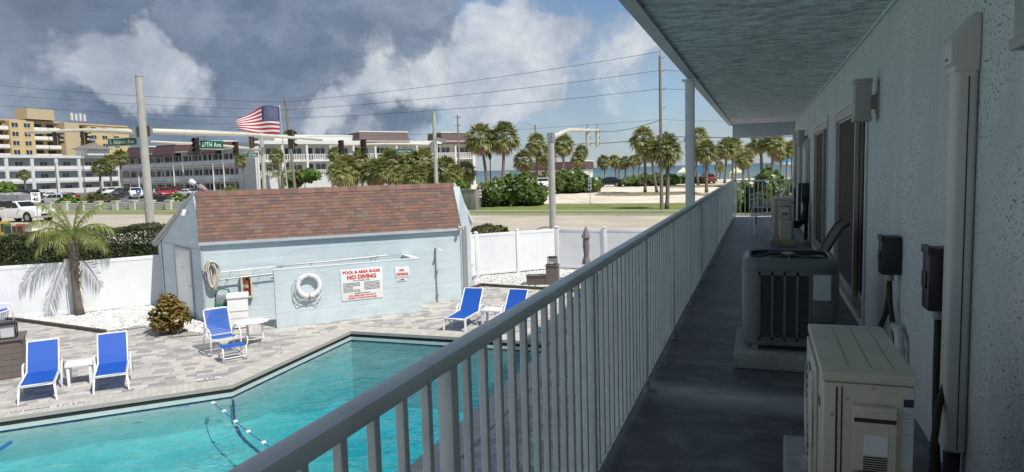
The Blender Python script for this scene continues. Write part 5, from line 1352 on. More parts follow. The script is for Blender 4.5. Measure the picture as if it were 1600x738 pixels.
# ------------------------------------------------------------------ buildings across the road
m_tan = mat('tan_yellow_stucco', (.56,.42,.215), .8, .06, .3)
m_tan2 = mat('pale_tan_stucco', (.47,.38,.24), .8, .06, .3)
m_whiteb = mat('bright_white_stucco', (.63,.63,.60), .75, .05, .4)
m_greyrec = mat('grey_recess_wall', (.44,.46,.47), .8, .08, .5)
m_hotel = mat('grey_white_hotel_paint', (.80,.77,.71), .75, .06, .5)
m_mans = mat('brown_metal_mansard', (.085,.045,.045), .45, .12, .8)
m_railp = mat('pale_balcony_panel', (.74,.74,.72), .6, .06, .8)
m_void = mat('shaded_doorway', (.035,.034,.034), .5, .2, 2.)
m_curt = mat('pale_curtain_glass', (.11,.11,.105), .6, .3, .9)
def building(name, label, loc, rz, Lx, D, n, st, bay, mw, mr, mc, rail='panel', colw=.35, rec=1.5, z0=0, seed=1, roofh=.45, win=1):
    t = thing(name, label, 'building', loc, rz); rr = random.Random(seed)
    H_ = n*st
    MB().box(0,Lx,rec,D,-1.5,H_).build('wall', mr if rec>.2 else mw, t)
    MB().box(-.35,Lx+.35,-.25,D+.2,H_+.001,H_+roofh).build('roof', mw, t)
    MB().box(-.3,-.002,0,D,-1.5,H_).build('end_wall', mw, t); MB().box(Lx+.002,Lx+.3,0,D,-1.5,H_).build('end_wall', mw, t)
    nb = max(1,round(Lx/bay)); bw_ = Lx/nb
    col = wn = dr = None
    for k in range(n):
        if k: MB().box(0,Lx,.0,rec-.002,k*st-.26,k*st-.02).build('floor_slab', mw, t)
        if rail and (k or rail=='all'):
            r_ = MB()
            if rail == 'bars':
                r_.box(0,Lx,.02,.07,k*st+.95,k*st+1.05).box(0,Lx,.02,.07,k*st+.08,k*st+.15)
                for q_ in range(int(Lx/.42)): r_.box(q_*.42+.05,q_*.42+.21,.03,.06,k*st+.15,k*st+.95)
            else:
                r_.box(0,Lx,.03,.07,k*st+.1,k*st+.92).box(0,Lx,.0,.1,k*st+.95,k*st+1.03)
            r_.build('balcony_railing', mc if rail!='bars' else m_whiteb, t)
        for b in range(nb):
            if wn is None:
                wn = MB().box(-.9,.9,-.05,-.003,.95,2.15).build('window', m_curt, t); MB().box(-.05,.05,-.08,-.051,.95,2.15).box(-1.,1.,-.08,-.051,2.151,2.25).box(-1.,1.,-.08,-.051,.85,.949).build('frame', m_whiteb, wn); wn.location = (b*bw_+bw_*.68,rec,k*st)
                dr = MB().box(-.5,.5,-.06,-.003,.0,2.15).build('door', m_void, t); dr.location = (b*bw_+bw_*.24,rec,k*st)
            else:
                w2 = share(wn, t, (b*bw_+bw_*(.68 if rr.random()<.8 else .6),rec,k*st)); share(wn.children[0], w2)
                share(dr, t, (b*bw_+bw_*.24,rec,k*st))
    for b in range(nb+1):
        if colw:
            c_ = MB().box(-colw/2,colw/2,-.12,.22,-1.5,H_).build('column', mw, t) if col is None else share(col, t)
            if col is None: col = c_
            c_.location.x = min(Lx-colw/2,max(colw/2,b*bw_))
    return t
# hotel wing A
zg = 1.45
pA1 = atd(386,300,128); dA = ray(-840,300); dA.z = 0; dA.normalize()
nA = Vector((-dA.y,dA.x,0)); pA0 = onpl(192,290,pA1,nA); LA = Vector((pA0.x-pA1.x,pA0.y-pA1.y)).length
rzA = math.atan2(pA1.y-pA0.y,pA1.x-pA0.x)
ha = building('hotel', 'long grey-white three-storey hotel wing with brown mansards behind the parked cars', (pA0.x,pA0.y,zg-.4), rzA, LA, 12, 3, 2.85, 3.4, m_hotel, m_hotel, m_railp, 'all', .14, 1.3, seed=2, roofh=.22)
def mansard(par, x0, x1, y0, y1, z0, h, s_=.75):
    m_ = MB()
    m_.add([(x0,y0,z0),(x1,y0,z0),(x1,y0+.02,z0+.35),(x0,y0+.02,z0+.35),(x0+.2,y0+s_,z0+h),(x1-.2,y0+s_,z0+h),(x0,y1,z0),(x0+.2,y1,z0+h),(x1,y1,z0),(x1-.2,y1,z0+h)],[(0,1,2,3),(3,2,5,4),(6,0,3,4,7),(1,8,9,5,2),(4,5,9,7)])
    for k in range(int((x1-x0)/.55)):
        x = x0+.3+k*.55; m_.add([(x,y0-.01,z0+.35),(x+.07,y0-.01,z0+.35),(x+.07,y0+s_-.03,z0+h),(x,y0+s_-.03,z0+h)],[(0,1,2,3)])
    o = m_.build('mansard_roof', m_mans, par)
    MB().box(x0+.1,x1-.1,y0+s_-.12,y1,z0+h+.001,z0+h+.22).build('roof_trim', m_whiteb, par)
    return o
zr_ = 3*2.85+.45
for a, b in ((199,225),(243,275),(299,338)):
    fa_ = [((onpl(x,240,pA1,nA)-pA0).x**2+(onpl(x,240,pA1,nA)-pA0).y**2)**.5 for x in (a,b)]
    mansard(ha, fa_[0], fa_[1], -.95, 5., zr_-1.05, 2.3, 1.15)
mu = mat('blue_wall_painting', (.10,.28,.40), .7, .3, 1.)
t_ = MB()
t_.prism([(0,0),(.8,.3),(1.6,1.2),(1.9,2.4),(1.2,1.7),(.5,1.1)],-.02,.02,0,Matrix.Rotation(R(90),4,'X')).prism([(.3,-.9),(1.3,-.5),(2.3,.2),(2.1,-.8),(1.,-1.3)],-.02,.02,0,Matrix.Rotation(R(90),4,'X'))
ew2 = MB().box(0,9,0,.3,-1.5,3*2.85).build('end_wall', m_hotel, ha); ew2.location = (LA+.32,-.3,0)
mo = t_.build('wall_painting', mu, ew2); mo.location = (2.,-.03,3.2)
# hotel wing B
pB0 = atd(404,290,118); dB = ray(2360,230); dB.z = 0; dB.normalize(); nB = Vector((-dB.y,dB.x,0)); pB1 = onpl(742,290,pB0,nB)
LB = Vector((pB1.x-pB0.x,pB1.y-pB0.y)).length; rzB = math.atan2(dB.y,dB.x)
hb_ = building('hotel', 'white hotel wing with white balconies and two brown mansards behind the short palms', (pB0.x,pB0.y,zg), rzB, LB, 12, 3, 2.8, 4.2, m_whiteb, m_pinkw, m_railp, 'bars', .35, 1.6, seed=4, roofh=.6)
for a, b, h in ((562,640,2.3),(690,738,2.3)):
    fa_ = [((onpl(x,230,pB0,nB)-pB0).x*dB.x+(onpl(x,230,pB0,nB)-pB0).y*dB.y) for x in (a,b)]
    mansard(hb_, fa_[0], fa_[1], -.35, 6., 3*2.8-.1, h)
MB().box(4.,30,3,9,9.0,10.2).box(1.,8,-3.2,-.3,-1.5,3.1).box(8.,40,-2.6,-.3,-1.5,2.6).build('lower_wing', m_whiteb, hb_)
# white apartment block with tall columns (left)
pC0 = onx(-30,290,-172); pC1 = onx(191,300,-172)
hc = building('apartment_block', 'white three-storey block with tall columns and grey recessed balconies at the left', (-172,pC0.y,1.5), R(90), pC1.y-pC0.y, 14, 3, 3.05, 6.4, m_whiteb, m_greyrec, m_railp, 'panel', .85, 1.9, seed=5, roofh=.7)
MB().box(-3,pC1.y-pC0.y+8,-6.5,-6.2,-1.,1.3).build('garden_wall', m_whiteb, hc)
gz = MB(); gx_ = (pC1.y-pC0.y)*.80
gz.box(gx_-3.4,gx_+3.4,-1.4,3,9.9,11.6); gzb = gz.build('gazebo_storey', m_whiteb, hc)
MB().add([(gx_-4.2,-2.2,11.61),(gx_+4.2,-2.2,11.61),(gx_+4.2,4,11.61),(gx_-4.2,4,11.61),(gx_-.8,.4,13.2),(gx_+.8,.4,13.2),(gx_+.8,1.6,13.2),(gx_-.8,1.6,13.2)],[(0,1,5,4),(1,2,6,5),(2,3,7,6),(3,0,4,7),(4,5,6,7)]).box(gx_-.7,gx_+.7,.4,1.6,13.2,13.9).add([(gx_-1,.2,13.9),(gx_+1,.2,13.9),(gx_+1,1.8,13.9),(gx_-1,1.8,13.9),(gx_,1,14.8)],[(0,1,4),(1,2,4),(2,3,4),(3,0,4)]).build('gazebo_roof', mat('grey_brown_roof',(.19,.165,.15),.8,.1,2.), hc)
# tan condominium tower
XT = -208
def ty(px): return onx(px,240,XT).y
tz0 = 1.5; st = 2.9; Y0t = ty(-70); Y1t = ty(206)
tw = thing('condo_tower', 'tan yellow condominium tower with stacked balconies rising at the far left', 'building', (XT,Y0t,tz0), R(90))
topz = hgt(50,190,(XT,ty(50))) - tz0; nst = 8; st = topz/nst
LT = Y1t-Y0t; fx_ = lambda px: ty(px)-Y0t
MB().box(0,LT,2.2,16,-1.5,topz).build('wall', m_tan, tw)
MB().box(-.4,LT+.4,1.5,16.3,topz+.001,topz+.5).build('roof', m_tan2, tw)
MB().box(fx_(-70),fx_(-25),0,2.2,-1.5,topz).build('tower_bay', m_tan, tw); MB().box(fx_(19),fx_(57),0,2.2,-1.5,topz).build('tower_bay', m_tan, tw)
MB().box(fx_(99),fx_(122),-1.5,2.2,-1.5,topz+.2).build('tower_bay', m_tan2, tw); MB().box(fx_(142),fx_(206),.6,2.2,-1.5,topz-.4).build('tower_bay', m_tan, tw)
MB().box(fx_(50),fx_(92),.6,6,topz+.8,topz+4.0).build('plant_room', m_tan2, tw)
MB().box(fx_(52),fx_(90),.8,5.8,topz+.5,topz+.8).build('plant_room_base', m_void, tw)
wn = None
for k in range(2,nst):
    z = k*st
    for a, b in ((-25,19),(57,80),(80,99),(123,142)):
        MB().box(fx_(a)+.1,fx_(b)-.1,.4,2.198,z-.2,z).build('floor_slab', m_tan2, tw)
        MB().box(fx_(a)+.1,fx_(b)-.1,.38,.46,z+.05,z+1.05).build('balcony_railing', m_railp, tw)
        MB().box(fx_(a)+.8,fx_(b)-.8,2.1,2.198,z+.05,z+2.2).build('balcony_door', m_void, tw)
    for px, yy in ((27,-.05),(46,-.05),(151,.55),(168,.55),(186,.55)):
        if wn is None:
            wn = MB().box(-.9,.9,0,.045,0,1.3).build('window', m_glassf, tw); MB().box(-1.,1.,-.03,-.002,-.1,0).box(-1.,1.,-.03,-.002,1.3,1.4).box(-.05,.05,-.03,-.002,0,1.3).build('frame', m_whiteb, wn); wn.location = (fx_(px),yy,z+.8)
        else: w2 = share(wn, tw, (fx_(px),yy,z+.8)); share(wn.children[0], w2)
an_ = thing('antenna_group', 'cluster of white cell antennas on the roof of the tan tower', 'antennas', (XT-2,onx(127,240,XT-2).y,tz0+topz+.5), R(90))
for k in range(4): MB().box(k*1.5-2.6,k*1.5-2.0,-.3,.3,.8,3.2-.2*(k%2)).build('antenna_panel', m_whiteb, an_); MB().tube([(k*1.5-2.3,0,0),(k*1.5-2.3,0,.8)], .1, 6).build('antenna_pole', m_grey, an_)
# low beach building with brown mansard
pD = atd(862,290,150); bd = building('beach_house', 'low beach building with a brown mansard roof behind the palms and the white jeep', (pD.x-6,pD.y,1.5), R(0), 13, 8, 1, 2.7, 3.3, m_whiteb, m_pinkw, m_railp, None, .3, 1., seed=9)
mansard(bd, -.6, 13.6, -.6, 8, 2.5, 1.7)
# ------------------------------------------------------------------ poles, signals, signs
def taper(name, m, par, z0, z1, r0, r1, n_=14, **k): return MB().tube([(0,0,z0),(0,0,z1)], [r0,r1], n_).build(name, m, par, smooth='auto')
def mast(px, ytop, d, r0, r1, label, ybase=None, arms=(), lean=0):
    p = atd(px, 290, d); ztop = hgt(px, ytop, p); t = thing('signal_pole', label, 'signal pole', (p.x,p.y,.58), 0, 'poles carrying the signal arms')
    o = taper('pole_shaft', m_pole, t, 0, ztop-.58, r0, r1); MB().lathe([(r1*1.1,ztop-.58),(r1*1.1,ztop-.52),(r1*.6,ztop-.48)],12).build('pole_cap', m_grey, t)
    MB().lathe([(r0*1.7,0),(r0*1.7,.05),(r0*1.1,.06)],12).build('base_flange', m_grey, t)
    for (xa,ya,da,xb,yb,db,ra,rb,clampz) in arms:
        a = atd(xa,ya,da)-Vector((p.x,p.y,.58)); b = atd(xb,yb,db)-Vector((p.x,p.y,.58))
        mid = (a+b)/2+Vector((0,0,.10)); MB().tube([a,a*.75+b*.25+Vector((0,0,.06)),mid,a*.25+b*.75+Vector((0,0,.06)),b], [ra,ra*.88+rb*.12,(ra+rb)/2,ra*.3+rb*.7,rb], 12).build('mast_arm', m_arm, t, smooth=True)
        dd = (b-a).normalized(); c_ = Vector((0,0,a.z)); w_ = math.atan2(dd.y,dd.x)
        MB().bc(c_+dd*(r0*1.25), (.08,r0*2.2,r0*2.5), rz=w_).bc(c_+dd*(r0*1.7), (.05,r0*1.9,r0*2.3), rz=w_).build('arm_clamp', m_steel, t)
    return t, p
D1 = 30
t1, P1 = mast(230,121,D1,.19,.15,'thick leaning signal pole at the left with arms to both sides', arms=((232,205.5,D1,503,219,42,.135,.065,0),(226,207,D1,42,208,32.5,.125,.055,0)))
t2, P2_ = mast(682,176,55,.17,.14,'slim signal pole rising behind the right part of the shingled roof', arms=((680,226,55,514,228,53,.11,.06,0),))
t3, P3 = mast(413,208,50,.16,.13,'signal pole near the flag whose arm reaches left', arms=((411,235,50,236,221.5,36,.10,.05,0),))
MB().box(-.5,.5,-.02,.02,0,.3).build('warning_plate', m_steel, t2).matrix_local = Matrix.Translation((.5,-.1,hgt(690,222,P2_)-.58)) @ Matrix.Rotation(R(15),4,'Y')
# pole with a bent arm by the fence corner
p = atd(862.5,300,31); ztop = hgt(861,209,p); t4 = thing('signal_pole', 'stout grey signal pole behind the white fence with a bent cream arm', 'signal pole', (p.x,p.y,.58), 0, 'poles carrying the signal arms')
taper('pole_shaft', m_pole, t4, 0, ztop-.58, .155, .15); MB().lathe([(.185,ztop-.95),(.185,ztop-.58),(.12,ztop-.54)],14).build('pole_head', m_steel, t4)
q0 = Vector((0,0,hgt(868,215,p)-.58)); e_ = ony(940,204,p.y+11.5)-Vector((p.x,p.y,.58)); m1_ = ony(890,203.5,p.y+4.2)-Vector((p.x,p.y,.58)); m2_ = ony(880,206.5,p.y+2.6)-Vector((p.x,p.y,.58))
MB().tube([q0,q0*.4+m2_*.6+Vector((0,0,-.02)),m2_,m1_,m1_*.5+e_*.5,e_], [.12,.11,.105,.10,.085,.065], 12).build('mast_arm', m_arm, t4, smooth=True)
m_lens = [mat('signal_lens_'+n, c, .3, .1, 9.) for n, c in (('red',(.10,.008,.006)),('amber',(.10,.05,.005)),('green',(.006,.07,.04)))]
def signal(px, py, d, rz, label, h=1.05, top=None, body=None):
    c = atd(px,py,d); t = thing('traffic_light', label, 'traffic light', c, rz, 'traffic lights hanging from the signal arms')
    w_ = h*.36
    MB().box(-w_/2,w_/2,-.10,.10,-h/2,h/2).build('signal_housing', body or m_black, t, bevel=.03)
    MB().box(-w_/2-.03,w_/2+.03,.02,.04,-h/2-.03,h/2+.03).build('backplate', m_black, t)
    ed = MB(); 
    for s_ in (-1,1): ed.box(s_*(w_/2+.02)-.015,s_*(w_/2+.02)+.015,.041,.05,-h/2-.03,h/2+.03)
    ed.build('yellow_edge', m_yellow, t)
    for k in range(3):
        z = h/3*(1-k); r_ = h*.125
        le = MB().lathe([(r_,0),(r_*.7,.02),(.001,.03)],16).build('signal_lens', m_lens[k], t); le.matrix_local = Matrix.Translation((0,-.102,z)) @ Matrix.Rotation(R(90),4,'X')
        v_ = MB(); n_ = 10
        for j in range(n_+1):
            a = R(-20+220*j/n_); v_.v += [(r_*1.1*math.cos(a),0,r_*1.1*math.sin(a)),(r_*1.1*math.cos(a),-.22,r_*1.1*math.sin(a)*.95)]
        for j in range(n_): v_.f.append((2*j,2*j+1,2*j+3,2*j+2)); v_.m.append(0)
        v_.build('visor', m_black, le.parent).location = (0,-.10,z)
    if top is not None: MB().tube([(0,0,h/2),(0,0,max(h/2+.05,top-c.z))], .025, 6).build('hanger', m_grey, t)
    return t
zr1 = lambda px,py,d: atd(px,py,d).z
signal(306,228,35.6,R(25),'traffic light hanging left of the nearer green 27TH Ave sign', .78, zr1(312,211,34.2))
signal(368,232,45.5,R(25),'small traffic light with yellow edge left of the flag', .85, zr1(368,230,45.5))
signal(393,219,37.3,R(150),'dark back of a traffic light under the lower left of the flag', .85, zr1(393,213.5,37.3))
signal(455,218,39.8,R(170),'dark tall traffic light in front of the leaning utility pole', 1.05, zr1(455,217,39.8))
signal(533,230,53.2,R(15),'traffic light at the left end of the middle arm over the palms', 1.0, zr1(533,228,53.2))
signal(568,229,53.6,R(15),'traffic light second along the middle arm, against the brown mansard', 1.05, zr1(568,227,53.6))
signal(88,216,31.9,R(180),'dark traffic light in front of the left balconies of the tan tower', .62, zr1(88,208,31.9))
signal(131,215,31.3,R(170),'dark traffic light between the tan tower blocks, left of the Atlantic Ave sign', .62, zr1(131,208,31.3))
pe = ony(918,204,p.y+8.4); pf = ony(933,204,p.y+10.6)
for q_, lb_ in ((pe,'edge-on pale traffic light on the bent cream arm, nearer the pole'),(pf,'edge-on pale traffic light at the tip of the bent cream arm')):
    t = thing('traffic_light', lb_, 'traffic light', q_+Vector((0,0,-.35)), R(100), 'traffic lights hanging from the signal arms')
    MB().box(-.18,.18,-.11,.11,-.6,.45).build('signal_housing', m_arm, t, bevel=.03); MB().box(-.25,.25,.02,.04,-.65,.5).build('backplate', m_steel, t)
    for z in (.28,-.07,-.42): MB().lathe([(.12,0),(.09,.03),(.001,.04)],12).build('signal_lens', m_lens[2], t).matrix_local = Matrix.Translation((0,-.112,z)) @ Matrix.Rotation(R(90),4,'X')
    MB().tube([(0,0,.4),(0,0,.7)], .03, 6).build('hanger', m_steel, t)
def street_sign(px, py, d, rz, wpx, hpx, body, label, top):
    c = atd(px,py,d); vd = Vector((c.x,c.y)).normalized(); nr = Vector((math.sin(rz),-math.cos(rz))); f = max(.35,abs(vd.dot(nr)))
    w_ = wpx*d/FPX/f; h_ = hpx*d/FPX; t = thing('street_sign', label, 'street sign', c, rz, 'green street name signs')
    MB().box(-w_/2,w_/2,-.01,.01,-h_/2,h_/2).build('sign_panel', m_dgreen, t, bevel=.02)
    o = text(body, h_*.70, (0,-.014,0), m_signw, t, bold=.001, spacing=1.15); xs = [v.co.x for v in o.data.vertices]; o.scale = (w_*.86/(max(xs)-min(xs)),1,1)
    b_ = MB(); 
    for s_ in (-1,1): b_.box(-w_/2,w_/2,-.0125,-.0108,s_*(h_/2-.02)-.008,s_*(h_/2-.02)+.008)
    b_.build('sign_border', m_signw, t)
    for s_ in (-.3,.3): MB().tube([(w_*s_,.0,h_/2),(w_*s_,0,max(h_/2+.05,top-c.z))], .02, 6).build('hanger', m_grey, t)
street_sign(191,222,31,R(0),39,13,'S. Atlantic Ave.','green street sign reading S. Atlantic Ave. left of the thick pole',zr1(191,208,31))
street_sign(331,226.5,33.6,R(75),33,14.5,'27TH Ave.','large green street sign reading 27TH Ave. right of the thick pole',zr1(329,212,34.8))
street_sign(392,242,48,R(40),21,8,'27TH Ave.','small green street sign reading 27TH Ave. below the flag',zr1(392,233,48))
street_sign(631,236.5,54.3,R(10),25,8.5,'S Atlantic Ave','dark green street sign reading S Atlantic Ave over the short palms',zr1(631,228,54.3))
# flag
p = gnd(451,296) if False else atd(450,296,62); zb = .6; ztop = hgt(437,167,atd(437,230,62)); 
fl_b = atd(450.5,292,62); fl_t = atd(436.5,167,62)
fp_ = thing('flagpole', 'slim leaning flagpole flying the large flag', 'flagpole', (fl_b.x,fl_b.y,.58))
d_ = fl_t-Vector((fl_b.x,fl_b.y,.58)); MB().tube([(d_.x*-.05,d_.y*-.05,0),d_], [.07,.05], 10).build('pole_shaft', m_pole, fp_); MB().lathe([(.001,-.08),(.08,-.04),(.09,.02),(.06,.07),(.001,.1)],10,d_).build('finial', m_arm, fp_)
def flag():
    tl, bl_, br_, tr__ = atd(436,168,61.8), atd(437,210,61.8), atd(372,206,61.8), atd(372,189,61.8)
    n1, n2 = 40, 26; t = thing('flag', 'large flag of red and white stripes with a starred blue corner', 'flag', tl)
    ex = (atd(372,190,61.8)-atd(437,190,61.8)).normalized(); nn = Vector((-ex.y,ex.x,0)); mb = MB(); V = {}
    def P(u,v):
        top = tl.lerp(tr__,u)+Vector((0,0,.62*math.sin(math.pi*min(1,u))**1.2)); bot = bl_.lerp(br_,u); q = top.lerp(bot,v)
        w = u**.8; q = q+nn*(.34*w*math.sin(7.5*u+1.6*v)) + Vector((0,0,.16*w*math.sin(6.2*u+.8+v*1.4)))
        return q-tl
    me_v = [P(i/n1,j/n2) for j in range(n2+1) for i in range(n1+1)]
    fs = []; ms_ = []
    for j in range(n2):
        for i in range(n1):
            fs.append((j*(n1+1)+i,j*(n1+1)+i+1,(j+1)*(n1+1)+i+1,(j+1)*(n1+1)+i)); stripe = (j//2)%2
            ms_.append(2 if (i < n1*.42 and j < 14) else (1 if stripe else 0))
    mb.v = [tuple(v) for v in me_v]; mb.f = fs; mb.m = ms_
    def cloth(nm,c): return sling_mat(nm,c)
    o = mb.build('flag_cloth', [cloth('flag_red',(.42,.02,.045)),cloth('flag_white',(.74,.73,.74)),cloth('flag_blue',(.02,.03,.14))], t, smooth=True)
    sm = MB()
    for r_ in range(9):
        for c_ in range(6 if r_%2==0 else 5):
            u = (.03+.064*c_+(.032 if r_%2 else 0))*1.02+.01; v = (r_+1)*.0535
            for s_ in (-1,1):
                c0_ = P(u,v)+nn*.012*s_; e1_ = (P(u+.01,v)-P(u,v)).normalized(); e2_ = (P(u,v+.01)-P(u,v)).normalized()
                pts = []
                for k in range(10):
                    a = math.pi/2+math.pi*k/5; rr_s = .062 if k%2==0 else .026; pts.append(c0_+e1_*(rr_s*math.cos(a))-e2_*(rr_s*math.sin(a)))
                b0_ = len(sm.v); sm.v += [tuple(q) for q in pts]; sm.f.append(tuple(b0_+k for k in range(10))); sm.m.append(0)
    sm.build('stars', m_signw, o)
flag()
# utility poles and wires
def upole(px, ybase, ytop, d, r0, label, lean=0., pins=()):
    b = atd(px,ybase,d); b.z = terr(b.x,b.y); tp_ = atd(px+lean,ytop,d); t = thing('utility_pole', label, 'utility pole', b, 0, 'wooden utility poles')
    dv = tp_-b; MB().tube([(0,0,0),dv*.5,dv], [r0,r0*.86,r0*.7], 12).build('pole_shaft', m_wood, t, smooth='auto')
    for f in pins:
        q = dv*f; MB().tube([q+Vector((0,0,-.05)),q+Vector((.35,0,.05)),q+Vector((.42,0,.18))], .035, 6).build('insulator', m_steel, t)
    return t, b, tp_
ta, ba, pa = upole(463,296,153,70,.16,'leaning utility pole with side insulators right of the flag', -18, (.90,.80,.68))
for f in (.93,.83,.72):
    q = (pa-ba)*f; MB().tube([q,q+Vector((-.4,-.05,.1))], .04, 6).build('insulator', m_steel, ta)
tb_, bb_, pb_ = upole(718,292,180,110,.16,'distant utility pole left of the two tall palms', -3, (.95,.85,.75))
for f in (.97,.86): 
    q = (pb_-bb_)*f; MB().tube([q+Vector((-.6,0,0)),q+Vector((.6,0,0))], .05, 6).build('crossarm', m_wood, tb_)
g_ = gnd(1034,329.5); dC = depth(g_); tc_, bc_, pc_ = upole(1034,329.5,88,dC,.15,'tall utility pole on the verge just left of the support post', -3, (.985,.90,.78,.66))
MB().tube([(pc_-bc_),(pc_-bc_)+Vector((.06,0,.55))], .04, 6).build('top_pin', m_steel, tc_)
td_, bd_, pd_ = upole(840,300,195,120,.15,'utility pole with a small lamp arm behind the palms', -4, ())
MB().tube([(pd_-bd_)*.96,(pd_-bd_)*.98+Vector((-1.4,0,.5)),(pd_-bd_)*.98+Vector((-1.9,0,.45))], .05, 6).build('lamp_arm', m_grey, td_)
def wire(pts, label, r_=.02, sag=.5):
    pts = [Vector(q) for q in pts]; t = thing('power_line', label, 'power line', pts[0], 0, 'overhead lines'); out = []
    for a, b in zip(pts, pts[1:]):
        for k in range(16):
            f = k/16; out.append(a.lerp(b,f)-Vector((0,0,sag*4*f*(1-f)))-pts[0])
    out.append(pts[-1]-pts[0]); MB().tube(out, r_, 5).build('cable', m_wire, t); return t
wire([atd(-60,128,95),atd(441,160,70),atd(1032,81,dC)], 'topmost overhead line meeting the top pin of the tall pole', .017, .35)
wire([atd(-60,142,95),atd(445,172,70),atd(1033,110,dC),atd(1300,100,dC+8)], 'second overhead line from the top at the tall pole', .017, .35)
wire([atd(-60,160,95),atd(448,185,70),atd(1033,139,dC),atd(1300,128,dC+8)], 'third overhead line from the top at the tall pole', .017, .35)
wire([atd(480,214,75),atd(1033,187,dC),atd(1300,180,dC+8)], 'faint fourth overhead line crossing the palm crowns', .012, .3)
wire([atd(930,205,90),atd(1033,187.5,dC)], 'short line rising to the tall pole from behind the bent arm', .028, .4)
wire([atd(750,236,110),atd(915,224,80),atd(1033,213,dC),atd(1300,210,dC+8)], 'lowest thick overhead line running right behind the support post', .034, .2)
wire([atd(210,183,60),atd(445,190,70)], 'thin line from the thick signal pole towards the leaning pole', .012, .4)
# small street furniture
g_ = gnd(737,330); cb = thing('utility_cabinet', 'grey metal utility cabinet on the verge right of the pool house roof', 'cabinet', g_, R(-8)); k_ = depth(g_)/FPX
MB().box(-.68,.68,-.35,.35,.12,33*k_).box(-.72,.72,-.4,.4,33*k_+.001,33*k_+.06).build('cabinet_body', mat('weathered_grey_cabinet',(.25,.235,.21),.55,.15,1.5), cb, bevel=.02)
MB().box(-.75,.75,-.42,.42,0,.119).build('plinth', m_concrete, cb); MB().box(-.008,.008,-.356,-.3505,.16,31*k_).box(.10,.14,-.375,-.3505,.9,1.1).build('door_seam', m_void, cb)
g_ = gnd(751.5,331); sg = thing('sign_post', 'thin post with a small striped marker beside the grey cabinet', 'sign', g_); k_ = depth(g_)/FPX
MB().tube([(0,0,0),(0,0,36*k_)], .03, 6).build('post', m_wood, sg); MB().box(-.12,.12,-.03,-.01,22*k_,35*k_).build('marker_plate', m_signw, sg); MB().box(-.12,.12,-.036,-.0305,25*k_,27*k_).box(-.12,.12,-.036,-.0305,30*k_,32*k_).build('marker_stripes', mat('marker_brown',(.25,.08,.04),.5,.1,5.), sg)
g_ = gnd(922.5,333); k_ = depth(g_)/FPX; sg = thing('sign_post', 'small green and white sign on a thin post at the road verge', 'sign', g_, R(-14))
MB().tube([(0,0,0),(0,0,53*k_)], .03, 6).build('post', m_pole, sg); MB().box(-.14,.14,-.05,-.03,36*k_,53*k_).build('sign_plate', m_signw, sg); MB().box(-.10,.10,-.055,-.0505,38*k_,42*k_).box(-.10,.10,-.055,-.0505,44*k_,47.5*k_).box(-.10,.10,-.055,-.0505,49*k_,51.5*k_).build('sign_marks', m_dgreen, sg)
g_ = gnd(981,286); k_ = depth(g_)/FPX; sg = thing('stop_sign', 'tiny red stop sign among the beach shrubs right of the black car', 'sign', g_)
MB().tube([(0,0,0),(0,0,19*k_)], .03, 6).build('post', m_pole, sg); MB().prism([(.36*math.cos(R(22.5+45*k)),.36*math.sin(R(22.5+45*k))) for k in range(8)], -.01,.01,0,Matrix.Translation((0,-.03,17*k_)) @ Matrix.Rotation(R(90),4,'X')).build('sign_plate', m_signred, sg)
text('STOP', .22, (0,-.042,17*k_), m_signw, sg, bold=.006)
p = atd(58,330,52); sl_ = thing('speed_sign', 'white speed limit 40 sign standing left of the feathery palm', 'sign', (p.x,p.y,.58), R(38)); 
sc_c = atd(57.5,308.5,52); MB().tube([(0,0,0),(0,0,sc_c.z+.35-.58)], .035, 6).build('post', m_pole, sl_)
MB().box(-.31,.31,-.06,-.04,sc_c.z-.58-.37,sc_c.z-.58+.37).build('sign_plate', m_signw, sl_, bevel=.004)
text('SPEED\nLIMIT', .145, (0,-.064,sc_c.z-.58+.2), m_signblk, sl_, bold=.004); text('40', .36, (0,-.064,sc_c.z-.58-.16), m_signblk, sl_, bold=.012)
p = atd(9,340,40); bs = thing('road_sign', 'black back of a road sign on a pale post at the left edge', 'sign', (p.x,p.y,.58), R(35)); c_ = atd(8,319,40)
MB().tube([(0,0,0),(0,0,c_.z-.58+.2)], .045, 8).build('post', m_arm, bs); MB().box(-.42,.42,-.07,-.02,c_.z-.58-.17,c_.z-.58+.17).build('sign_plate', m_black, bs, bevel=.004)
g_ = gnd(219,331); k_ = depth(g_)/FPX; sg = thing('information_sign', 'round blue sign with a white mark in front of the parked cars', 'sign', g_, R(30))
MB().tube([(0,0,0),(0,0,36*k_)], .03, 6).build('post', m_pole, sg); MB().prism([(.30*math.cos(R(a)),.30*math.sin(R(a))) for a in range(0,360,20)],-.01,.01,0,Matrix.Translation((0,-.04,31.5*k_)) @ Matrix.Rotation(R(90),4,'X')).build('sign_plate', mat('sign_blue',(.01,.09,.35),.4,.05,5.), sg)
MB().box(-.05,.05,-.055,-.0505,29.8*k_,33.2*k_).box(-.14,.14,-.055,-.0505,31*k_,32*k_).build('sign_mark', m_signw, sg)
bx = None
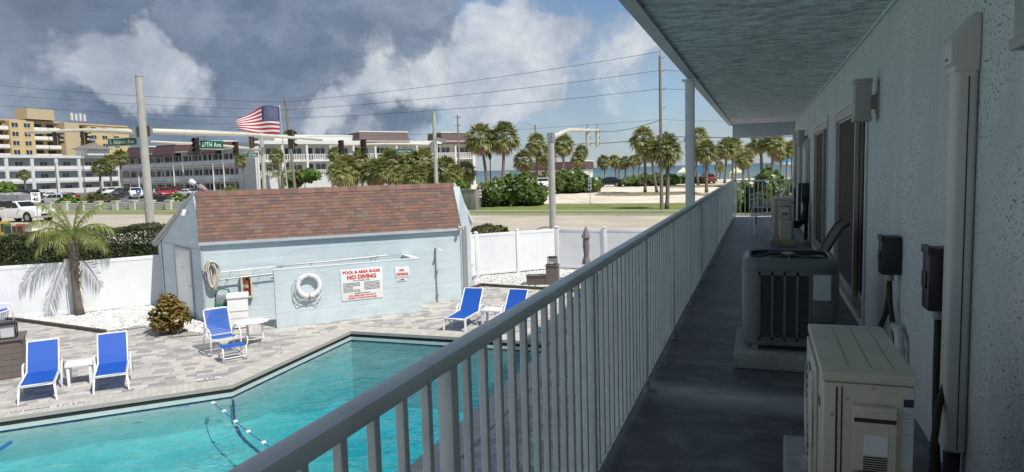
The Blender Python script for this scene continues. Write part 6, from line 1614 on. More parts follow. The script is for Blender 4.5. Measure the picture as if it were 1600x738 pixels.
for k, (px, c, nm, ww) in enumerate(((1,(.30,.11,.04),'orange',.42),(9,(.36,.27,.04),'yellow',.40),(15,(.05,.14,.05),'dark green',.42),(25,(.55,.30,.26),'pale pink',.30),(34,(.30,.075,.04),'rust red',.42))):
    q = atd(px,362,40); zt_ = hgt(px,350 if k!=1 else 346,q)
    t = thing('news_box', '%s newspaper box in the row at the left edge behind the hedge'%nm, 'newspaper box', (q.x,q.y,.585), R(32), 'newspaper boxes behind the hedge'); m_ = mat('news_box_'+nm.replace(' ','_'), c, .45, .15, 3.)
    hh = zt_-.585
    MB().box(-ww/2,ww/2,-.2,.2,.35,hh).build('box_body', m_, t, bevel=.03); MB().box(-ww*.36,ww*.36,-.206,-.2005,hh*.62,hh*.92).build('display_window', m_glassd, t); MB().box(-.06,.06,-.06,.06,0,.35).box(-.2,.2,-.18,.18,0,.02).build('stand', m_black, t)
g_ = atd(45,372,40); br = thing('bollard', 'pale grey concrete bollard right of the newspaper boxes', 'bollard', (g_.x,g_.y,.585)); MB().lathe([(.22,0),(.17,1.0),(.14,1.3),(.05,1.36)],14).build('bollard_body', m_concrete, br, smooth='auto')
# park lamp between the palms
p = atd(767,292,84); p.z = terr(p.x,p.y); lp = thing('park_lamp', 'dark old-style park lamp standing between the two tall palms', 'street lamp', p); h_ = hgt(767,237,p)-p.z
MB().tube([(0,0,0),(0,0,h_-1.0)], [.09,.06], 8).build('lamp_post', m_black, lp); MB().lathe([(.10,h_-1.0),(.24,h_-.55),(.26,h_-.5),(.12,h_-.2),(.03,h_)],10).build('lamp_head', m_black, lp)
p = atd(1162,285,96); p.z = terr(p.x,p.y); lp = thing('park_lamp', 'dark park lamp seen past the railing right of the yellow canopy', 'street lamp', p); h_ = hgt(1162,248,p)-p.z
MB().tube([(0,0,0),(0,0,h_-1.0)], [.09,.06], 8).build('lamp_post', m_black, lp); MB().lathe([(.10,h_-1.0),(.24,h_-.55),(.26,h_-.5),(.12,h_-.2),(.03,h_)],10).build('lamp_head', m_black, lp)
# parking-lot light poles and white block poles
for px, yt, d, lb_ in ((90,255,150,'thin pole before the left columns of the white block'),(133,243,140,'taller thin pole before the middle of the white block')):
    q = atd(px,300,d); q.z = terr(q.x,q.y); t = thing('lamp_pole', lb_, 'pole', q, 0, 'thin poles before the white block'); MB().tube([(0,0,0),(0,0,hgt(px,yt,q)-q.z)], [.13,.09], 8).build('pole_shaft', m_wood, t); MB().tube([(0,0,hgt(px,yt,q)-q.z-.1),(.8,.3,hgt(px,yt,q)-q.z)], .05, 6).build('lamp_arm', m_grey, t)
# beach things
m_cany = mat('pale_yellow_canopy', (.68,.67,.42), .7, .1, 2.)
def canopy(px, py, wpx, d, label, m=m_cany):
    c = atd(px,py,d); k = d/FPX; w_ = wpx*k/2; gz_ = terr(c.x,c.y); t = thing('beach_canopy', label, 'canopy', (c.x,c.y,gz_), 0, 'beach canopies'); z = c.z-gz_
    MB().add([(-w_,-w_,z-.25),(w_,-w_,z-.25),(w_,w_,z-.25),(-w_,w_,z-.25),(0,0,z+.7),(-w_,-w_,z-.45),(w_,-w_,z-.45),(w_,w_,z-.45),(-w_,w_,z-.45)],[(0,1,4),(1,2,4),(2,3,4),(3,0,4),(5,6,1,0),(6,7,2,1),(7,8,3,2),(8,5,0,3)]).build('canopy_top', m, t)
    for x in (-1,1):
        for y in (-1,1): MB().tube([(x*w_*.95,y*w_*.95,min(0,z-3)),(x*w_*.95,y*w_*.95,z-.4)], .04, 6).build('leg', m_whitep, t)
canopy(1151,267,20,128,'pale yellow beach canopy left of the dark park lamp'); canopy(1068,267,17,130,'pale yellow beach canopy just left of the support post')
c = atd(1098,265,132); t = thing('blue_tarp', 'bright blue tarpaulin strung between palms above the red jeep', 'tarp', c); MB().box(-1.2,1.2,-.05,.05,-.8,.8).build('tarp_sheet', mat('bright_blue_tarp',(.05,.22,.45),.6,.1,1.), t)
for x in (-1.2,1.2): MB().tube([(x,.1,.8),(x,.1,terr(c.x,c.y)-c.z)], .04, 6).build('tarp_pole', m_wood, t)
c = atd(1231,250,110); gz_ = terr(c.x,c.y); t = thing('beach_umbrella', 'blue and cream beach umbrella behind the far right palms', 'umbrella', (c.x,c.y,gz_)); z = c.z-gz_
MB().lathe([(1.9,z-.4),(1.3,z),(.7,z+.25),(.02,z+.45)],16).build('umbrella_canopy', mat('bright_blue_canvas',(.03,.25,.55),.7,.1,2.), t); MB().lathe([(1.95,z-.75),(1.9,z-.405)],16).build('umbrella_valance', mat('cream_canvas',(.65,.58,.45),.7,.1,2.), t); MB().tube([(0,0,0),(0,0,z)], .04, 6).build('pole', m_whitep, t)
bf = thing('beach_fence', 'thin grey railing along the top of the beach behind the red jeep', 'fence', (-4,137.5,1.5)); m1 = MB(); m1.box(-12,14,-.03,.03,1.0,1.06).box(-12,14,-.03,.03,.5,.55); m1.build('rail', m_grey, bf); p0_ = None
for k in range(14):
    if p0_ is None: p0_ = MB().box(-.05,.05,-.05,.05,0,1.06).build('post', m_grey, bf); p0_.location.x = -12
    else: share(p0_, bf, (-12+2*k,0,0))
for k,(px,w_) in enumerate(((934,1.2),(939,1.0))):
    c = atd(px,281,118); c.z = terr(c.x,c.y); t = thing('beach_kiosk', ('teal beach stall left of the black car','second smaller teal beach stall behind the hood of the black car')[k], 'stall', c); MB().box(-w_,w_,-.8,.8,0,1.0).build('counter', mat('teal_paint',(.03,.30,.26),.5,.1,2.), t); MB().box(-w_-.3,w_+.3,-1.1,1.1,2.0,2.12).build('stall_roof', mat('teal_paint',(.06,.35,.30),.5,.1,2.), t)
    for x in (-w_,w_): MB().tube([(x,-.75,1.),(x,-.75,2.)], .05, 6).build('post', m_whitep, t)
# ================================================================== vegetation
def sabal_meshes(seed, nf=58, kl=16):
    rr = random.Random(seed); g = MB(); dd = MB()
    def frond(mb, az, el, Lp, Lb, droop, m=0):
        d = Vector((math.cos(az)*math.cos(el), math.sin(az)*math.cos(el), math.sin(el)))
        s = d.cross(Vector((0,0,1))); s = s.normalized() if s.length > .05 else Vector((1,0,0)); u = s.cross(d)
        tip = d*Lp+Vector((0,0,-droop*.25*Lp))
        w = .012; mb.add([s*-w,s*w,tip+s*w,tip-s*w],[(0,1,2,3)],m)
        roll = rr.uniform(-.5,.5); s2 = s*math.cos(roll)+u*math.sin(roll)
        d2 = (d+Vector((0,0,-droop*.5))).normalized()
        for k in range(kl):
            a = R(-105+210*k/(kl-1)+rr.uniform(-6,6)); l_ = Lb*(.62+.38*math.cos(a*.75))*rr.uniform(.85,1.1)
            dr = d2*math.cos(a)+s2*math.sin(a); n_ = dr.cross(u if abs(dr.dot(u))<.9 else s); n_.normalize()
            wd = n_*(.034*rr.uniform(.8,1.3)); mid = tip+dr*l_*.55+Vector((0,0,-droop*.10*l_)); end = tip+dr*l_*.92+Vector((0,0,-(droop*.6+.12)*l_*.75))
            mb.add([tip-wd*.3,tip+wd*.3,mid+wd,mid-wd,end],[(0,1,2,3),(3,2,4)],m)
    for i in range(nf):
        f = (i+.5)/nf; el = math.asin(max(-.99,min(.99,1-1.50*f)))+rr.uniform(-.12,.12); az = i*2.39996+rr.uniform(-.3,.3)
        lp = rr.uniform(.44,.60); frond(g, az, el, lp, rr.uniform(.42,.56), max(0,.25+.75*f))
    for i in range(24):
        frond(dd, i*2.39996+rr.uniform(-.4,.4), rr.uniform(-1.25,-.55), rr.uniform(.28,.46), rr.uniform(.34,.5), 1.2)
    for i in range(26):               # boot stubs under the crown
        a = i*2.39996; z = -.02-.012*i; g2 = Vector((math.cos(a),math.sin(a),0)); p = g2*.07+Vector((0,0,z)); q = g2*.15+Vector((0,0,z+.10)); s = Vector((-g2.y,g2.x,0))*.025
        dd.add([p-s,p+s,q+s*.5,q-s*.5],[(0,1,2,3)])
    return g, dd
SAB = []
for k in range(5):
    g, dd = sabal_meshes(40+k)
    def mk_(mb, n, m):
        me = bpy.data.meshes.new(n); me.from_pydata(mb.v,[],mb.f); me.materials.append(m); return me
    SAB.append((mk_(g,'crown',m_palm if k%2 else m_palm2), mk_(dd,'dead_fronds',m_dead)))
def palm(pb, pc, rpx, d, label, k=0, group='palms along the beach', tr=.15, base=None, sz=1.0, dead=True):
    b = atd(pb,300,d) if base is None else base.copy(); b.z = terr(b.x,b.y); d = depth(b) if base is not None else d
    c = atd(pc[0],pc[1],d); r = rpx*d/FPX*1.12; t = thing('cabbage_palm', label, 'palm', b, 0, group)
    v = c-b; v.z -= r*.12; n_ = 9; rr = random.Random(int(pb*7+pc[1])); bow = Vector((rr.uniform(-.2,.2),rr.uniform(-.2,.2),0))
    pts = [v*(i/n_)+bow*math.sin(math.pi*i/n_) for i in range(n_+1)]
    MB().tube(pts, [tr*(1.35 if i==0 else 1.0+.10*((i%2)*2-1)*.4-.12*i/n_) for i in range(n_+1)], 10).build('trunk', m_trunk, t, smooth=True)
    for j, nm in enumerate(('crown','dead_fronds')):
        if j and not dead: continue
        o = bpy.data.objects.new(nm, SAB[k%5][j]); COL.objects.link(o); o.parent = t; o.location = v; o.scale = (r,r,r*sz); o.rotation_euler = (rr.uniform(-.1,.1),rr.uniform(-.1,.1),rr.uniform(0,6.3))
    return t
V = 'palms along the beach'
palm(763,(750,211),27,84,'tall palm left of the dark park lamp, over the big sea grape',0,V,.19)
palm(782,(787,210),27,84,'tall palm right of the dark park lamp with vines on its trunk',1,V,.20)
palm(838,(838,221),19,105,'palm against the small lamp pole left of the bent-arm pole',2,V,.2)
palm(822,(818,247),18,92,'low broad palm leaning over the right of the big sea grape',3,V,.2)
palm(856,(853,240),18,105,'palm partly hidden behind the head of the bent-arm pole',4,V,.18)
palm(879,(881,222),19,105,'palm just right of the bent-arm pole',0,V,.17)
palm(906,(908,235),12,118,'taller of the joined pair of palms below the tip of the bent arm',1,V,.15)
palm(910,(903,246),13,118,'lower of the joined pair of palms below the tip of the bent arm',2,V,.15)
palm(944,(943,250),12,118,'leftmost palm of the row behind the black car',3,V,.15)
palm(962,(960,249),11,120,'second palm of the row behind the black car',4,V,.15)
palm(968,(969,254),9,124,'small palm squeezed in the middle of the row behind the black car',0,V,.14)
palm(977,(976,252),11,120,'rightmost full palm of the row behind the black car, by the stop sign',1,V,.15)
palm(992,(990,249),10,118,'left one of the two crossing palms right of the stop sign',2,V,.14)
palm(997,(999,246),10,118,'right one of the two crossing palms right of the stop sign',3,V,.14)
palm(1008,(1005,213),23,0,'tall straight palm on the grass island left of the utility pole',4,V,.17,base=gnd(1008,302))
palm(1028,(1018,230),19,0,'slanting palm between the straight palm and the utility pole',0,V,.17,base=gnd(1027,302.5))
palm(1042,(1041,229),28,0,'stout nearest palm on the verge right behind the utility pole',1,V,.17,base=gnd(1042,328.5))
palm(1091,(1089,214),22,0,'tall palm half hidden behind the grey support post',2,V,.17,base=gnd(1091,290))
palm(1104,(1103,233),20,0,'bushy palm directly right of the grey support post',3,V,.18,base=gnd(1104,301))
palm(1102,(1098,240),12,116,'thin palm behind the bushy palm by the support post',0,V,.13)
palm(1119,(1119,237),13,112,'slender palm above the right end of the red jeep',4,V,.14)
palm(1124,(1124,258),9,128,'short small palm left of the yellow canopy',0,V,.13)
palm(1132,(1134,228),18,100,'palm rising left of the yellow canopy',1,V,.17)
palm(1145,(1147,226),17,102,'tall palm rising from behind the right side of the yellow canopy',2,V,.16)
palm(1149,(1149,242),10,115,'lower palm behind the tall palm by the yellow canopy',3,V,.14)
palm(1163,(1163,246),15,88,'short palm whose trunk stands at the left of the green thicket',4,V,.15)
palm(1171,(1172,232),13,105,'slim palm between the short palm and the thick-trunked ones',0,V,.13)
palm(1189,(1188,217),19,78,'thick straight palm under the end beam, left one of two',1,V,.18)
palm(1208,(1209,220),20,76,'thick rough-trunked palm under the end beam, right one of two',2,V,.2)
palm(1219,(1219,236),14,100,'palm right of the rough-trunked palm under the end beam',3,V,.14)
palm(1228,(1229,231),14,100,'palm in front of the blue beach umbrella',4,V,.14)
palm(1238,(1238,229),14,100,'last palm, cut off by the stucco wall edge',0,V,.14)
V2 = 'palms by the white block'
palm(160,(157,258),14,128,'left palm of the three before the white block',1,V2,.2)
palm(175,(172,250),13,130,'middle palm of the three before the white block',2,V2,.2)
palm(192,(188,242),13,132,'right tallest palm of the three before the white block',3,V2,.2)
palm(40,(37,271),9,140,'small palm before the left columns of the white block',4,V2,.16)
palm(383,(376,249),11,112,'thin palm before the blue wall painting',0,V2,.12)
V3 = 'palms before the white hotel'
palm(437,(432,241),13,112,'palm behind the flagpole against the white balcony',2,V3,.15)
palm(452,(450,212),12,135,'palm crown showing behind the right edge of the flag',3,V3,.16)
palm(520,(522,238),13,104,'palm left of the traffic lights before the balcony',4,V3,.16)
palm(544,(541,261),29,92,'low shaggy palm at the left of the group behind the roof',0,V3,.22)
palm(566,(562,250),21,96,'palm behind the second traffic light of the middle arm',1,V3,.2)
palm(580,(584,264),24,92,'low palm with many dry fronds, third of the group behind the roof',2,V3,.22)
palm(612,(611,252),28,92,'large shaggy palm left of the S Atlantic Ave sign',3,V3,.22)
palm(640,(641,253),25,94,'palm directly under the S Atlantic Ave sign',4,V3,.22)
palm(662,(660,248),25,94,'palm leaning left of the slim signal pole',0,V3,.22)
palm(664,(668,268),23,90,'low dry palm left of the slim signal pole',4,V3,.22)
palm(697,(696,262),24,88,'shaggy palm right of the slim signal pole',1,V3,.22)
palm(728,(729,265),18,86,'low shaggy palm above the grey cabinet',2,V3,.22)
palm(683,(684,217),11,140,'palm crown peeping over the hotel roof behind the slim signal pole',3,V3,.16)
palm(640,(596,272),16,92,'lowest dry palm leaning at the middle of the group behind the roof',2,V3,.2) if False else None
palm(530,(528,264),20,88,'low shaggy palm at the far left end of the group behind the roof',4,V3,.2)
palm(598,(597,262),21,90,'round green palm between the dry palm and the large shaggy one',1,V3,.2)
palm(626,(627,270),19,86,'low spreading palm below and left of the S Atlantic Ave sign',0,V3,.2)
palm(654,(650,272),19,85,'dense low palm below and right of the S Atlantic Ave sign',3,V3,.2)
palm(712,(710,268),17,84,'dry drooping palm directly left of the grey cabinet',2,V3,.2)
# leaf masses
def leafmesh(name, m, blobs, n, size, seed=1, parent=None, up=.35, shape=6, aspect=1.0, lumpy=.16, loc=None):
    rs = np.random.RandomState(seed); vol = np.array([a[3]*a[4]*a[5] for a in blobs])**.67; cnt = (n*vol/vol.sum()).astype(int); V_=[]; F_=[]
    ctrs = []; nrms = []
    for (cx,cy,cz,rx,ry,rz), c in zip(blobs, cnt):
        d = rs.normal(size=(c,3)); d /= np.linalg.norm(d,axis=1)[:,None]
        ph = rs.uniform(0,6.28,6)
        lum = 1+lumpy*(np.sin(d[:,0]*5+ph[0])*np.sin(d[:,1]*5+ph[1])+np.sin(d[:,2]*7+ph[2])*.7*np.sin(d[:,0]*9+ph[3]))
        r = (rs.uniform(0,1,c)**.28)*lum
        ctrs.append(np.array([cx,cy,cz])+d*r[:,None]*np.array([rx,ry,rz])); nrms.append(d)
    ctr = np.vstack(ctrs); d = np.vstack(nrms); c = len(ctr)
    nn = d*.8+rs.normal(size=(c,3))*.55; nn[:,2] += up; nn /= np.linalg.norm(nn,axis=1)[:,None]
    t = np.cross(nn, rs.normal(size=(c,3))); t /= np.linalg.norm(t,axis=1)[:,None]; b = np.cross(nn,t)
    sz = size*rs.uniform(.6,1.25,c)
    k = shape; ang = np.arange(k)*2*np.pi/k
    P_ = ctr[:,None,:]+sz[:,None,None]*(np.cos(ang)[None,:,None]*t[:,None,:]+aspect*np.sin(ang)[None,:,None]*b[:,None,:]) + (np.cos(2*ang)[None,:,None]*.12*sz[:,None,None])*nn[:,None,:]
    me = bpy.data.meshes.new(name); me.vertices.add(c*k); me.vertices.foreach_set('co', P_.reshape(-1))
    me.loops.add(c*k); me.loops.foreach_set('vertex_index', np.arange(c*k,dtype=np.int32)); me.polygons.add(c)
    me.polygons.foreach_set('loop_start', np.arange(0,c*k,k,dtype=np.int32)); me.polygons.foreach_set('loop_total', np.full(c,k,dtype=np.int32))
    me.materials.append(m); me.update(calc_edges=True); me.validate()
    o = bpy.data.objects.new(name, me); COL.objects.link(o)
    if parent is not None: o.parent = parent
    return o
def shrub(name, label, cat, loc, blobs, n, size, m, seed=1, group=None, stems=5, **k):
    t = thing(name, label, cat, loc, 0, group); leafmesh('foliage', m, blobs, n, size, seed, t, **k)
    rr = random.Random(seed); s = MB()
    for i in range(stems):
        b = blobs[i%len(blobs)]; s.tube([(b[0]*.5+rr.uniform(-.2,.2),b[1]*.5+rr.uniform(-.2,.2),0),(b[0]*.8,b[1]*.8,b[2]*.6),(b[0]+rr.uniform(-.3,.3)*b[3],b[1]+rr.uniform(-.3,.3)*b[4],b[2]+.3*b[5])], [.05*max(1,b[5]*.6),.04,.015], 6)
    s.build('stems', m_bark, t); return t
def spread(w_, h, dpt, n, seed, top=1.0):
    rr = random.Random(seed); out = []
    for i in range(n):
        x = -w_/2+w_*(i+.5)/n+rr.uniform(-.1,.1)*w_; hh = h*rr.uniform(.75,1.0)*(1-.35*abs(2*x/w_)**2)
        out.append((x, rr.uniform(-.25,.25)*dpt, hh*.55, w_/n*rr.uniform(.75,1.05), dpt*.5, hh*.5))
    out.append((0,0,h*.3,w_*.46,dpt*.45,h*.3)); return out
G_ = 'sea grapes and shrubs by the beach'
g_ = gnd(800,323); k_ = depth(g_)/FPX; shrub('sea_grape', 'big glossy sea grape on the verge under the two tall palms', 'shrub', g_, spread(90*k_,60*k_,3.6,6,3), 9500, .17, m_sgrape, 3, G_, 7)
g_ = gnd(898,301); k_ = depth(g_)/FPX; shrub('sea_grape', 'wide sea grape between the bent-arm pole and the black car', 'shrub', g_, spread(66*k_,40*k_,4.5,6,5), 5200, .22, m_sgrape, 5, G_, 6)
g_ = gnd(1200,334); k_ = depth(g_)/FPX; g_.y += 1.5; shrub('sea_grape', 'large sea grape thicket beyond the end railing', 'shrub', g_+Vector((.3,0,0)), spread(118*k_,72*k_,4.,7,8), 11500, .17, m_sgrape, 8, G_, 8)
g_ = gnd(1020,290); k_ = depth(g_)/FPX; shrub('dune_shrub', 'low dune shrubs in front of the sea right of the black car', 'shrub', g_, spread(85*k_,21*k_,4,7,9), 3800, .2, m_sgrape, 9, G_, 6)
g_ = gnd(1075,287); k_ = depth(g_)/FPX; shrub('dune_shrub', 'low dark dune shrub left of the red jeep', 'shrub', g_, spread(40*k_,14*k_,3,4,10), 1500, .18, m_sgrape, 10, G_, 4)
p = atd(712,300,80); p.z = terr(p.x,p.y); shrub('green_shrub', 'bright green round shrub behind the grey cabinet', 'shrub', p, spread(44*80/FPX,36*80/FPX,3,4,11), 4200, .13, m_bright, 11, None, 5)
p = atd(885,297,118); p.z = terr(p.x,p.y); shrub('green_shrub', 'small green shrub before the low beach building', 'shrub', p+Vector((-3,0,0)), spread(22*118/FPX,26*118/FPX,3,3,12), 1300, .16, m_bright, 12, None, 4)
p = atd(842,295,112); p.z = terr(p.x,p.y); shrub('green_shrub', 'dark shrub left of the white jeep', 'shrub', p+Vector((-1.5,2,0)), spread(20*112/FPX,24*112/FPX,3,3,12), 1300, .16, m_sgrape, 13, None, 4)
p = atd(762,372,35); p.z = .58; shrub('clipped_shrub', 'low clipped shrub topping the fence right of the pool house', 'shrub', p, [(0,0,.62,.85,.7,.40),(.5,.1,.58,.6,.6,.33)], 5200, .05, m_hedgetop, 14, None, 4)
p = gnd(150,320); shrub('green_shrub', 'leafy strap-leaved plants before the parked cars at the left', 'shrub', p, spread(56*depth(p)/FPX,20*depth(p)/FPX,3,5,15), 2200, .30, m_hedgetop, 15, None, 4, shape=4, aspect=.22)
p = gnd(112,322); shrub('green_shrub', 'rounded green plant left of the strap-leaved plants', 'shrub', p, spread(30*depth(p)/FPX,16*depth(p)/FPX,2.5,3,16), 1100, .22, m_bright, 16, None, 3)
p = gnd(275,325); t = shrub('flowering_bush', 'bush with pale yellow blossoms right of the thick signal pole', 'shrub', p, spread(28*depth(p)/FPX,24*depth(p)/FPX,2,3,17), 1500, .13, m_bright, 17, None, 4); leafmesh('blossom', mat('pale_yellow_petals',(.62,.60,.35),.6,.1,5.), spread(27*depth(p)/FPX,25*depth(p)/FPX,2.1,3,17), 240, .10, 18, t)
p = gnd(365,310); shrub('green_shrub', 'dark fan palm scrub at the foot of the blue wall painting', 'shrub', p, spread(34*depth(p)/FPX,20*depth(p)/FPX,3,3,19), 900, .4, m_palm, 19, None, 3, shape=4, aspect=.15)
p = atd(468,290,100); p.z = terr(p.x,p.y); shrub('green_shrub', 'dark green hedge growing over the hotel balcony right of the leaning pole', 'shrub', p, [(1.2,0,3.2,2.6,1.,1.0),(-1,0,2.6,1.6,1,1.2)], 2000, .17, m_bright, 20, None, 3)
p = atd(10,300,112); p.z = terr(p.x,p.y); t = thing('broadleaf_tree', 'round green tree at the left edge before the white block', 'tree', p)
leafmesh('crown', m_bright, [(0,0,2.4,1.9,1.8,1.4),(-1.2,0,2.0,1.4,1.4,1.1),(1.0,.3,1.8,1.3,1.3,1.1),(-2.5,0,2.0,1.6,1.5,1.3)], 3600, .16, 21, t); MB().tube([(0,0,0),(.05,0,1.6),(.2,0,2.6)], [.16,.12,.05], 8).tube([(.0,0,1.),(-.9,0,2.2)], [.1,.04], 6).build('trunk', m_bark, t)
# feather palms
def feather(t, c, fronds, m, ll=.5, nl=34, wid=.016, seed=1):
    rr = random.Random(seed)
    for (az, el, L_, dr, gone) in fronds:
        mb = MB(); h = Vector((math.cos(az),math.sin(az),0)); pts = []; n_ = 12; p = Vector(c); e = el
        for i in range(n_+1):
            pts.append(p.copy()); p = p+(h*math.cos(e)+Vector((0,0,math.sin(e))))*(L_/n_); e -= dr/n_*(.5+1.1*i/n_)
        mb.tube(pts, [.028*(1-.85*i/n_)+.004 for i in range(n_+1)], 5)
        s = Vector((-h.y,h.x,0))
        for k in range(nl):
            f = .16+.84*k/nl; x = f*n_; i = min(n_-1,int(x)); q = pts[i].lerp(pts[i+1],x-i); tg = (pts[i+1]-pts[i]).normalized()
            l_ = ll*math.sin(math.pi*min(1,.18+.8*f))**.6*rr.uniform(.8,1.1)
            for sg in (-1,1):
                if rr.random() < gone: continue
                d = (s*sg*.75+tg*.62+Vector((0,0,rr.uniform(-.35,.2)))).normalized(); mid = q+d*l_*.5+Vector((0,0,-.06*l_/.5)); end = q+d*l_*.82+Vector((0,0,-.62*l_))
                w_ = tg*wid*rr.uniform(.8,1.3); mb.add([q-w_*.4,q+w_*.4,mid+w_,mid-w_,end],[(0,1,2,3),(3,2,4)])
        mb.build('frond', m, t)
pb_0 = onz(125,494); cz = hgt(114,378,pb_0); qp = thing('feather_palm', 'young feathery palm in the white gravel before the vinyl fence', 'palm', pb_0)
cpt = onpl(114,376,pb_0,(pb_0.x,pb_0.y,0))-pb_0
tp = [Vector((0,0,0)),cpt*.25+Vector((.03,-.06,0)),cpt*.5+Vector((.02,-.07,0)),cpt*.75+Vector((0,-.02,0)),cpt]
MB().tube([tp[0],tp[0].lerp(tp[1],.5),tp[1],tp[1].lerp(tp[2],.5),tp[2],tp[2].lerp(tp[3],.5),tp[3],tp[3].lerp(tp[4],.5),tp[4]], [.16,.125,.115,.105,.11,.11,.125,.125,.11], 14).build('trunk', m_trunk, qp, smooth=True)
bt = MB(); rr = random.Random(4)
for i in range(46):
    a = i*2.39996; f = .42+.60*i/46; p = cpt*f; g2 = Vector((math.cos(a),math.sin(a),0)); s = Vector((-g2.y,g2.x,0))*rr.uniform(.03,.06); q = p+g2*.13; e_ = p+g2*rr.uniform(.15,.22)+Vector((0,0,rr.uniform(.06,.22)))
    bt.add([q-s,q+s,e_+s*.4,e_-s*.4],[(0,1,2,3)])
bt.build('leaf_bases', m_dead, qp)
vr = math.atan2(pb_0.y,pb_0.x)-R(90)          # azimuth of picture-right seen at the palm
top = cpt+Vector((0,0,.12))
fr_ = [(vr+.3,1.38,1.45,.35,.0),(vr+2.6,1.36,1.35,.6,.0),(vr+.1,1.2,1.45,1.1,.05),(vr+3.2,1.05,1.5,2.0,.03),(vr+3.5,.72,1.6,2.3,.05),(vr+2.5,.6,1.35,2.3,.05),(vr-.2,.85,1.5,2.4,.03),(vr+.35,.45,1.35,2.3,.15),(vr-1.2,.55,1.4,2.4,.1),(vr-1.9,.5,1.5,2.4,.05),(vr+3.3,.15,1.3,1.7,.25),(vr-.5,.1,1.3,1.55,.4),(vr+3.14,1.22,1.5,.9,0)]
feather(qp, top, fr_, m_queen, .46, 40, .012, 5)
for (pc, d, rr_, n_, lb, zc) in (((441,268),96,2.4,15,'feathery date palm before the white hotel left of the leaning pole',0),):
    b = atd(pc[0],296,d); b.z = terr(b.x,b.y); t = thing('feather_palm', lb, 'palm', b); c = atd(pc[0],pc[1]+8,d)-b
    MB().tube([(0,0,0),c], [.3,.24], 10).build('trunk', m_trunk, t, smooth=True)
    feather(t, c, [(i*2.39996,1.35-1.35*i/n_,rr_*1.5,1.4+.7*i/n_,.0) for i in range(n_)], m_palm, .55, 22, .035, 6)
# croton by the gravel
p = onz(266,521); k_ = depth(p)/FPX; sh_ = thing('croton_bush', 'rounded croton bush with bronze and green leaves on white gravel', 'shrub', p)
leafmesh('foliage', m_croton, [(0,0,.58,.42,.42,.36),(-.34,.05,.50,.27,.3,.26),(.34,0,.46,.28,.3,.28),(.12,-.1,.90,.22,.24,.22),(-.16,.05,.84,.20,.22,.24),(0,-.15,.30,.36,.36,.22),(.3,.1,.72,.2,.2,.2)], 1500, .095, 31, sh_, up=.7, shape=6, aspect=.40, lumpy=.32)
s = MB(); 
for i in range(9): a = i*.7; s.tube([(.04*math.cos(a),.04*math.sin(a),0),(.15*math.cos(a),.15*math.sin(a),.35),(.3*math.cos(a),.3*math.sin(a),.7)], [.022,.016,.008], 6)
s.build('stems', m_bark, sh_)
# clipped hedge behind the left fence
ha0 = atd(-90,377,30); ha1 = atd(255,352,27.5); d_ = ha1-ha0; d_.z = 0; hL = d_.length; hg = thing('clipped_hedge', 'clipped dark green hedge running behind the left white fence', 'hedge', (ha0.x,ha0.y,.58), math.atan2(d_.y,d_.x))
zt0 = ha0.z-.58; zt1 = ha1.z-.58
rs = np.random.RandomState(5)
def hedge_leaves(nm, m, n, topband):
    x = rs.uniform(0,hL,n); zt = zt0+(zt1-zt0)*x/hL+.05*np.sin(x*2.1)+.04*np.sin(x*5.3)
    face = rs.uniform(0,1,n)
    if topband: y = rs.uniform(-.1,1.2,n); z = zt-rs.uniform(-.03,.10,n)
    else: y = np.where(face<.8, rs.uniform(-.14,.10,n), rs.uniform(0,1.2,n)); z = np.where(face<.8, rs.uniform(.2,1,n)*zt, zt-rs.uniform(0,.2,n))
    ctr = np.stack([x,y,z],1); nn = rs.normal(size=(n,3))*.6+np.array([0,-.6,.5]); nn /= np.linalg.norm(nn,axis=1)[:,None]
    t = np.cross(nn,rs.normal(size=(n,3))); t /= np.linalg.norm(t,axis=1)[:,None]; b = np.cross(nn,t); sz = rs.uniform(.03,.06,n)
    ang = np.arange(4)*np.pi/2; P_ = ctr[:,None,:]+sz[:,None,None]*(np.cos(ang)[None,:,None]*t[:,None,:]+.6*np.sin(ang)[None,:,None]*b[:,None,:])
    me = bpy.data.meshes.new(nm); me.from_pydata(P_.reshape(-1,3).tolist(),[],[tuple(range(4*i,4*i+4)) for i in range(n)]); me.materials.append(m)
    o = bpy.data.objects.new(nm, me); COL.objects.link(o); o.parent = hg
hedge_leaves('foliage', m_hedge, 26000, False); hedge_leaves('new_growth', m_hedgetop, 9000, True)
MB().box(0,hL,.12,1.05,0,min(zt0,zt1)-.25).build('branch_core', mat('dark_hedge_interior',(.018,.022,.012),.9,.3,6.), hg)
# ================================================================== sky, sun, camera
sunv = Vector((.67,-.24,1.)).normalized()
el = math.asin(sunv.z)
wd_ = bpy.data.worlds.new('World'); SC.world = wd_; wd_.use_nodes = True
nt = wd_.node_tree; nt.nodes.clear()
class WN(N):
    def __init__(s): s.t = nt; s.out = nt.nodes.new('ShaderNodeOutputWorld')
s = WN()
sky = s.n('TexSky', sky_type='NISHITA'); sky.sun_disc = False; sky.sun_elevation = el; sky.sun_rotation = math.atan2(sunv.x, sunv.y)
sky.altitude = 0; sky.air_density = 1.0; sky.dust_density = .3; sky.ozone_density = 3.5
bg = s.n('Background'); bg.inputs[1].default_value = .105; s.l(sky.outputs[0], bg.inputs[0])
tc = s.n('TexCoord'); vm = s.n('VectorMath', operation='NORMALIZE'); s.l(tc.outputs['Generated'], vm.inputs[0]); D = vm.outputs[0]
sep = s.n('SeparateXYZ'); s.l(D, sep.inputs[0]); zc = s.val('MAXIMUM', sep.outputs[2], 0.)
den = s.val('ADD', zc, .22)
cmb = s.n('CombineXYZ'); s.l(s.val('DIVIDE', sep.outputs[0], den), cmb.inputs[0]); s.l(s.val('DIVIDE', sep.outputs[1], den), cmb.inputs[1]); s.l(s.val('MULTIPLY', zc, 1.6), cmb.inputs[2])
Pl = cmb.outputs[0]
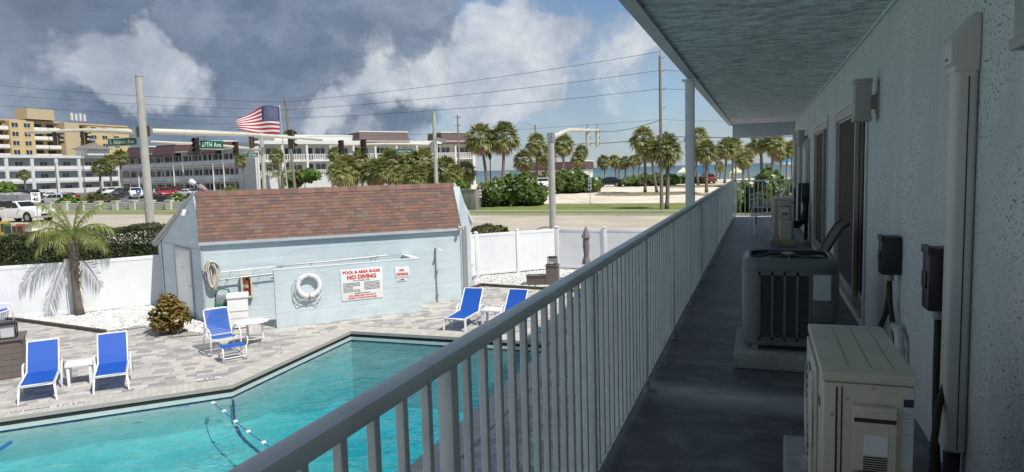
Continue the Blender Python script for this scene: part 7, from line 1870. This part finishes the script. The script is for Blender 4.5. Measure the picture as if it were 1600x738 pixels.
nA_ = s.noise(Pl, .9, 7, .56, dist=.35); nB_ = s.noise(Pl, 2.6, 8, .60, dist=.5); nC_ = s.noise(D, 9., 8, .62, dist=.35); nD_ = s.noise(D, 3.2, 6, .55, dist=.3)
def total(l):
    o = l[0]
    for x in l[1:]: o = s.val('ADD', o, x)
    return o
wn_ = s.noise(D, 3.6, 6, .6, out='Color'); wv = s.n('VectorMath', operation='SUBTRACT'); s.l(wn_, wv.inputs[0]); wv.inputs[1].default_value = (.5,.5,.5)
ws = s.n('VectorMath', operation='SCALE'); s.l(wv.outputs[0], ws.inputs[0]); ws.inputs['Scale'].default_value = .42
wa = s.n('VectorMath', operation='ADD'); s.l(D, wa.inputs[0]); s.l(ws.outputs[0], wa.inputs[1]); wz_ = s.n('VectorMath', operation='NORMALIZE'); s.l(wa.outputs[0], wz_.inputs[0]); DW = wz_.outputs[0]
def blob(px, py, inner, outer, w_=1.0, vec=None):
    v = ray(px,py).normalized(); dp = s.n('VectorMath', operation='DOT_PRODUCT'); s.l(vec or DW, dp.inputs[0]); dp.inputs[1].default_value = v
    m = s.n('MapRange'); m.interpolation_type = 'SMOOTHSTEP'; s.l(dp.outputs['Value'], m.inputs[0]); m.inputs[1].default_value = math.cos(R(outer)); m.inputs[2].default_value = math.cos(R(inner)); m.inputs[3].default_value = 0; m.inputs[4].default_value = w_
    return m.outputs[0]
# storm bank: big dark cloud filling the left and centre of the view
dark = total([blob(100,60,8,32,.85), blob(430,130,5,22,.52), blob(600,40,4,18,.30), blob(-400,60,12,50,.9), blob(330,190,3,10,.15)])
dark = s.val('SUBTRACT', dark, total([blob(1180,150,5,27,.95), blob(960,260,3,14,.5), blob(310,222,1.5,6,.55), blob(40,222,2,7,.5), blob(680,232,2,8,.25), blob(880,60,4,16,.32)]))
dm = s.n('MapRange'); dm.interpolation_type = 'SMOOTHSTEP'; s.l(total([dark, s.val('MULTIPLY', nA_, .45), s.val('MULTIPLY', nD_, .45)]), dm.inputs[0]); dm.inputs[1].default_value = .50; dm.inputs[2].default_value = 1.05
nE_ = s.noise(DW, 2.3, 7, .6, dist=.4); shade = s.val('ADD', s.val('MULTIPLY', nE_, .75), s.val('MULTIPLY', nB_, .25))
dcol = s.ramp(shade, (.34,(.10,.14,.205)), (.47,(.175,.23,.325)), (.56,(.28,.34,.44)), (.68,(.44,.49,.57)))
# bright cumulus rims
lit = total([blob(255,82,1.0,5.5,.46), blob(190,45,1,6,.30), blob(90,70,1,6,.16), blob(535,120,.8,4.5,.26), blob(560,215,.8,5,.34), blob(665,150,1,6,.22), blob(800,65,.8,5.2,.40), blob(850,120,1,5.5,.34), blob(760,175,1,6,.34), blob(850,190,1,5,.28), blob(1000,40,3,9,.16), blob(930,110,1,6,.20), blob(1080,90,1,6,.12), blob(1085,175,.5,3,.26), blob(480,205,.8,3,.28), blob(385,70,1,4,.14), blob(100,165,1,5,.22), blob(700,215,1,5,.28)])
lm = s.n('MapRange'); lm.interpolation_type = 'SMOOTHSTEP'; s.l(total([lit, s.val('MULTIPLY', nC_, .85), s.val('MULTIPLY', nB_, .35)]), lm.inputs[0]); lm.inputs[1].default_value = .84; lm.inputs[2].default_value = 1.16
lcol = s.ramp(s.val('ADD', s.val('MULTIPLY', nC_, .6), s.val('MULTIPLY', nD_, .4)), (.36,(.30,.355,.45)), (.50,(.50,.55,.63)), (.64,(.82,.84,.87)))
# unseen bright cloud added behind the viewer as fill light for the shade
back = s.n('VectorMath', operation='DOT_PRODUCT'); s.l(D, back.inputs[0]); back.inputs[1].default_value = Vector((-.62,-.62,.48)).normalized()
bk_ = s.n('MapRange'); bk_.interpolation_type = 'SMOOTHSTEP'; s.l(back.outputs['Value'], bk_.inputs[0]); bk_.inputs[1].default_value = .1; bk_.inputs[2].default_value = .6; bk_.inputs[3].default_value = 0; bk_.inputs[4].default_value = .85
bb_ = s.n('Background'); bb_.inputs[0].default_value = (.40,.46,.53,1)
# thin haze veil low down
hz_ = s.n('MapRange'); s.l(sep.outputs[2], hz_.inputs[0]); hz_.inputs[1].default_value = 0.; hz_.inputs[2].default_value = .16; hz_.inputs[3].default_value = .34; hz_.inputs[4].default_value = .0
bh = s.n('Background'); bh.inputs[0].default_value = (.30,.46,.76,1)
bd_ = s.n('Background'); s.l(dcol, bd_.inputs[0]); bl2 = s.n('Background'); s.l(lcol, bl2.inputs[0])
def mixs(f, a, b): 
    m = s.n('MixShader'); s.l(f, m.inputs[0]); s.l(a, m.inputs[1]); s.l(b, m.inputs[2]); return m.outputs[0]
veil = s.n('Background'); veil.inputs[0].default_value = (.30,.37,.48,1)
vf = s.val('MULTIPLY', s.ramp(nD_,(.42,.0),(.66,.55)), 1.)
o_ = mixs(hz_.outputs[0], bg.outputs[0], bh.outputs[0]); o_ = mixs(vf, o_, veil.outputs[0])
o_ = mixs(dm.outputs[0], o_, bd_.outputs[0]); o_ = mixs(s.val('MULTIPLY', lm.outputs[0], .92), o_, bl2.outputs[0])
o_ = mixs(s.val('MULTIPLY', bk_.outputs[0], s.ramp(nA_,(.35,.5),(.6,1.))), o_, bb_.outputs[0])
s.l(o_, s.out.inputs[0])
sl = bpy.data.lights.new('sun', 'SUN'); sl.energy = 4.8; sl.angle = R(.53); sl.color = (1.,.955,.88)
so = bpy.data.objects.new('sun', sl); COL.objects.link(so); so.rotation_euler = (-sunv).to_track_quat('-Z','Y').to_euler(); so.location = (30,-10,60)
cd_ = bpy.data.cameras.new('camera'); co = bpy.data.objects.new('camera', cd_); COL.objects.link(co)
cd_.sensor_width = 36; cd_.lens = 36*FPX/1600; cd_.clip_start = .05; cd_.clip_end = 60000
right = Vector((AX.x,AY.x,AZ.x)); down = Vector((AX.y,AY.y,AZ.y)); fwd = Vector((AX.z,AY.z,AZ.z))
co.matrix_world = Matrix(((right.x,-down.x,-fwd.x,CAM.x),(right.y,-down.y,-fwd.y,CAM.y),(right.z,-down.z,-fwd.z,CAM.z),(0,0,0,1)))
SC.camera = co
SC.view_settings.view_transform = 'Standard'; SC.view_settings.look = 'None'; SC.view_settings.exposure = 0; SC.view_settings.gamma = 1; SC.view_settings.use_curve_mapping = False
SC.cycles.max_bounces = 8; SC.cycles.transparent_max_bounces = 16; SC.cycles.sample_clamp_indirect = 6
try: SC.cycles.use_denoising = True
except Exception: pass
